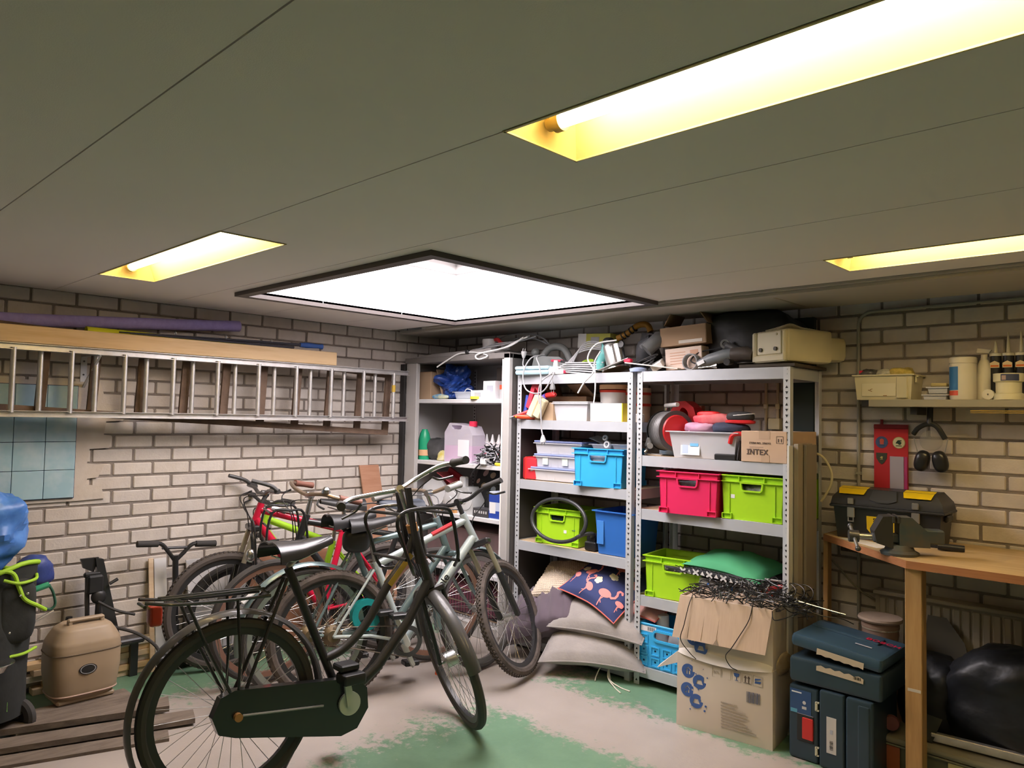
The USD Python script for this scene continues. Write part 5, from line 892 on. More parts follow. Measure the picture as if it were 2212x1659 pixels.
P(t, 'body', xf(upright(extr(sh, .10)), (0,.05,0)), m_redp, smooth=False); P(t, 'cap', cyl(.03,.028,(.095,0,.225)), m_black); P(t, 'bulge', blob(.20,.13,.16,(.03,-.01,.10), .8), m_redp)
t = T('card_box', 'pink and blue tissue carton stacked at the left end of the second right shelf', 'box', (-2.425,3.93,1.47), .05); P(t, 'carton', box(.14,.09,.06,(0,0,.03),.002), mat('carton_pinkblue', (.62,.50,.62), .5)); P(t, 'end_print', box(.02,.091,.061,(.062,0,.03)), mat('print_navy', (.10,.10,.30), .5))
M('card_box', 'light blue and white carton under the tissue carton', 'box', bx(-2.485,-2.38,3.88,3.99,1.303,1.47,.002), mat('carton_skyblue', (.36,.58,.80), .5, c2=(.75,.80,.86), scale=14))
M('card_box', 'orange brown carton at the back left of the second right shelf', 'box', bx(-2.375,-2.27,4.0,4.04,1.303,1.60,.002), mat('carton_rust', (.40,.14,.06), .6))
t = T('charger', 'black charger block with looped cable before the printed carton', 'charger', (-1.90,3.70,1.303), .1); P(t, 'block', box(.12,.08,.032,(-.04,0,.016),.005), m_black)
for k in range(5): P(t, 'cable', tube(np.array([(.03+.018*k*.4, .02*math.sin(q)-.02+.01*k, .055+.05*math.sin(q)+.03*math.cos(q)*.4) for q in np.linspace(0,2*PI,18)[:-1]]), .0045, 6, closed=True), m_cableb)
P(t, 'red_band', tube(curve([(-.02,-.02,.09),(.0,-.03,.135),(.05,-.02,.14),(.06,.0,.11)], 6), .012, 8), m_redp)
t = T('card_box', 'brown pool parts carton with dark capital lettering on the second right shelf', 'box', (-1.715,3.83,1.303), 0)
P(t, 'carton', box(.245,.37,.160,(0,0,.08),.003), mat('carton_kraft', (.60,.43,.30), .8, c2=(.57,.40,.275), scale=3)); P(t, 'tape', box(.06,.001,.04,(.005,-.1856,.14)), mat('tape_kraft', (.50,.35,.235), .5)); P(t, 'tape', box(.045,.001,.035,(.01,-.1856,.02)), mat('tape_kraft'))
m_ink = mat('ink_brown', (.10,.065,.05), .7)
P(t, 'brand_lettering', xf(textw('INTEX', .115, .026, True), (-.09,-.186,.04)), m_ink); P(t, 'item_lettering', xf(textw('ITEM NO. 28691', .115, .0095), (-.077,-.186,.094)), m_ink); P(t, 'print_line', box(.075,.0008,.004,(-.038,-.1856,.078)), mat('ink_pale', (.42,.30,.22), .7)); P(t, 'print_line', box(.05,.0008,.003,(-.05,-.1856,.069)), mat('ink_pale'))
ar = unary_union([Polygon([(-.004,0),(.004,0),(.004,.012),(.008,.012),(0,.022),(-.008,.012),(-.004,.012)]).buffer(-.001)])
P(t, 'arrow_print', cat(*[xf(upright(extr(affinity.scale(ar,.7,.9,origin=(0,0)), .0008)), (x,-.1855,.106)) for x in (.079,.094)]), m_ink, kind='stuff'); fr = Polygon([(0,0),(.036,0),(.036,.036),(0,.036)]); P(t, 'arrow_frame', xf(upright(extr(fr.difference(fr.buffer(-.0013)), .0008)), (.068,-.1855,.100)), m_ink)
t = T('wall_socket', 'cream double socket with two conduits on the wall behind the right unit', 'socket', (-1.865,YB,1.47)); P(t, 'box', rbox(.07,.04,.065,.006,(-1.865,YB-.02,1.50)), m_old, w=True)
for x in (-1.925,-1.855): P(t, 'conduit', bar((x,YB-.010,1.50 if x > -1.9 else 1.32),(x,YB-.010,1.78),.008,10), mat('conduit_cream', (.58,.48,.34), .5), w=True); P(t, 'conduit_clip', box(.024,.018,.03,(x,YB-.012,1.60),.003), m_old, w=True)
# shelf 4 and the bottom shelf
t = T('clear_box', 'clear lidded box with blue clip handle on the fourth right shelf', 'box', (-1.905,3.84,.506), .02)
openbin(t, .36,.31,.135, m_milky, .016, rim=.008); P(t, 'lid', rbox(.38,.33,.022,.008,(0,0,.146)), m_milky); P(t, 'clip', cat(box(.11,.008,.03,(-.06,-.172,.128),.003)), m_clear); P(t, 'blue_clip', cat(tube(curve([(-.128,-.175,.135),(-.125,-.18,.10),(-.11,-.182,.093),(-.01,-.182,.093),(.005,-.18,.10),(.008,-.175,.135)], 4), .006, 8)), mat('clip_blue', (.03,.16,.58), .4)); P(t, 'contents', blob(.30,.25,.09,(0,0,.05), .4, 12, 24, .03, 12, 5, flat=.004), mat('yarn', (.14,.35,.52), .7, c2=(.72,.62,.55), scale=26))
pillow('green cushion with tribal black white border on the clear box', .46,.36,.10, (-1.955,3.83,.735), (.10,.05,-.05), mat('cotton_green', (.07,.36,.17), .85), None, seed=15, sag=lambda x,y: -.3*x*x*(x>0)-.2*x*x)
t = T('cushion', 'black cushion band with white pattern under the green one', 'cushion', (-1.955,3.80,.70), rot=(.08,.05,-.05)); cm, cf = cushion(.50,.36,.07, seed=16, sag=lambda x,y: -.3*x*x)
P(t, 'cover', cm, mat('cotton_black', (.02,.02,.024), .85), smooth=60)
for k in range(11):
    x = -.21+.042*k; pz = -.3*x*x; sh = Polygon([(-.014,-.010),(.014,-.010),(0,.012)]) if k % 2 else unary_union([LineString([(-.014,-.011),(.014,.011)]).buffer(.005), LineString([(-.014,.011),(.014,-.011)]).buffer(.005)])
    P(t, 'pattern_print', xf(upright(extr(sh, .002)), (x,-.168-.004*(1-(x/.25)**2),pz+.004)), m_white)
for k in range(26): pass
P(t, 'fringe', cat(*[bar((-.23+.018*k,-.165,-.3*(-.23+.018*k)**2+.02),(-.235+.018*k+.01*((k*7)%3-1),-.19,-.3*(-.23+.018*k)**2+.034),.0022,5) for k in range(26)]), m_black, kind='stuff')
t = T('tool_tray', 'dark tray of red handled tools at the right of the fourth right shelf', 'tools', (-1.655,3.76,.506)); P(t, 'tray', box(.11,.24,.075,(0,.02,.0375),.004), m_black); P(t, 'handle', bar((-1.70,3.665,.66),(-1.60,3.69,.70),.013,12), m_redp, w=True); P(t, 'handle', bar((-1.80,3.66,.66),(-1.68,3.68,.63),.008,10), mat('driver_orange'), w=True); P(t, 'blade', bar((-1.72,3.68,.71),(-1.60,3.70,.71),.006,8), m_steel, w=True); P(t, 'tool_heap', blob(.12,.20,.11,(.0,.03,.10), .7, 12, 20, .04, 16, 8), mat('dark_stuff'))
t = T('storage_basket', 'bright blue plastic basket with square holes on the bottom right shelf', 'basket', (-2.29,3.80,.105), .03)
m_bask = mat('basket_blue', (.04,.42,.80), .4); W, D, H = .36, .26, .24
fw = Polygon([(-W/2+.008,0),(W/2-.008,0),(W/2,H),(-W/2,H)])
sq = [(-.15+.075*i, .035+.062*j) for i in range(5) for j in range(3) if not (j == 2 and i in (1,2,3))]
hd = LineString([(-.06,H-.055),(.06,H-.055)]).buffer(.022)
fw = fw.difference(unary_union([Polygon([(x-.006,z-.006),(x+.006,z-.006),(x+.006,z+.006),(x-.006,z+.006)]) for x, z in sq]+[hd]))
P(t, 'body', cat(xf(upright(extr(fw, .004)), (0,-D/2+.004,0)), xf(upright(extr(Polygon([(-W/2+.008,0),(W/2-.008,0),(W/2,H),(-W/2,H)]), .004)), (0,D/2,0)), box(.004,D,H,(-W/2+.004,0,H/2)), box(.004,D,H,(W/2-.004,0,H/2)), box(W-.02,D-.01,.004,(0,0,.002))), m_bask, smooth=False)
for x, z in sq:
    o = Polygon([(x-.025,z-.022),(x+.025,z-.022),(x+.025,z+.022),(x-.025,z+.022)]).buffer(.004); P(t, 'square_frame', xf(upright(extr(o.difference(o.buffer(-.007)), .005)), (0,-D/2,0)), m_bask, smooth=False)
P(t, 'handle_frame', xf(upright(extr(hd.buffer(.012).difference(hd), .009)), (0,-D/2,0)), m_bask, smooth=False); P(t, 'rim', cat(box(W+.014,.010,.012,(0,-D/2,H),.003), box(W+.014,.010,.012,(0,D/2,H),.003), box(.010,D,.012,(-W/2,0,H),.003), box(.010,D,.012,(W/2,0,H),.003)), m_bask); P(t, 'sticker', box(.10,.001,.03,(-.12,-D/2-.0006,H-.025)), mat('label_paper')); P(t, 'barcode', cat(*[box(.002+.002*(k%2),.0006,.02,(-.125+.006*k,-D/2-.0013,H-.025)) for k in range(8)]), m_black, kind='stuff')
t = T('bottle', 'white capped bottle standing in the blue basket', 'bottle', (-2.385,3.78,.115)); P(t, 'bottle', lathe([(0,0),(.04,0),(.04,.20),(0,.20)], 22), m_white); P(t, 'cap', lathe([(0,.20),(.036,.20),(.036,.265),(.033,.27),(0,.27)], 24), mat('cap_white', (.84,.84,.82), .4))
M('pack', 'pink and white pack seen through the basket handle', 'pack', blob(.16,.14,.15,(-2.26,3.80,.24), .5, 10, 18, .02, 12, 3), mat('pack_pinkwhite', (.78,.76,.75), .5, c2=(.62,.05,.12), scale=11, lo=.55, hi=.58))
M('bag_heap', 'dark blue sports bags filling the back of the bottom right shelf', 'bag', blob(.56,.24,.28,(-1.90,3.92,.247), .6, 18, 30, .05, 9, 8, flat=-.135), mat('bag_navy', (.015,.022,.04), .7))
# tall flat packs and panels between the unit and the bench
m_pan = mat('panel_taupe', (.26,.22,.175), .6)
M('panel', 'white edged tall panel standing right beside the right shelving unit', 'panel', bx(-1.572,-1.562,3.60,3.80,0,1.395), mat('panel_white', (.70,.69,.67), .5))
M('panel', 'taupe flat pack standing next to the right shelving unit', 'panel', bx(-1.558,-1.535,3.645,3.82,0,1.405,.002), mat('panel_taupe2', (.33,.28,.22), .7))
M('panel', 'brown flat pack standing between the shelving unit and the bench', 'panel', bx(-1.532,-1.517,3.70,3.83,0,1.40,.002), m_pan)
M('green_board', 'very dark green board standing against the wall behind the right unit', 'board', bx(-1.775,-1.628,4.07,4.105,0,2.09,.002), mat('board_green', (.008,.022,.019), .5))
t = T('white_cable', 'yellowish white cable arching beside the right shelving unit', 'cable', (-1.5,4.0,1.2)); P(t, 'cable', tube(curve([(-1.62,4.0,1.345),(-1.56,3.99,1.34),(-1.505,3.98,1.27),(-1.50,3.97,1.19),(-1.545,3.96,1.10)], 7), .0065, 8), mat('cable_ivory', (.72,.64,.42), .4), w=True)
M('storage_strip', 'lime green edge of a crate seen beside the panels', 'strip', bx(-1.622,-1.590,4.0,4.04,1.0,1.21,.003), m_lime_p)
# ------------------------------------------------------------------ workbench corner at the right
m_bench = mat('bench_board', (.60,.44,.24), .5, c2=(.52,.36,.18), scale=3, stretch=(1,9,9), pos=True)
m_edge = mat('bench_edge', (.46,.20,.085), .5, c2=(.38,.155,.065), scale=4, stretch=(1,6,30), pos=True)
m_leg = mat('leg_wood', (.50,.30,.12), .65, c2=(.40,.22,.08), scale=4, stretch=(9,9,1), pos=True)
t = T('workbench', 'wooden workbench with chamfered front corner against the back wall', 'workbench', (-.5,3.8,0))
top = [(-1.50,4.12),(-1.50,3.88),(-.975,3.40),(.75,3.40),(.75,4.12)]
P(t, 'top', extr(top, .030, .915), m_bench, w=True)
pl = Polygon(top); P(t, 'edge_band', extr(Polygon([(-1.503,4.12),(-1.503,3.878),(-.977,3.396),(.75,3.396),(.75,3.3995),(-.9755,3.3995),(-1.4995,3.8802),(-1.4995,4.12)]), .032, .9145), m_edge, smooth=False, w=True)
P(t, 'leg', bx(-.99,-.925,3.425,3.49,0,.915,.003), m_leg, w=True); P(t, 'leg', bx(.62,.685,3.425,3.49,0,.915,.003), m_leg, w=True)
P(t, 'leg', bx(-1.512,-1.488,3.90,3.95,0,.915,.002), m_leg, w=True); P(t, 'back_rail', bx(-1.49,.7,4.08,4.12,.84,.915), m_oldwood, w=True)
P(t, 'tape_rest', box(.05,.001,.012,(-.955,3.4244,.415)), mat('tape_white', (.62,.55,.45), .3), w=True)
# tool box
m_tb = mat('toolbox_black', (.020,.021,.024), .4); m_ylw = mat('toolbox_yellow', (.80,.56,.01), .4)
t = T('toolbox', 'large black tool box with yellow corner grips and metal latches on the workbench', 'toolbox', (-1.20,3.955,.945), .02)
P(t, 'body', hull([(s*.225,y,0) for s in (-1,1) for y in (-.095,.10)]+[(s*.24,y,.155) for s in (-1,1) for y in (-.108,.112)]), m_tb)
P(t, 'rim', rbox(.515,.245,.014,.006,(0,0,.158)), m_tb)
P(t, 'lid', hull([(s*.252,y,.165) for s in (-1,1) for y in (-.118,.118)]+[(s*.245,y,.20) for s in (-1,1) for y in (-.112,.112)]+[(s*.21,y,.245) for s in (-1,1) for y in (-.075,.085)]), m_tb)
for x in (-.155,.14): P(t, 'yellow_grip', hull([(x+dx,y,z) for dx, y, z in [(-.066,-.082,.243),(.066,-.082,.243),(-.058,-.105,.222),(.058,-.105,.222),(-.066,-.03,.252),(.066,-.03,.252),(-.058,-.108,.219),(.058,-.108,.219)]]), m_ylw, label='yellow corner grip')
P(t, 'grip_channel', hull([(-.07,-.118,.20),(.055,-.118,.20),(-.06,-.085,.243),(.045,-.085,.243),(-.03,-.119,.185),(.015,-.119,.185)]), mat('toolbox_panel', (.045,.047,.052), .35))
for x in (-.155,.135):
    l = P(t, 'latch', cat(box(.036,.012,.055,(x,-.115,.132),.003), box(.03,.008,.03,(x,-.122,.185),.003)), m_steel); P(l, 'latch_loop', upright(extr(Polygon([(x-.013,.085),(x+.013,.085),(x+.013,.108),(x-.013,.108)]).buffer(.002).difference(Polygon([(x-.009,.089),(x+.009,.089),(x+.009,.108),(x-.009,.108)])), .004)).apply_translation([0,-.113,0]), m_chrome)
tilt = math.atan2(.013,.155); bp = lambda m: xf(m, (0,-.0955,0), (tilt*1.0,0,0))
P(t, 'badge', bp(upright(extr([(-.085,.118),(.085,.118),(.085,.02),(-.055,.02),(-.085,.055)], .0015))), m_ylw, label='yellow badge plate'); P(t, 'badge_lettering', bp(xf(textw('STANLEY', .105, .017, True), (-.055,-.0016,.093))), m_black); P(t, 'badge_line', bp(box(.08,.0008,.004,(-.015,-.0018,.082))), m_black)
P(t, 'end_handle', box(.02,.10,.03,(.245,0,.13),.006), m_tb)
# bench vice
m_vice = mat('vice_blue', (.06,.085,.10), .45, c2=(.10,.09,.08), scale=12)
t = T('bench_vice', 'worn blue grey bench vice clamped at the workbench corner', 'vice', (-1.045,3.545,.945), .52)
P(t, 'base', lathe([(0,0),(.075,0),(.078,.012),(.06,.022),(.05,.045),(0,.045)], 26), m_vice); P(t, 'fixed_jaw', hull([(x,y,z) for x, z in [(-.01,.04),(.11,.04),(.11,.10),(.06,.13),(.04,.165),(-.01,.165)] for y in (-.045,.045)]), m_vice); P(t, 'anvil', box(.10,.07,.06,(.12,0,.085),.006), m_vice); P(t, 'moving_jaw', hull([(x,y,z) for x, z in [(-.035,.03),(-.10,.05),(-.11,.10),(-.075,.165),(-.035,.168)] for y in (-.045,.045)]), mat('vice_dark', (.035,.035,.036), .5))
for x in (-.013,-.033): P(t, 'jaw_plate', box(.012,.10,.03,(x,0,.155),.002), m_darkmetal)
P(t, 'slide', box(.16,.045,.04,(-.03,0,.07),.006), m_vice); P(t, 'screw', cyl(.014,.12,(-.14,0,.07),14,'x'), m_steel); P(t, 'screw_head', xf(cyl(.026,.04,n=18,ax='x'), (-.185,0,.07)), m_darkmetal); P(t, 'handle', bar((-.185,-.095,.03),(-.185,.075,.105),.0075,10), m_steel)
for p in ((-.185,-.095,.03),(-.185,.075,.105)): P(t, 'handle_knob', blob(.024,.024,.024,p), m_darkmetal)
M('tool_handle', 'short black tool handle lying on the bench right of the vice', 'tool', tube([(-.96,3.80,.962),(-.93,3.81,.962),(-.86,3.83,.962)], [.013,.016,.014], 12), m_black)
M('paper_sheet', 'white sheet of paper lying on the bench under the tool box edge', 'paper', hull([(-1.40,3.81,.9452),(-1.17,3.64,.9452),(-1.10,3.72,.9452),(-1.33,3.86,.9452),(-1.40,3.81,.9460),(-1.17,3.64,.9460),(-1.10,3.72,.9460),(-1.33,3.86,.9460)]), mat('paper', (.75,.72,.68), .8))
# wall shelf with its load
m_wshelf = mat('shelf_greige', (.36,.33,.25), .6)
t = T('wall_shelf', 'greige wall shelf carrying tubs and sealant cartridges above the bench', 'shelf', (-.7,4.03,1.60)); P(t, 'board', bx(-1.30,.7,3.93,4.125,1.597,1.632,.002), m_wshelf, w=True); P(t, 'gilt_strip', cat(bx(-.86,.7,3.95,3.965,1.578,1.583), bx(-.86,.7,3.95,3.965,1.570,1.574)), mat('brass_strip', (.60,.42,.10), .35, .6), kind='stuff', w=True); P(t, 'bracket', bx(-1.12,-1.09,3.97,4.125,1.56,1.597), m_black, w=True); P(t, 'end_block', bx(-1.365,-1.30,4.02,4.125,1.60,1.635,.003), m_darkmetal, w=True)
t = T('hardware_tub', 'cream plastic drawer tub full of hardware packets on the wall shelf', 'tub', (-1.235,4.025,1.632), .0)
openbin(t, .27,.18,.125, m_old, .010, .005, rim=.006); P(t, 'corner_post', box(.05,.015,.105,(.088,-.085,.06),.003), m_old); P(t, 'front_recess', box(.16,.004,.085,(-.02,-.0845,.06),.001), mat('aged_cream2', (.74,.67,.47), .4)); P(t, 'scuff', cat(*[xf(box(w,.0006,.003), (x,-.0870,z), (0,a,0)) for x, z, w, a in ((-.06,.045,.02,.4),(-.055,.052,.012,-.3),(.01,.02,.018,0),(.03,.095,.008,.9),(-.04,.10,.01,.5))]), mat('rust_scuff', (.30,.16,.04), .8), kind='stuff')
P(t, 'clip', cat(box(.006,.02,.03,(.142,-.05,.10)), box(.012,.02,.006,(.147,-.05,.115))), m_old)
for k, (x, c, w, h, lab) in enumerate([(-.085,(.05,.045,.045),.11,.07,'dark packet'), (-.005,(.50,.47,.36),.09,.06,'clear packet'), (.07,(.48,.36,.06),.10,.065,'yellow packet')]): P(t, 'packet', blob(w,.10,h,(x,.0,.125), .8, 12, 18, .03, 22, k), mat('packet_%d' % k, c, .3, c2=tuple(min(1, q*1.6+.08) for q in c), scale=30), label=lab)
P(t, 'red_edge', box(.014,.10,.03,(-.118,0,.135)), mat('cap_red'))
t = T('small_tray', 'grey clear lidded tray on the wall shelf', 'tray', (-1.01,4.0,1.632)); openbin(t, .10,.08,.026, m_milky, .004, rim=.003); P(t, 'contents', box(.08,.06,.014,(0,0,.011)), mat('tool_mid'))
t = T('small_tray', 'second clear tray stacked on the grey one on the wall shelf', 'tray', (-1.0,4.005,1.662)); openbin(t, .085,.07,.032, m_milky, .004, rim=.003); P(t, 'contents', box(.065,.05,.016,(0,0,.012)), mat('print_grey')); 
M('sponge', 'yellowish sponge block on the stacked trays', 'sponge', box(.07,.05,.018,(-1.0,4.005,1.7035),.005), mat('sponge', (.55,.45,.20), .9))
t = T('white_canister', 'large white canister with blue side label on the wall shelf', 'canister', (-.90,4.00,1.632)); P(t, 'canister', lathe([(0,0),(.052,0),(.056,.01),(.056,.165),(.054,.172),(0,.172)], 32), mat('canister_cream', (.76,.70,.58), .4)); P(t, 'lid', lathe([(0,.172),(.057,.172),(.057,.195),(.054,.20),(0,.20)], 32), mat('canister_cream'))
q = np.linspace(math.radians(195), math.radians(268), 12)
def band(a0, a1, r, z0, z1, m, par, nm): 
    q = np.linspace(math.radians(a0), math.radians(a1), 12); P(par, nm, tm([(r*math.cos(a), r*math.sin(a), z) for z in (z0, z1) for a in q], [[i,i+1,i+13] for i in range(11)]+[[i,i+13,i+12] for i in range(11)]), m)
band(205, 262, .0566, .045, .155, mat('label_blue', (.03,.17,.42), .4), t, 'label_print'); band(205, 262, .0567, .02, .042, mat('lid_red', (.75,.10,.04), .4), t, 'label_print')
t = T('spray_bottle', 'white spray bottle behind the canister on the wall shelf', 'bottle', (-.825,4.06,1.632)); P(t, 'bottle', lathe([(0,0),(.035,0),(.036,.15),(.018,.19),(0,.19)], 22), mat('canister_cream')); P(t, 'spray_head', cat(cyl(.014,.03,(0,0,.20)), hull([(-.03,-.01,.225),(.02,-.01,.22),(-.03,.01,.225),(.02,.01,.22),(-.025,-.01,.245),(.03,-.01,.235),(-.025,.01,.245),(.03,.01,.235)])), mat('canister_cream'))
m_cart = mat('cartridge_black', (.018,.018,.022), .35)
kit = None
for k, x in enumerate((-.778,-.728,-.678)):
    lab = 'dark sealant cartridge with orange brand patch on the wall shelf, %s from the canister' % ('first','second','third')[k]
    t = T('sealant_cartridge', lab, 'sealant', (x,4.055,1.632), group='sealant cartridges on the wall shelf')
    P(t, 'cartridge', lathe([(0,0),(.0235,0),(.0235,.205),(0,.205)], 24), m_cart); P(t, 'collar', lathe([(0,.205),(.0245,.205),(.0245,.217),(.012,.22),(0,.22)], 24), mat('canister_cream'))
    P(t, 'nozzle', lathe([(0,.218),(.0095,.218),(.007,.25),(.004,.30 if k else .27),(.0025,.315 if k else .275),(0,.315 if k else .275)], 14), mat('nozzle_cream', (.62,.58,.46), .4))
    P(t, 'patch_print', upright(extr([(-.019,.150),(.019,.150),(.019,.172),(0,.182),(-.019,.172)], .001)).apply_translation([0,-.0236,0]), mat('patch_cream', (.78,.62,.40), .5)); P(t, 'patch_lettering', box(.032,.0008,.008,(0,-.025,.158)), mat('patch_orange', (.72,.16,.02), .5))
t = T('filler_tub', 'cream tub with navy label standing upside down on a lid on the wall shelf', 'tub', (-.715,3.985,1.632)); P(t, 'tub', lathe([(0,.028),(.050,.028),(.0505,.078),(.060,.082),(.060,.118),(0,.118)], 30), mat('filler_cream', (.78,.72,.50), .4)); P(t, 'lid', lathe([(0,0),(.060,0),(.060,.026),(.052,.03),(0,.03)], 30), mat('filler_cream')); band(250, 320, .0606, .084, .114, mat('print_navy2', (.05,.06,.13), .5), t, 'label_print'); band(254, 270, .0608, .088, .108, mat('print_pink2', (.42,.30,.28), .5), t, 'label_print')
M('tape_roll', 'small white roll standing on edge beside the upside down tub', 'tape', xf(lathe_ring([(.004,-.012),(.0235,-.012),(.0235,.012),(.004,.012)], 24), (-.79,3.965,1.6557), (PI/2,0,0)), mat('canister_cream'))
M('tube_pack', 'cream squeezed tube lying at the right edge of the wall shelf', 'tube', hull([(-.655,3.98,1.633),(-.60,3.97,1.633),(-.655,4.0,1.633),(-.60,4.0,1.66),(-.60,3.97,1.66),(-.655,3.985,1.642)]), mat('canister_cream'))
# conduit, pocket, ear muffs
t = T('wall_conduit', 'grey electrical conduit rising and bending along the back wall top', 'conduit', (-1.35,YB,1.0)); P(t, 'pipe', tube(np.vstack([[(-1.412,YB-.012,z) for z in np.linspace(.5,2.03,8)], arc((-1.342,YB-.012,2.03), .07, 180, 97, 9, 'xz'), [(x,YB-.012,2.10+.012*(x+1.35)) for x in np.linspace(-1.33,1.0,8)]]), .0085, 10), mat('conduit_grey', (.36,.345,.30), .45), w=True)
for z in (1.25,1.75): P(t, 'clip', box(.03,.018,.016,(-1.412,YB-.012,z),.003), mat('conduit_grey'), w=True)
M('cable_run', 'thin pale cable running down the wall below the bench', 'cable', tube(curve([(-1.57,4.11,.80),(-1.50,4.11,.735),(-1.42,4.11,.655),(-1.33,4.11,.61),(-1.20,4.11,.58)], 6), .005, 7), mat('cable_taupe', (.30,.28,.22), .5))
t = T('wall_pocket', 'red hanging pocket with stickers and a clear sleeve on the back wall', 'wall pocket', (-1.252,YB-.01,1.18)); P(t, 'cloth', xf(hull([(-.082,-.004,0),(.080,-.004,0),(-.082,.004,0),(.080,.004,0),(-.082,-.004,.33),(.080,-.004,.33),(-.082,.004,.33),(.080,.004,.33)])), mat('felt_red', (.52,.02,.03), .7)); P(t, 'top_hem', box(.164,.012,.022,(-.001,-.002,.318),.003), mat('felt_darkred', (.22,.015,.02), .8)); P(t, 'hang_tab', box(.012,.006,.03,(-.045,0,.34)), mat('felt_darkred')); P(t, 'sleeve', box(.066,.004,.165,(.028,-.006,.085),.001), mat('sleeve_mauve', (.42,.40,.50), .25)); P(t, 'magenta_edge', box(.014,.003,.165,(.070,-.0055,.085)), mat('edge_magenta', (.50,.05,.20), .4))
disc = lambda r, x, z, y=-.0055: xf(cyl(r,.0015,n=28,ax='y'), (x,y,z))
P(t, 'round_sticker', disc(.030,-.044,.238), mat('sticker_navy', (.05,.09,.22), .5), label='round blue sticker'); P(t, 'sticker_emblem', cat(disc(.011,-.043,.245,-.0068), box(.018,.0012,.012,(-.043,-.0068,.233))), mat('emblem_red', (.50,.08,.05), .5), kind='stuff'); P(t, 'sticker_text', box(.03,.0012,.003,(-.044,-.0068,.222)), mat('emblem_dark', (.03,.05,.12), .5))
P(t, 'round_sticker', disc(.030,.038,.238), mat('sticker_gold', (.42,.36,.12), .5), label='round cream sticker with winged arrow emblem'); P(t, 'sticker_face', disc(.027,.038,.238,-.0066), mat('sticker_cream', (.66,.62,.40), .5))
wing = unary_union([affinity.rotate(affinity.scale(Point(0,0).buffer(1), .013,.0055), a, origin=(0,0)) for a in (0,)]+[affinity.translate(affinity.rotate(affinity.scale(Point(0,0).buffer(1), .011,.0032), 55-14*k), -.007+.0035*k, .004+.0015*k) for k in range(4)]+[Polygon([(-.016,-.018),(.016,-.018),(.012,-.014),(-.012,-.014)]), affinity.translate(Point(0,0).buffer(.0075), .004,-.003)])
P(t, 'sticker_emblem', xf(upright(extr(wing, .001)), (.038,-.0072,.238)), mat('emblem_green', (.02,.05,.03), .5)); shield = Polygon([(-.027,.028),(.027,.028),(.025,0),(.012,-.022),(0,-.032),(-.012,-.022),(-.025,0)])
P(t, 'shield_sticker', xf(upright(extr(shield, .0015)), (-.045,-.0045,.155)), mat('shield_dark', (.05,.055,.035), .45), label='shield shaped dark sticker'); P(t, 'sticker_emblem', xf(upright(extr(affinity.scale(wing, .5, .55, origin=(0,0)), .0012)), (-.045,-.0062,.158)), mat('emblem_gold', (.55,.45,.14), .5))
t = T('ear_muffs', 'black ear muffs and clear goggles hanging below the wall shelf', 'ear muffs', (-1.05,4.04,1.33)); P(t, 'headband', tube(curve([(-1.125,4.04,1.465),(-1.10,4.03,1.495),(-1.06,4.03,1.515),(-1.02,4.03,1.505),(-.985,4.04,1.445)], 6), [.012]*25, 8), m_black, w=True); P(t, 'hanger', bar((-1.05,4.03,1.515),(-1.05,4.04,1.595),.014,8), m_black, w=True)
for x, a in ((-1.09,.25),(-1.01,-.2)): c = P(t, 'ear_cup', xf(blob(.068,.06,.105, e=.8), (x,4.05,1.335), (0,a,0)), mat('muff_black', (.02,.02,.022), .28), w=True); P(t, 'cup_wire', bar((x-.02*np.sign(a),4.05,1.38),(x-.035*np.sign(a),4.045,1.445),.0025,6), m_steel, w=True)
P(t, 'goggles', xf(blob(.10,.05,.10, e=.9), (-1.05,4.05,1.435)), clear('goggle_clear', (.90,.88,.84), .12), w=True)
# under the bench: radiator, spool, black bags, grey tote box
m_rad = mat('radiator_cream', (.42,.37,.29), .5)
t = T('radiator', 'cream panel radiator on the wall under the bench', 'radiator', (-.4,4.08,.15)); P(t, 'panel', bx(-1.31,.5,4.06,4.075,.15,.66), m_rad, w=True); P(t, 'top_grille', bx(-1.315,.505,4.03,4.12,.655,.675,.004), m_rad, w=True)
for x in np.arange(-1.29, .48, .041): P(t, 'fin', bx(x,x+.032,4.052,4.062,.17,.64,.004), m_rad, w=True)
t = T('wire_spool', 'dusty brown clay spool shaped pot under the bench', 'pot', (-1.205,3.80,0))
P(t, 'pot', lathe([(0,.0),(.12,0),(.13,.36),(.12,.40),(.085,.42),(.078,.44),(.076,.50),(.080,.525),(.078,.545),(.083,.56),(.080,.585),(.0,.585)], 32), mat('clay_brown', (.30,.195,.145), .85, c2=(.24,.15,.11), scale=6)); P(t, 'flange', lathe([(0,.585),(.094,.585),(.098,.593),(.094,.602),(.05,.605),(0,.60)], 34), mat('clay_pale', (.36,.27,.21), .85)); P(t, 'lime_band', lathe_ring([(.0785,.548),(.0805,.548),(.0825,.566),(.0795,.566)], 32), mat('lime_scale', (.34,.30,.22), .9, c2=(.62,.56,.48), scale=22, lo=.55, hi=.62)); P(t, 'handle', tube(curve([(-.13,-.02,.36),(-.15,-.03,.42),(-.12,-.03,.44),(-.095,-.02,.40)], 6), .010, 8), mat('clay_pale'))
m_bb = mat('bag_dark', (.007,.0075,.009), .45, c2=(.016,.018,.024), scale=7, bump=.005, bscale=12)
M('bin_bag', 'black bin bag, the large one at the right under the bench', 'bag', blob(.62,.40,.46,(-.62,3.83,.345), .75, 26, 36, .07, 6, 3, flat=-.225), m_bb, smooth=40)
M('bin_bag', 'black bin bag slumped beside the bench leg under the bench', 'bag', blob(.30,.30,.34,(-1.0,3.84,.29), .8, 20, 28, .06, 8, 7, flat=-.17), m_bb, smooth=40)
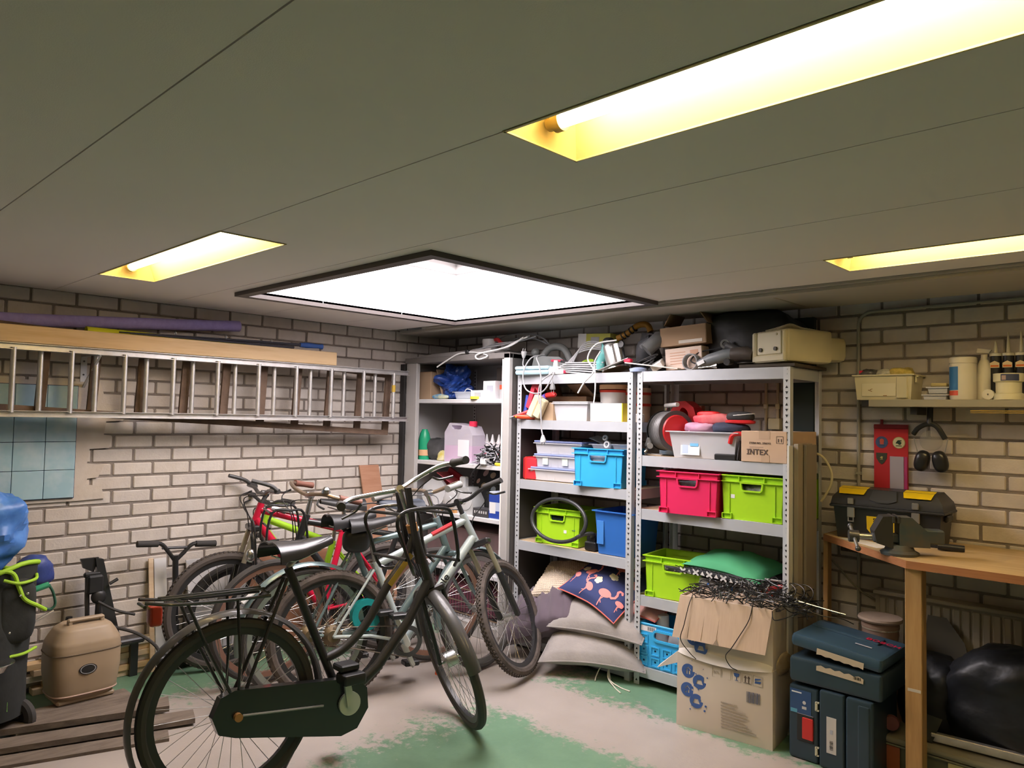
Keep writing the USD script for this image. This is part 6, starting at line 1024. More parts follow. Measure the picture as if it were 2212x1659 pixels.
M('taupe_lid', 'dark taupe sheet leaning behind the bags at the radiator', 'sheet', hull([(-1.10,4.0,.30),(-.86,4.0,.30),(-1.10,4.02,.30),(-.86,4.02,.30),(-1.06,4.02,.60),(-.98,4.02,.60),(-.90,4.0,.50)]), mat('sheet_taupe', (.10,.09,.07), .8))
t = T('tote_box', 'grey green lidded plastic tote box with cream label at the bottom right', 'tote', (-.80,3.72,0)); m_tote = mat('tote_grey', (.17,.17,.125), .5); openbin(t, .62,.34,.13, m_tote, .02, .006, rim=.014); P(t, 'lid', rbox(.655,.375,.03,.012,(0,0,.145)), mat('tote_lid', (.22,.21,.16), .5)); P(t, 'label_plate', box(.30,.004,.09,(.09,-.183,.075),.001), mat('label_cream', (.50,.45,.24), .6))
P(t, 'label_lettering', xf(textw('10', .03, .03, True), (.07,-.186,.06)), m_black); P(t, 'red_patch', box(.06,.004,.10,(-.275,-.179,.07),.001), mat('patch_rust', (.36,.10,.04), .6))
M('metal_bar', 'bright aluminium profile lying on the tote box under the bags', 'profile', xf(box(.40,.03,.035,b=.003), (-.74,3.62,.186), (0,0,.08)), m_alu)
M('plastic_wedge', 'transparent dark plastic sheet crumpled by the bench leg on the tote box', 'sheet', hull([(-1.0,3.60,.165),(-.93,3.58,.165),(-.97,3.64,.165),(-.99,3.62,.27),(-.90,3.62,.26),(-.95,3.66,.25)]), mat('sheet_smoke', (.05,.055,.05), .25))
M('round_pad', 'dull red round pad on the end of a pack under the bench', 'pad', xf(lathe([(0,-.01),(.032,-.01),(.034,0),(.03,.012),(0,.014)], 22), (-1.085,3.56,.21), (PI/2,0,.3)), mat('pad_red', (.17,.055,.055), .7))
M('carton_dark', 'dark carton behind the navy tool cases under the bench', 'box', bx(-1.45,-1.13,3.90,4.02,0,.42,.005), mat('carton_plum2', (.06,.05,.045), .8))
# navy tool cases
m_navy = mat('case_navy', (.022,.042,.060), .42, c2=(.03,.055,.075), scale=5); m_navyb = mat('case_blue', (.035,.075,.115), .38)
def rcase(t, sx, sy, sz, c, m, nm='shell'): P(t, nm, rbox(sx, sy, sz, .014, c), m)
t = T('power_tool_case', 'navy upright tool case with red latch and blue label, left under the stacked case', 'tool case', (-1.40,3.545,0), .0); P(t, 'shell', rbox(.135,.32,.325,.014,(0,0,.1625)), m_navy); P(t, 'label_print', box(.095,.001,.105,(-.012,-.1606,.255)), mat('label_navy', (.03,.075,.20), .4)); P(t, 'label_text', box(.045,.0008,.006,(-.03,-.1614,.295)), m_white); P(t, 'label_patch', box(.03,.0008,.016,(-.042,-.1614,.212)), mat('label_cyan', (.10,.35,.50), .4)); P(t, 'label_drawing', cat(box(.02,.0008,.012,(.005,-.1614,.232)), cyl(.008,.0008,(.005,-.1614,.255),12,'y')), mat('print_pale'), kind='stuff')
P(t, 'latch', rbox(.05,.014,.095,.005,(.022,-.162,.145)), mat('latch_red', (.60,.03,.025), .4)); P(t, 'latch_base', box(.075,.006,.12,(.01,-.161,.145),.002), m_black)
for z in (.255,.06): P(t, 'clip', cat(box(.012,.008,.04,(.060,-.162,z),.002), box(.012,.008,.006,(.066,-.162,z+.017)), box(.012,.008,.006,(.066,-.162,z-.017))), mat('clip_cream', (.55,.53,.38), .4))
t = T('power_tool_case', 'navy upright tool case with a long white barcode sticker', 'tool case', (-1.272,3.535,0), .0); P(t, 'shell', rbox(.11,.32,.335,.012,(0,0,.1675)), m_navy); P(t, 'sticker', box(.042,.001,.155,(.0,-.1606,.15)), mat('sticker_pale', (.58,.56,.53), .6)); P(t, 'barcode', cat(*[box(.014,.0008,.0015+.001*(k%3),(.0,-.1614,.09+.006*k)) for k in range(7)]), m_black, kind='stuff'); P(t, 'print_mark', box(.012,.0008,.018,(.0,-.1614,.165)), mat('print_grey'))
t = T('power_tool_case', 'plain navy upright tool case at the right of the barcode one', 'tool case', (-1.155,3.53,0), .0); P(t, 'shell', rbox(.115,.32,.335,.014,(0,0,.1675)), m_navyb if False else m_navy); P(t, 'ridge', rbox(.05,.02,.30,.008,(.02,-.155,.165)), m_navy)
t = T('power_tool_case', 'navy tool case with torn label lying ajar on the upright cases', 'tool case', (-1.265,3.56,.338), .0)
P(t, 'shell', rbox(.40,.36,.115,.018,(0,0,.058)), m_navy); P(t, 'lid', xf(rbox(.395,.355,.06,.02,(0,0,.03)), (0,0,.140), (.0,.10,0)), m_navyb); P(t, 'lid_panel', xf(rbox(.30,.10,.02,.008,(-.03,.06,.06)), (0,0,.140), (.0,.10,0)), m_navyb)
P(t, 'brand_lettering', xf(xf(text('BOSCH', .030, True), s=(1.0,1,1)), (.065,.02,.205), (0,.10,0)), mat('brand_red', (.55,.015,.06), .4)); P(t, 'lid_print', xf(box(.07,.012,.0008), (.085,-.06,.195), (0,.10,0)), mat('print_grey'))
rag = lambda top: [(-.105+.02*k, (.0 if k % 2 else .006)) for k in range(11)]
P(t, 'torn_label', xf(upright(extr([(-.075,.028),(.125,.028)]+[(.125-.02*k, .004*(k%2)) for k in range(11)], .001)), (.0,-.180,.138), (0,.10,0)), mat('torn_paper', (.55,.45,.32), .8)); P(t, 'torn_label', xf(upright(extr([(-.075,0),(.125,0)]+[(.125-.02*k, .020+.007*(k%2)) for k in range(11)], .001)), (.0,-.1812,.072), (0,.05,0)), mat('torn_paper')); P(t, 'barcode', cat(*[box(.001+.001*(k%3),.0008,.012,(.085+.004*k,-.1825,.083)) for k in range(8)]), m_black, kind='stuff')

# ------------------------------------------------------------------ the tall cardboard box with the light chain
m_ctn = mat('carton_white_kraft', (.68,.60,.51), .75, c2=(.64,.56,.47), scale=3); m_flap = mat('carton_inner', (.60,.45,.33), .85, c2=(.56,.41,.30), scale=8, stretch=(9,1,1)); m_pblue = mat('print_royal', (.05,.12,.36), .6)
t = T('cardboard_box', 'tall crumpled cardboard box with blue round symbols before the right shelving unit', 'cardboard box', (-1.80,3.56,0), .122)
W, D = .47, .42
def skin(z0, z1, wy, bul, nz=10):
    def f(u, v):
        z = z0+(z1-z0)*u; a = v*4; s = int(min(a, 3.9999)); q = a-s; e = math.sin(PI*u)
        c = [(-W/2,-D/2),(W/2,-D/2),(W/2,D/2),(-W/2,D/2)]; p = np.array(c[s])*(1-q)+np.array(c[(s+1)%4])*q
        n = [(0,-1),(1,0),(0,1),(-1,0)][s]; b = bul*e*math.sin(PI*q)
        return (p[0]*(1-wy*u)+n[0]*b, p[1]*(1-wy*u)+n[1]*b, z)
    return grid(f, nz, 41, .004)
low = skin(0, .355, .01, .012); P(t, 'lower_body', low, m_ctn, smooth=30)
P(t, 'fold', grid(lambda u, v: (-W/2*.985+W*.985*v, -D/2*.99-.018*math.sin(PI*v)**.6*(1-u)+.035*u-.01*math.sin(9*v)*u, .352+.028*math.sin(PI*u*.5)-.02*math.sin(PI*v)*(1-u)+.02*u), 8, 24, .003), mat('carton_white2', (.74,.69,.64), .7))
P(t, 'upper_body', xf(skin(.35, .635, .02, -.006), s=(.985,.94,1)), m_ctn, smooth=30); P(t, 'top', box(W*.96,D*.9,.004,(0,0,.622)), m_flap)
P(t, 'front_flap', hull([(x,y,z) for x, y, z in [(-.225,-.205,.637),(.235,-.205,.637),(-.225,-.209,.637),(.235,-.209,.637),(-.245,-.252,.438),(.215,-.252,.438),(-.245,-.256,.438),(.215,-.256,.438)]]), m_flap, smooth=False); 
for x in (-.155,-.085,-.01): P(t, 'crease', bar((x,-.2075,.632),(x-.012,-.2555,.446),.0011,5), mat('crease_brown', (.46,.33,.23), .9))
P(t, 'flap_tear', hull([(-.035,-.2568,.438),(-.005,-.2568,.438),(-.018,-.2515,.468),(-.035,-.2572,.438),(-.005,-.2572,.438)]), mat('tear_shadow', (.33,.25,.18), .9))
P(t, 'side_flap', hull([(-.235,-.20,.36),(-.235,-.18,.36),(-.235,-.20,.30),(-.345,-.215,.255),(-.345,-.20,.255),(-.33,-.21,.275),(-.235,-.18,.30)]), mat('carton_white2'))
P(t, 'bulge', blob(.05,.30,.10,(.225,-.02,.36), .8, 12, 20, .03, 16, 5), mat('carton_stained', (.40,.30,.17), .9, c2=(.55,.45,.32), scale=14))
fy = lambda x, z: -D/2*(1-.01*z/.355)-.012*math.sin(PI*z/.355)*math.sin(PI*(x+W/2)/W)-.0056
def flat(poly, x, z, th=.0012): return xf(upright(extr(poly, th)), (x, fy(x,z)+.0008, z))
house = unary_union([Polygon([(-.016,.004),(.016,.004),(0,.020)]).difference(Polygon([(-.009,.006),(.009,.006),(0,.014)])), Polygon([(-.011,-.016),(-.004,-.016),(-.004,.002),(-.011,.002)]), Polygon([(.002,-.016),(.010,-.016),(.010,.002),(.002,.002)])])
lamp_ = Polygon([(-.010,.010),(.010,.010),(.018,-.012),(-.018,-.012)])
def symbol(x, z, icon, up=False):
    d = Point(0,0).buffer(.034).difference(affinity.translate(Polygon([(0,0),(.02,0),(.02,.03),(0,.03)]), .022,.0)); y = -.1985*.0
    if up: P(t, 'round_symbol', xf(upright(extr(d.difference(icon), .0012)), (x,-.2065,z)), m_pblue)
    else: P(t, 'round_symbol', flat(d.difference(icon), x, z), m_pblue, smooth=False)
for x, z, ic in ((-.175,.275,house), (-.115,.235,lamp_), (-.178,.185,house), (-.130,.140,lamp_)): symbol(x, z, ic)
symbol(-.155,.435,house,True); symbol(-.115,.395,lamp_,True)
rg = np.random.default_rng(8)
P(t, 'dots', cat(*[flat(Point(0,0).buffer(r), x, z) for x, z, r in [(rg.uniform(-.20,-.07), rg.uniform(.09,.33), rg.choice([.0015,.003,.005])) for _ in range(22)]]), m_pblue, kind='stuff')
m_pgr = mat('print_taupe', (.42,.36,.29), .8)
for k, x in enumerate((-.03,.018,.068,.118,.168)):
    sq_ = Polygon([(-.022,-.024),(.022,-.024),(.022,.024),(-.022,.024)]); P(t, 'icon_frame', flat(sq_.difference(sq_.buffer(-.0015)), x, .30), m_pgr)
    ic = [None, None, unary_union([Polygon([(-.014,.016),(.014,.016),(.010,.002),(0,-.003),(-.010,.002)]), Polygon([(-.0015,-.003),(.0015,-.003),(.0015,-.016),(-.0015,-.016)]), Polygon([(-.008,-.016),(.008,-.016),(.008,-.018),(-.008,-.018)])]), unary_union([affinity.translate(Polygon([(-.002,-.016),(.002,-.016),(.002,.004),(.007,.004),(0,.015),(-.007,.004),(-.002,.004)]), dx, 0) for dx in (-.008,.008)]+[Polygon([(-.016,-.020),(.016,-.020),(.016,-.018),(-.016,-.018)])]), unary_union([Polygon([(-.014,.0),(.012,.008),(.016,.014),(-.012,.010)]), Polygon([(-.014,-.012),(.012,-.010),(.016,.0),(-.012,-.002)])])][k]
    if ic is not None: P(t, 'icon', flat(ic, x, .30), m_pblue if k != 3 else m_ink)
P(t, 'icon_lettering', xf(textw('SOL', .032, .011), (-.046, fy(-.03,.30)+.0002, .295)), m_pgr)
P(t, 'barcode', cat(*[flat(Polygon([(0,0),(.002+.002*(k*7%3)*.6,0),(.002+.002*(k*7%3)*.6,.05),(0,.05)]), .118+.0058*k, .195) for k in range(11)]), mat('print_slate', (.17,.18,.24), .7), kind='stuff')
for k in range(9): P(t, 'print_line', flat(Polygon([(0,0),([.08,.07,.12,.13,.12,.11,.13,.15,.17][k],0),([.08,.07,.12,.13,.12,.11,.13,.15,.17][k],.005),(0,.005)]), -.005, .165-.0145*k), m_pgr, kind='stuff')
t = T('light_chain', 'tangled heap of black light chain on top of the cardboard box', 'light chain', (-1.76,3.56,.637), .122)
w1, w2 = [], []
for k in range(260):
    x = rg.uniform(-.25,.31); y = rg.uniform(-.19,.16); h = .085*math.exp(-((x-.09)/.19)**2-((y)/.16)**2)+.012; z = rg.uniform(0,1)*h-(.10*max(0,x-.24)/.07*.5); a = rg.uniform(0,2*PI); l = rg.uniform(.03,.075)
    d = np.array([math.cos(a), math.sin(a), rg.uniform(-.35,.35)]); c = np.array([x,y,max(z,.004) if x < .22 else z+.006]); b = rg.normal(size=3)*.012
    w1.append(tube(curve([c-d*l, c+b, c+d*l], 4), .0024, 5))
    if k % 2 == 0: w2.append(tube([c+d*l*.6, c+d*l*.6+np.array([.004,.003,.012])*rg.uniform(-1,1), c+d*l*.6+rg.normal(size=3)*.012], [.003,.0035,.001], 5))
P(t, 'wires', cat(w1), mat('wire_black'), kind='stuff'); P(t, 'lamps', cat(w2), mat('lamp_clear', (.30,.31,.32), .15), kind='stuff')
for pts in ([(-.20,-.20,.012),(-.21,-.225,-.04),(-.222,-.252,-.13),(-.235,-.262,-.20),(-.20,-.24,-.26),(-.165,-.235,-.29)], [(.10,-.20,.01),(.09,-.225,-.06),(.05,-.245,-.14),(.02,-.262,-.195),(-.01,-.255,-.24),(.01,-.245,-.285),(.04,-.235,-.30)], [(.19,-.20,.0),(.21,-.235,-.035),(.26,-.215,-.02),(.30,-.17,.0)], [(.25,-.10,.03),(.36,-.06,-.02),(.45,-.02,-.03),(.50,.0,-.05)]): P(t, 'loose_wire', tube(curve(pts, 6), .0022, 5), mat('wire_black'))
P(t, 'rod', tube([(.26,-.06,.03),(.42,-.03,-.0),(.47,-.02,-.008)], [.004,.004,.003], 8), m_chrome)
for k in range(3): P(t, 'loop', tube(np.array([(.17+.05*k+(.075-.01*k)*math.cos(q), -.02+.05*math.sin(q), .055+.035*math.sin(q)) for q in np.linspace(0,2*PI,22)[:-1]]), .0018, 5, closed=True), mat('wire_black'))
# ------------------------------------------------------------------ the bicycles
m_spoke = mat('spoke_steel', (.50,.49,.46), .3, .9); m_tyre = mat('tyre', (.055,.05,.046), .75); m_tyre_mtb = mat('tyre_dusty', (.12,.095,.082), .9, c2=(.07,.058,.05), scale=20)
m_rimb = mat('rim_black', (.03,.03,.032), .4); m_fend = mat('fender_grey', (.085,.083,.08), .38, coat=.3)
def wheel(t, name, c, R, tw, rim, st=lambda m: m, knob=False, tyre=None, hub=.022):
    lay = lambda m: st(xf(m, c, (PI/2,0,0))); ri = R-tw*.95
    w = P(t, name, lay(lathe_ring([(ri-.022,-.010),(ri+.004,-.013),(ri+.004,.013),(ri-.022,.010)], 56)), rim)
    q = np.linspace(0, 2*PI, 10)[:-1]; P(w, 'tyre', lay(lathe_ring([(R-tw/2+tw/2*math.cos(a), tw/2*math.sin(a)) for a in q], 64)), tyre or m_tyre)
    if knob: P(w, 'tread_knobs', lay(cat([xf(box(.008,.010,.007), rot=(0,0,0), loc=(0,0,0)) if False else xf(xf(box(.007,.012,.008), (R-.0005*abs(j),0,0.011*j)), rot=(0,0,2*PI*(k+.5*(j%2))/84)) for k in range(84) for j in (-1,0,1)])), tyre or m_tyre, kind='stuff')
    sp = []
    for k in range(32):
        a = 2*PI*k/32; s = 1 if k % 2 else -1; b = a+(.9 if k % 4 < 2 else -.9); sp.append(bar((hub*math.cos(b),hub*math.sin(b),s*.028),((ri-.02)*math.cos(a),(ri-.02)*math.sin(a),0), .0013, 4))
    P(w, 'spokes', lay(cat(sp)), m_spoke, kind='stuff'); P(w, 'hub', lay(cat(cyl(hub,.06,n=18), cyl(.007,.13,n=10))), m_steel); return w
def fender(t, name, c, R, w, a0, a1, m, st=lambda q: q):
    def f(u, v):
        a = math.radians(a0+(a1-a0)*u); s = 2*v-1; r = R-.016*abs(s)**2.5; return (c[0]+r*math.cos(a), c[1]+s*w/2, c[2]+r*math.sin(a))
    P(t, name, st(grid(f, 36, 9, .002)), m, smooth=60)
def saddle(t, x, z, m, L=.27, W=.19, base=None):
    def f(u, v):
        X = -L*.45+L*u; w = W/2*(1-u**.9)**.8+.022; a = PI*v; return (x+X, w*math.cos(a), z-.075*(.35+.65*(1-u))+(.075*(.35+.65*(1-u)))*math.sin(a)**.6+.018*abs(u-.45)-.01*math.exp(-((v-.5)/.06)**2)*(u<.6))
    P(t, 'saddle', grid(f, 18, 21, .006), m, smooth=60); P(t, 'saddle_rail', cat(*[tube(curve([(x-.10,s*.03,z-.05),(x-.02,s*.025,z-.075),(x+.10,s*.015,z-.04)], 4), .0035, 6) for s in (-1,1)]), m_steel, kind='stuff')
def bicycle(lab, xy, head, lean, steer, g, frame, rim, **o):
    R, wb = g['R'], g['wb']; t = T('bicycle', lab, 'bicycle', (xy[0],xy[1],.004), rot=None if False else None)
    M4 = rotm(0,0,head) @ rotm(-lean,0,0); Rt = M4.T; pr = stage.GetPrimAtPath(t); UsdGeom.Xform(pr).GetOrderedXformOps()[0].Set(Gf.Matrix4d(*Rt[0],0,*Rt[1],0,*Rt[2],0,xy[0],xy[1],.004,1)); TREE[t] = (M4, np.array([xy[0],xy[1],.004]))
    v3 = lambda p: np.array([p[0],0,p[1]]); A, B, bb, stp = v3(g['hb']), v3(g['ht']), v3(g['bb']), v3(g['st']); u = (B-A)/np.linalg.norm(B-A)
    K = np.array([[0,-u[2],u[1]],[u[2],0,-u[0]],[-u[1],u[0],0]]); Q = np.eye(3)+math.sin(steer)*K+(1-math.cos(steer))*K@K
    S_ = lambda m: tm((np.asarray(m.vertices)-A) @ Q.T+A, m.faces)
    fh, rh = np.array([wb,0,R]), np.array([0,0,R]); tw, r = g.get('tw',.04), g.get('r',.017)
    ms = [bar(A-u*.01,B+u*.01,.021,14), bar(bb,stp,r*.95,12), cyl(.024,.075,bb,16,'y')]+(o['tubes'] if 'tubes' in o else [bar(B-u*.03,stp-(stp-bb)*.04,r,12), bar(A+u*.02,bb,r*1.25,14)])
    for s in (-1,1): ms += [tube([bb+[-.02,s*.025,0],(.2,s*.045,R*.95),rh+[0,s*.06,0]], .009, 8), tube([stp+[-.01,s*.02,-.04],rh+[.03,s*.055,.05],rh+[0,s*.06,0]], .0075, 8)]
    P(t, 'frame', cat(ms), frame)
    wheel(t, 'rear_wheel', rh, R, tw, rim, knob=o.get('knob',False), tyre=o.get('tyre')); wheel(t, 'front_wheel', fh, R, tw, rim, S_, o.get('knob',False), o.get('tyre'), o.get('fhub',.022))
    cr = A-u*.03
    if o.get('sus'):
        mid = cr+(fh-cr)*.42; P(t, 'fork', S_(cat(box(.05,.17,.035,cr,.008), *[tube([mid+[0,s*.06,0],fh+[-.01,s*.06,0],fh+[0,s*.055,0]], [.021,.018,.012], 12) for s in (-1,1)])), o.get('forkm',m_blackm)); P(t, 'stanchions', S_(cat(*[bar(cr+[0,s*.06,.0],mid+[0,s*.06,0],.015,12) for s in (-1,1)])), mat('stanchion', (.50,.45,.33), .3, .6), kind='stuff')
    else: P(t, 'fork', S_(cat(box(.035,.13,.03,cr,.008), *[tube(curve([cr+[0,s*.055,0],cr+(fh-cr)*.6+[-.015,s*.055,0],fh+[0,s*.055,0]],5), .011, 10) for s in (-1,1)])), o.get('forkm',frame))
    st = v3(g['stem']); P(t, 'stem', S_(cat(bar(B,st,.014,12), tube([st-[.01,0,0],st+[.035,0,.005]], .019, 12))), o.get('stemm',m_chrome)); c = st+[.035,0,.005]; hw = o.get('hw',.30)
    if o.get('flat'): path = [c+[0,s*q,z] for s in (1,) for q, z in ((hw,.03),(.16,.025),(.07,.0),(0,0),(-.07,.0),(-.16,.025),(-hw,.03))]; ends = [(c+[-.01,s*(hw-.12),.029], c+[-.012,s*hw,.031]) for s in (-1,1)]
    else: path = [c+np.array(p) for p in ((-.17,hw,.0),(-.06,hw*.93,.02),(-.005,hw*.72,.035),(.02,.10,.02),(0,0,0),(.02,-.10,.02),(-.005,-hw*.72,.035),(-.06,-hw*.93,.02),(-.17,-hw,.0))]; ends = [(c+[-.06,s*hw*.94,.02], c+[-.185,s*hw*1.01,-.004]) for s in (-1,1)]
    P(t, 'handlebar', S_(tube(curve(path,5), .0115, 10)), o.get('barm',m_chrome))
    for a, b in ends: P(t, 'grip', S_(tube([a,a+(b-a)*.15,a+(b-a)*.5,b], [.021,.018,.0165,.019] if not o.get('flat') else .0165, 14)), o.get('gripm',m_rubber))
    for s in (-1,1): P(t, 'brake_lever', S_(tube(curve([c+[.01,s*hw*.6,.0],c+[.035,s*hw*.72,-.02],c+[.03,s*hw*.95,-.03]],4), .006, 6)), m_darkmetal)
    P(t, 'cable', S_(tube(curve([c+[.02,-hw*.6,.0],c+[.10,-.10,-.03],c+[.08,0,-.12],A+[.03,0,-.05]],6), .003, 6)), m_black); P(t, 'cable', S_(tube(curve([c+[.02,hw*.6,.0],c+[.12,.08,-.02],c+[.07,.02,-.14],A+[.02,.02,.0]],6), .003, 6)), m_black)
    sd = v3(g['sad']); P(t, 'seat_post', bar(stp,sd-[.0,0,.06],.0135,12), o.get('postm',m_steel)); saddle(t, sd[0], sd[2], o.get('sadm',m_black), W=o.get('sw',.16))
    ca = o.get('crank', 2.0)
    for s in (-1,1): e = bb+np.array([math.cos(ca)*s*-.165,0,math.sin(ca)*s*-.165]); P(t, 'crank', hull([p+[0,s*y,0] for p, k in ((bb,.016),(e,.011)) for y in (.055,.068) for p in (p+[k,0,0],p-[k,0,0],p+[0,0,k],p-[0,0,k])]), o.get('crankm',mat('crank_alloy',(.58,.59,.53),.4,.3))); P(t, 'pedal', box(.085,.085,.028,e+[0,s*.115,0],.006), m_black)
    if 'rings' not in o or o['rings']: P(t, 'chain_ring', xf(lathe_ring([(.06,-.002),(.085,-.002),(.085,.002),(.06,.002)],36), bb+[0,-.05,0], (PI/2,0,0)), m_darkmetal); P(t, 'cassette', xf(lathe([(0,-.02),(.055,-.02),(.03,.018),(0,.018)],26), rh+[0,-.035,0], (PI/2,0,0)), mat('cassette_rust',(.20,.15,.09),.45,.6)); P(t, 'chain', cat(*[bar(bb+[0,-.05,s*.083],rh+[0,-.045,s*.045],.0035,6) for s in (-1,1)]), mat('chain_rust',(.14,.11,.08),.5,.5), kind='stuff')
    return t, S_, A, B, bb, fh, rh
# black Dutch bicycle in front
tb = [tube(curve([(.835,0,.94),(.778,0,.831),(.689,0,.727),(.585,0,.579),(.485,0,.496),(.395,0,.464)],5), .0195, 14), tube([(.91,0,.73),(.80,0,.557),(.642,0,.389),(.51,0,.30)], .0225, 14)]
t, S_, A, B, bb, fh, rh = bicycle('large black city bicycle nearest the camera with closed chain case and rear carrier', (-2.818,1.397), math.atan2(1.129,.155), .06, 1.33, dict(R=.345,wb=1.085,bb=(.464,.287),st=(.227,.863),ht=(.831,.964),hb=(.918,.709),stem=(.775,1.165),sad=(.265,.965),tw=.044,r=.019), mat('frame_matt_black',(.022,.02,.02),.45), m_rimb, tubes=tb, rings=False, sw=.22, fhub=.038, hw=.30, crank=1.75, sadm=mat('saddle_black',(.02,.02,.02),.33,coat=.3))
P(t, 'headset_cup', bar(B-[0,0,.0],B+(B-A)*.14,.026,16), mat('rust_orange',(.42,.20,.06),.6)); fender(t, 'rear_fender', rh, .378, .062, -5, 205, m_fend); fender(t, 'front_fender', fh, .376, .062, 20, 190, m_fend, S_)
cc = Polygon([(-.005,.262),(.43,.165),(.50,.18),(.55,.25),(.545,.33),(.49,.385),(.42,.385),(-.01,.428),(-.06,.41),(-.088,.345),(-.065,.285)]).buffer(.02).buffer(-.015); P(t, 'chain_case', xf(upright(extr(cc, .045)), (0,-.035,0)), mat('chain_case_black',(.012,.013,.013),.3,coat=.5), smooth=40); P(t, 'case_groove', tube([(.02,-.082,.335),(.35,-.082,.30)], .005, 6), mat('groove_grey',(.25,.25,.24),.4)); P(t, 'crank_disc', xf(cyl(.048,.012,n=30,ax='y'), bb+[0,-.088,0]), mat('crank_alloy')); P(t, 'crank_arm', hull([(x,-.10+y,z) for y in (-.007,.007) for x, z in ((.447,.275),(.482,.275),(.43,.40),(.455,.405))]), mat('crank_alloy')); P(t, 'right_pedal', rbox(.10,.09,.045,.012,(.44,-.15,.41)), m_black); P(t, 'axle_nut', xf(cyl(.016,.02,n=12,ax='y'), rh+[0,-.09,-.01]), mat('rust_orange'))
for y in (-.065,.065): P(t, 'carrier_rail', tube(curve([(.13,y,.77),(-.10,y,.775),(-.24,y,.785),(-.33,y*.75,.80)],4), .0065, 8), m_blackm); P(t, 'carrier_strut', tube([(-.185,y,.778),(-.10,y*1.1,.58),(-.012,y*1.1,.40),(0,y*1.1,.345)], .0065, 8), m_blackm); P(t, 'carrier_strut', tube([(.0,y,.775),(.01,y*1.1,.56),(.005,y*1.1,.345)], .006, 8), m_blackm)
for y in (-.022,.022): P(t, 'carrier_rail', tube([(.12,y,.795),(-.27,y,.80)], .005, 8), m_blackm)
for x in (-.33,-.20,.12): P(t, 'carrier_cross', bar((x,-.065 if x > -.3 else -.05,.785),(x,.065 if x > -.3 else .05,.785),.006,8), m_blackm)
P(t, 'tail_light', rbox(.045,.065,.075,.012,(-.285,0,.742)), mat('lens_red',(.40,.03,.01),.2,coat=.5)); P(t, 'gold_decal', cat(*[xf(box(.17,.002,.026), (.752,s*.0192,.80), (0,-.83,0)) for s in (-1,1)]), mat('decal_gold',(.62,.42,.08),.3,.5), label='gold decal strip', kind='stuff'); P(t, 'kick_stand', bar((.36,.05,.24),(.27,.14,-.0),.009,8), m_blackm)
for y in (-.15,.15): P(t, 'front_rack_loop', tube(curve([(.80,y*.35,.80),(.74,y,.80),(.69,y,.93),(.66,y,1.03),(.72,y,1.075),(.90,y,1.075),(.95,y,1.03),(.98,y,.86),(1.0,y*.6,.80)],4), .0085, 8), m_blackm)
for y in (-.045,.045): P(t, 'rack_strap', hull([(.775+dx,y+dy,1.17) for dx in (-.012,.012) for dy in (-.012,.012)]+[(.83+dx,y+dy,.82) for dx in (-.008,.008) for dy in (-.012,.012)]), m_black)
for z, x in ((1.06,.68),(.86,.705),(.83,.985),(1.05,.945)): P(t, 'rack_bar', bar((x,-.15,z),(x,.15,z),.0075,8), m_blackm)
# silver mountain bicycle
m_sil = mat('frame_silver',(.52,.60,.60),.28,.25)
t, S_, A, B, bb, fh, rh = bicycle('silver grey mountain bicycle with red stripe and knobbly tyres before the cabinet', (-3.42,2.235), math.radians(68.7), .10, .72, dict(R=.335,wb=1.03,bb=(.40,.27),st=(.235,.70),ht=(.756,.933),hb=(.828,.79),stem=(.725,1.01),sad=(.20,.93),tw=.052,r=.021), m_sil, m_rimb, sus=True, knob=True, flat=True, tyre=m_tyre_mtb, barm=m_blackm, stemm=m_blackm)
v = B-np.array([.235,0,.70]); P(t, 'red_stripe', tube([(.70,-.012,.895),(.56,-.012,.832)], .0135, 8), mat('stripe_red',(.60,.03,.04),.35)); lt = xf(textw('cannondale', .30, .036, True), (0,0,0)); P(t, 'frame_lettering', xf(lt, (.47,-.0285,.36), (0,-.885,0)), m_black); P(t, 'saddle_bag', blob(.15,.10,.13,(.13,0,.82),.7), m_black)
# teal city bicycle
m_teal = mat('frame_teal',(.20,.28,.29),.3,.4); t, S_, A, B, bb, fh, rh = bicycle('teal grey city bicycle with mudguards between the black and the silver bicycle', (-3.50,2.14), math.radians(77), .05, .35, dict(R=.345,wb=1.06,bb=(.45,.28),st=(.25,.80),ht=(.76,.90),hb=(.83,.72),stem=(.70,1.05),sad=(.22,.95),tw=.038), m_teal, mat('rim_steel',(.45,.45,.44),.3,.8), barm=mat('bar_tarnished',(.42,.33,.25),.35,.8), gripm=mat('grip_grey',(.30,.30,.29),.6))
fender(t, 'rear_fender', rh, .372, .055, -5, 190, m_teal); fender(t, 'front_fender', fh, .370, .055, 25, 190, m_teal, S_); P(t, 'reflector', xf(box(.012,.05,.10,b=.003), (-.30,0,.575), (0,.85,0)), m_white); P(t, 'cable_lock', xf(lathe_ring([(.05,-.02),(.085,-.02),(.085,.02),(.05,.02)],22), (.30,-.06,.42), (PI/2,0,0)), mat('lock_teal',(.01,.30,.30),.5))
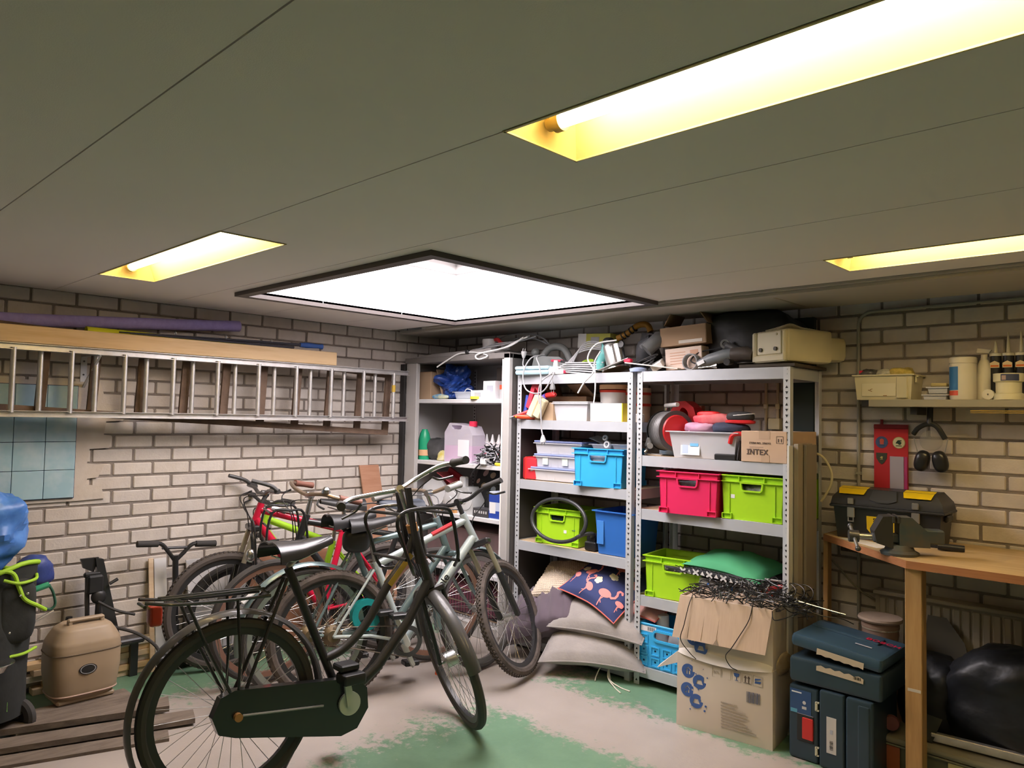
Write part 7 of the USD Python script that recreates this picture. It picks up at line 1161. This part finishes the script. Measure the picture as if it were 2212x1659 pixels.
# old brown rimmed city bicycle
m_brown = mat('grip_brown',(.20,.085,.06),.5); t, S_, A, B, bb, fh, rh = bicycle('old city bicycle with brown grips, bell and copper coloured rims by the left wall', (-3.57,3.05), math.radians(-109), .0, .25, dict(R=.345,wb=.97,bb=(.42,.28),st=(.24,.80),ht=(.79,.915),hb=(.83,.785),stem=(.765,1.035),sad=(.22,.98),tw=.04), m_blackm, mat('rim_copper',(.42,.24,.18),.35,.5), gripm=m_brown, barm=mat('bar_tarnished'), sadm=mat('saddle_navy',(.05,.06,.08),.6))
P(t, 'bell', S_(xf(lathe([(0,.0),(.026,.0),(.024,.02),(.012,.032),(0,.034)],20), (.79,.22,1.085))), m_chrome); P(t, 'headlight', xf(blob(.055,.05,.075), (1.09,0,.71)), m_chrome)
for y in (-.11,.11): P(t, 'front_rack', tube(curve([(.80,y,.78),(.83,y,.95),(.90,y,.965),(1.0,y,.955),(1.02,y,.78),(.92,y,.77)],4), .007, 8), m_blackm)
for k in range(2): P(t, 'rack_hoop', tube(curve([(1.06,-.05,.60),(1.08,-.05,.86-.08*k),(1.09,0,.91-.08*k),(1.08,.05,.86-.08*k),(1.06,.05,.60)],5), .005, 7), m_blackm)
for z in (.79,.87,.955): P(t, 'rack_bar', bar((1.01,-.11,z),(1.01,.11,z),.006,8), m_blackm)
# red mountain bicycle and lime bicycle
t, S_, A, B, bb, fh, rh = bicycle('red mountain bicycle with bar ends standing against the left wall', (-3.945,2.985), math.radians(-109), -.06, .12, dict(R=.338,wb=.99,bb=(.41,.29),st=(.29,.79),ht=(.80,.945),hb=(.835,.84),stem=(.765,1.01),sad=(.29,.955),tw=.05,r=.021), mat('frame_red',(.62,.012,.05),.28,coat=.4), m_rimb, sus=True, knob=True, flat=True, barm=m_blackm, stemm=m_darkmetal, tyre=mat('tyre_brown',(.085,.07,.062),.8))
P(t, 'white_stripe', tube([(.74,.013,.925),(.60,.013,.892)], .013, 8), m_white)
for s in (-1,1): P(t, 'bar_end', S_(tube(curve([(.79,s*.30,1.05),(.83,s*.29,1.08),(.93,s*.27,1.11)],4), .012, 10)), m_darkmetal)
t, *_ = bicycle('lime green youth bicycle between the red bicycle and the wall', (-4.25,3.06), math.radians(-100), -.05, .2, dict(R=.29,wb=.92,bb=(.37,.28),st=(.26,.66),ht=(.70,.86),hb=(.735,.76),stem=(.68,.93),sad=(.25,.80),tw=.045,r=.022), mat('frame_lime',(.38,.70,.03),.3,coat=.3), m_rimb, flat=True, barm=m_blackm, forkm=m_blackm)
M('orange_cone', 'small orange cone on the floor behind the front wheel of the black bicycle', 'cone', xf(lathe([(.026,0),(.018,.05),(.01,.06),(0,.06)],16), (-3.36,2.93,.0)), mat('cone_orange',(.80,.12,.03),.5))
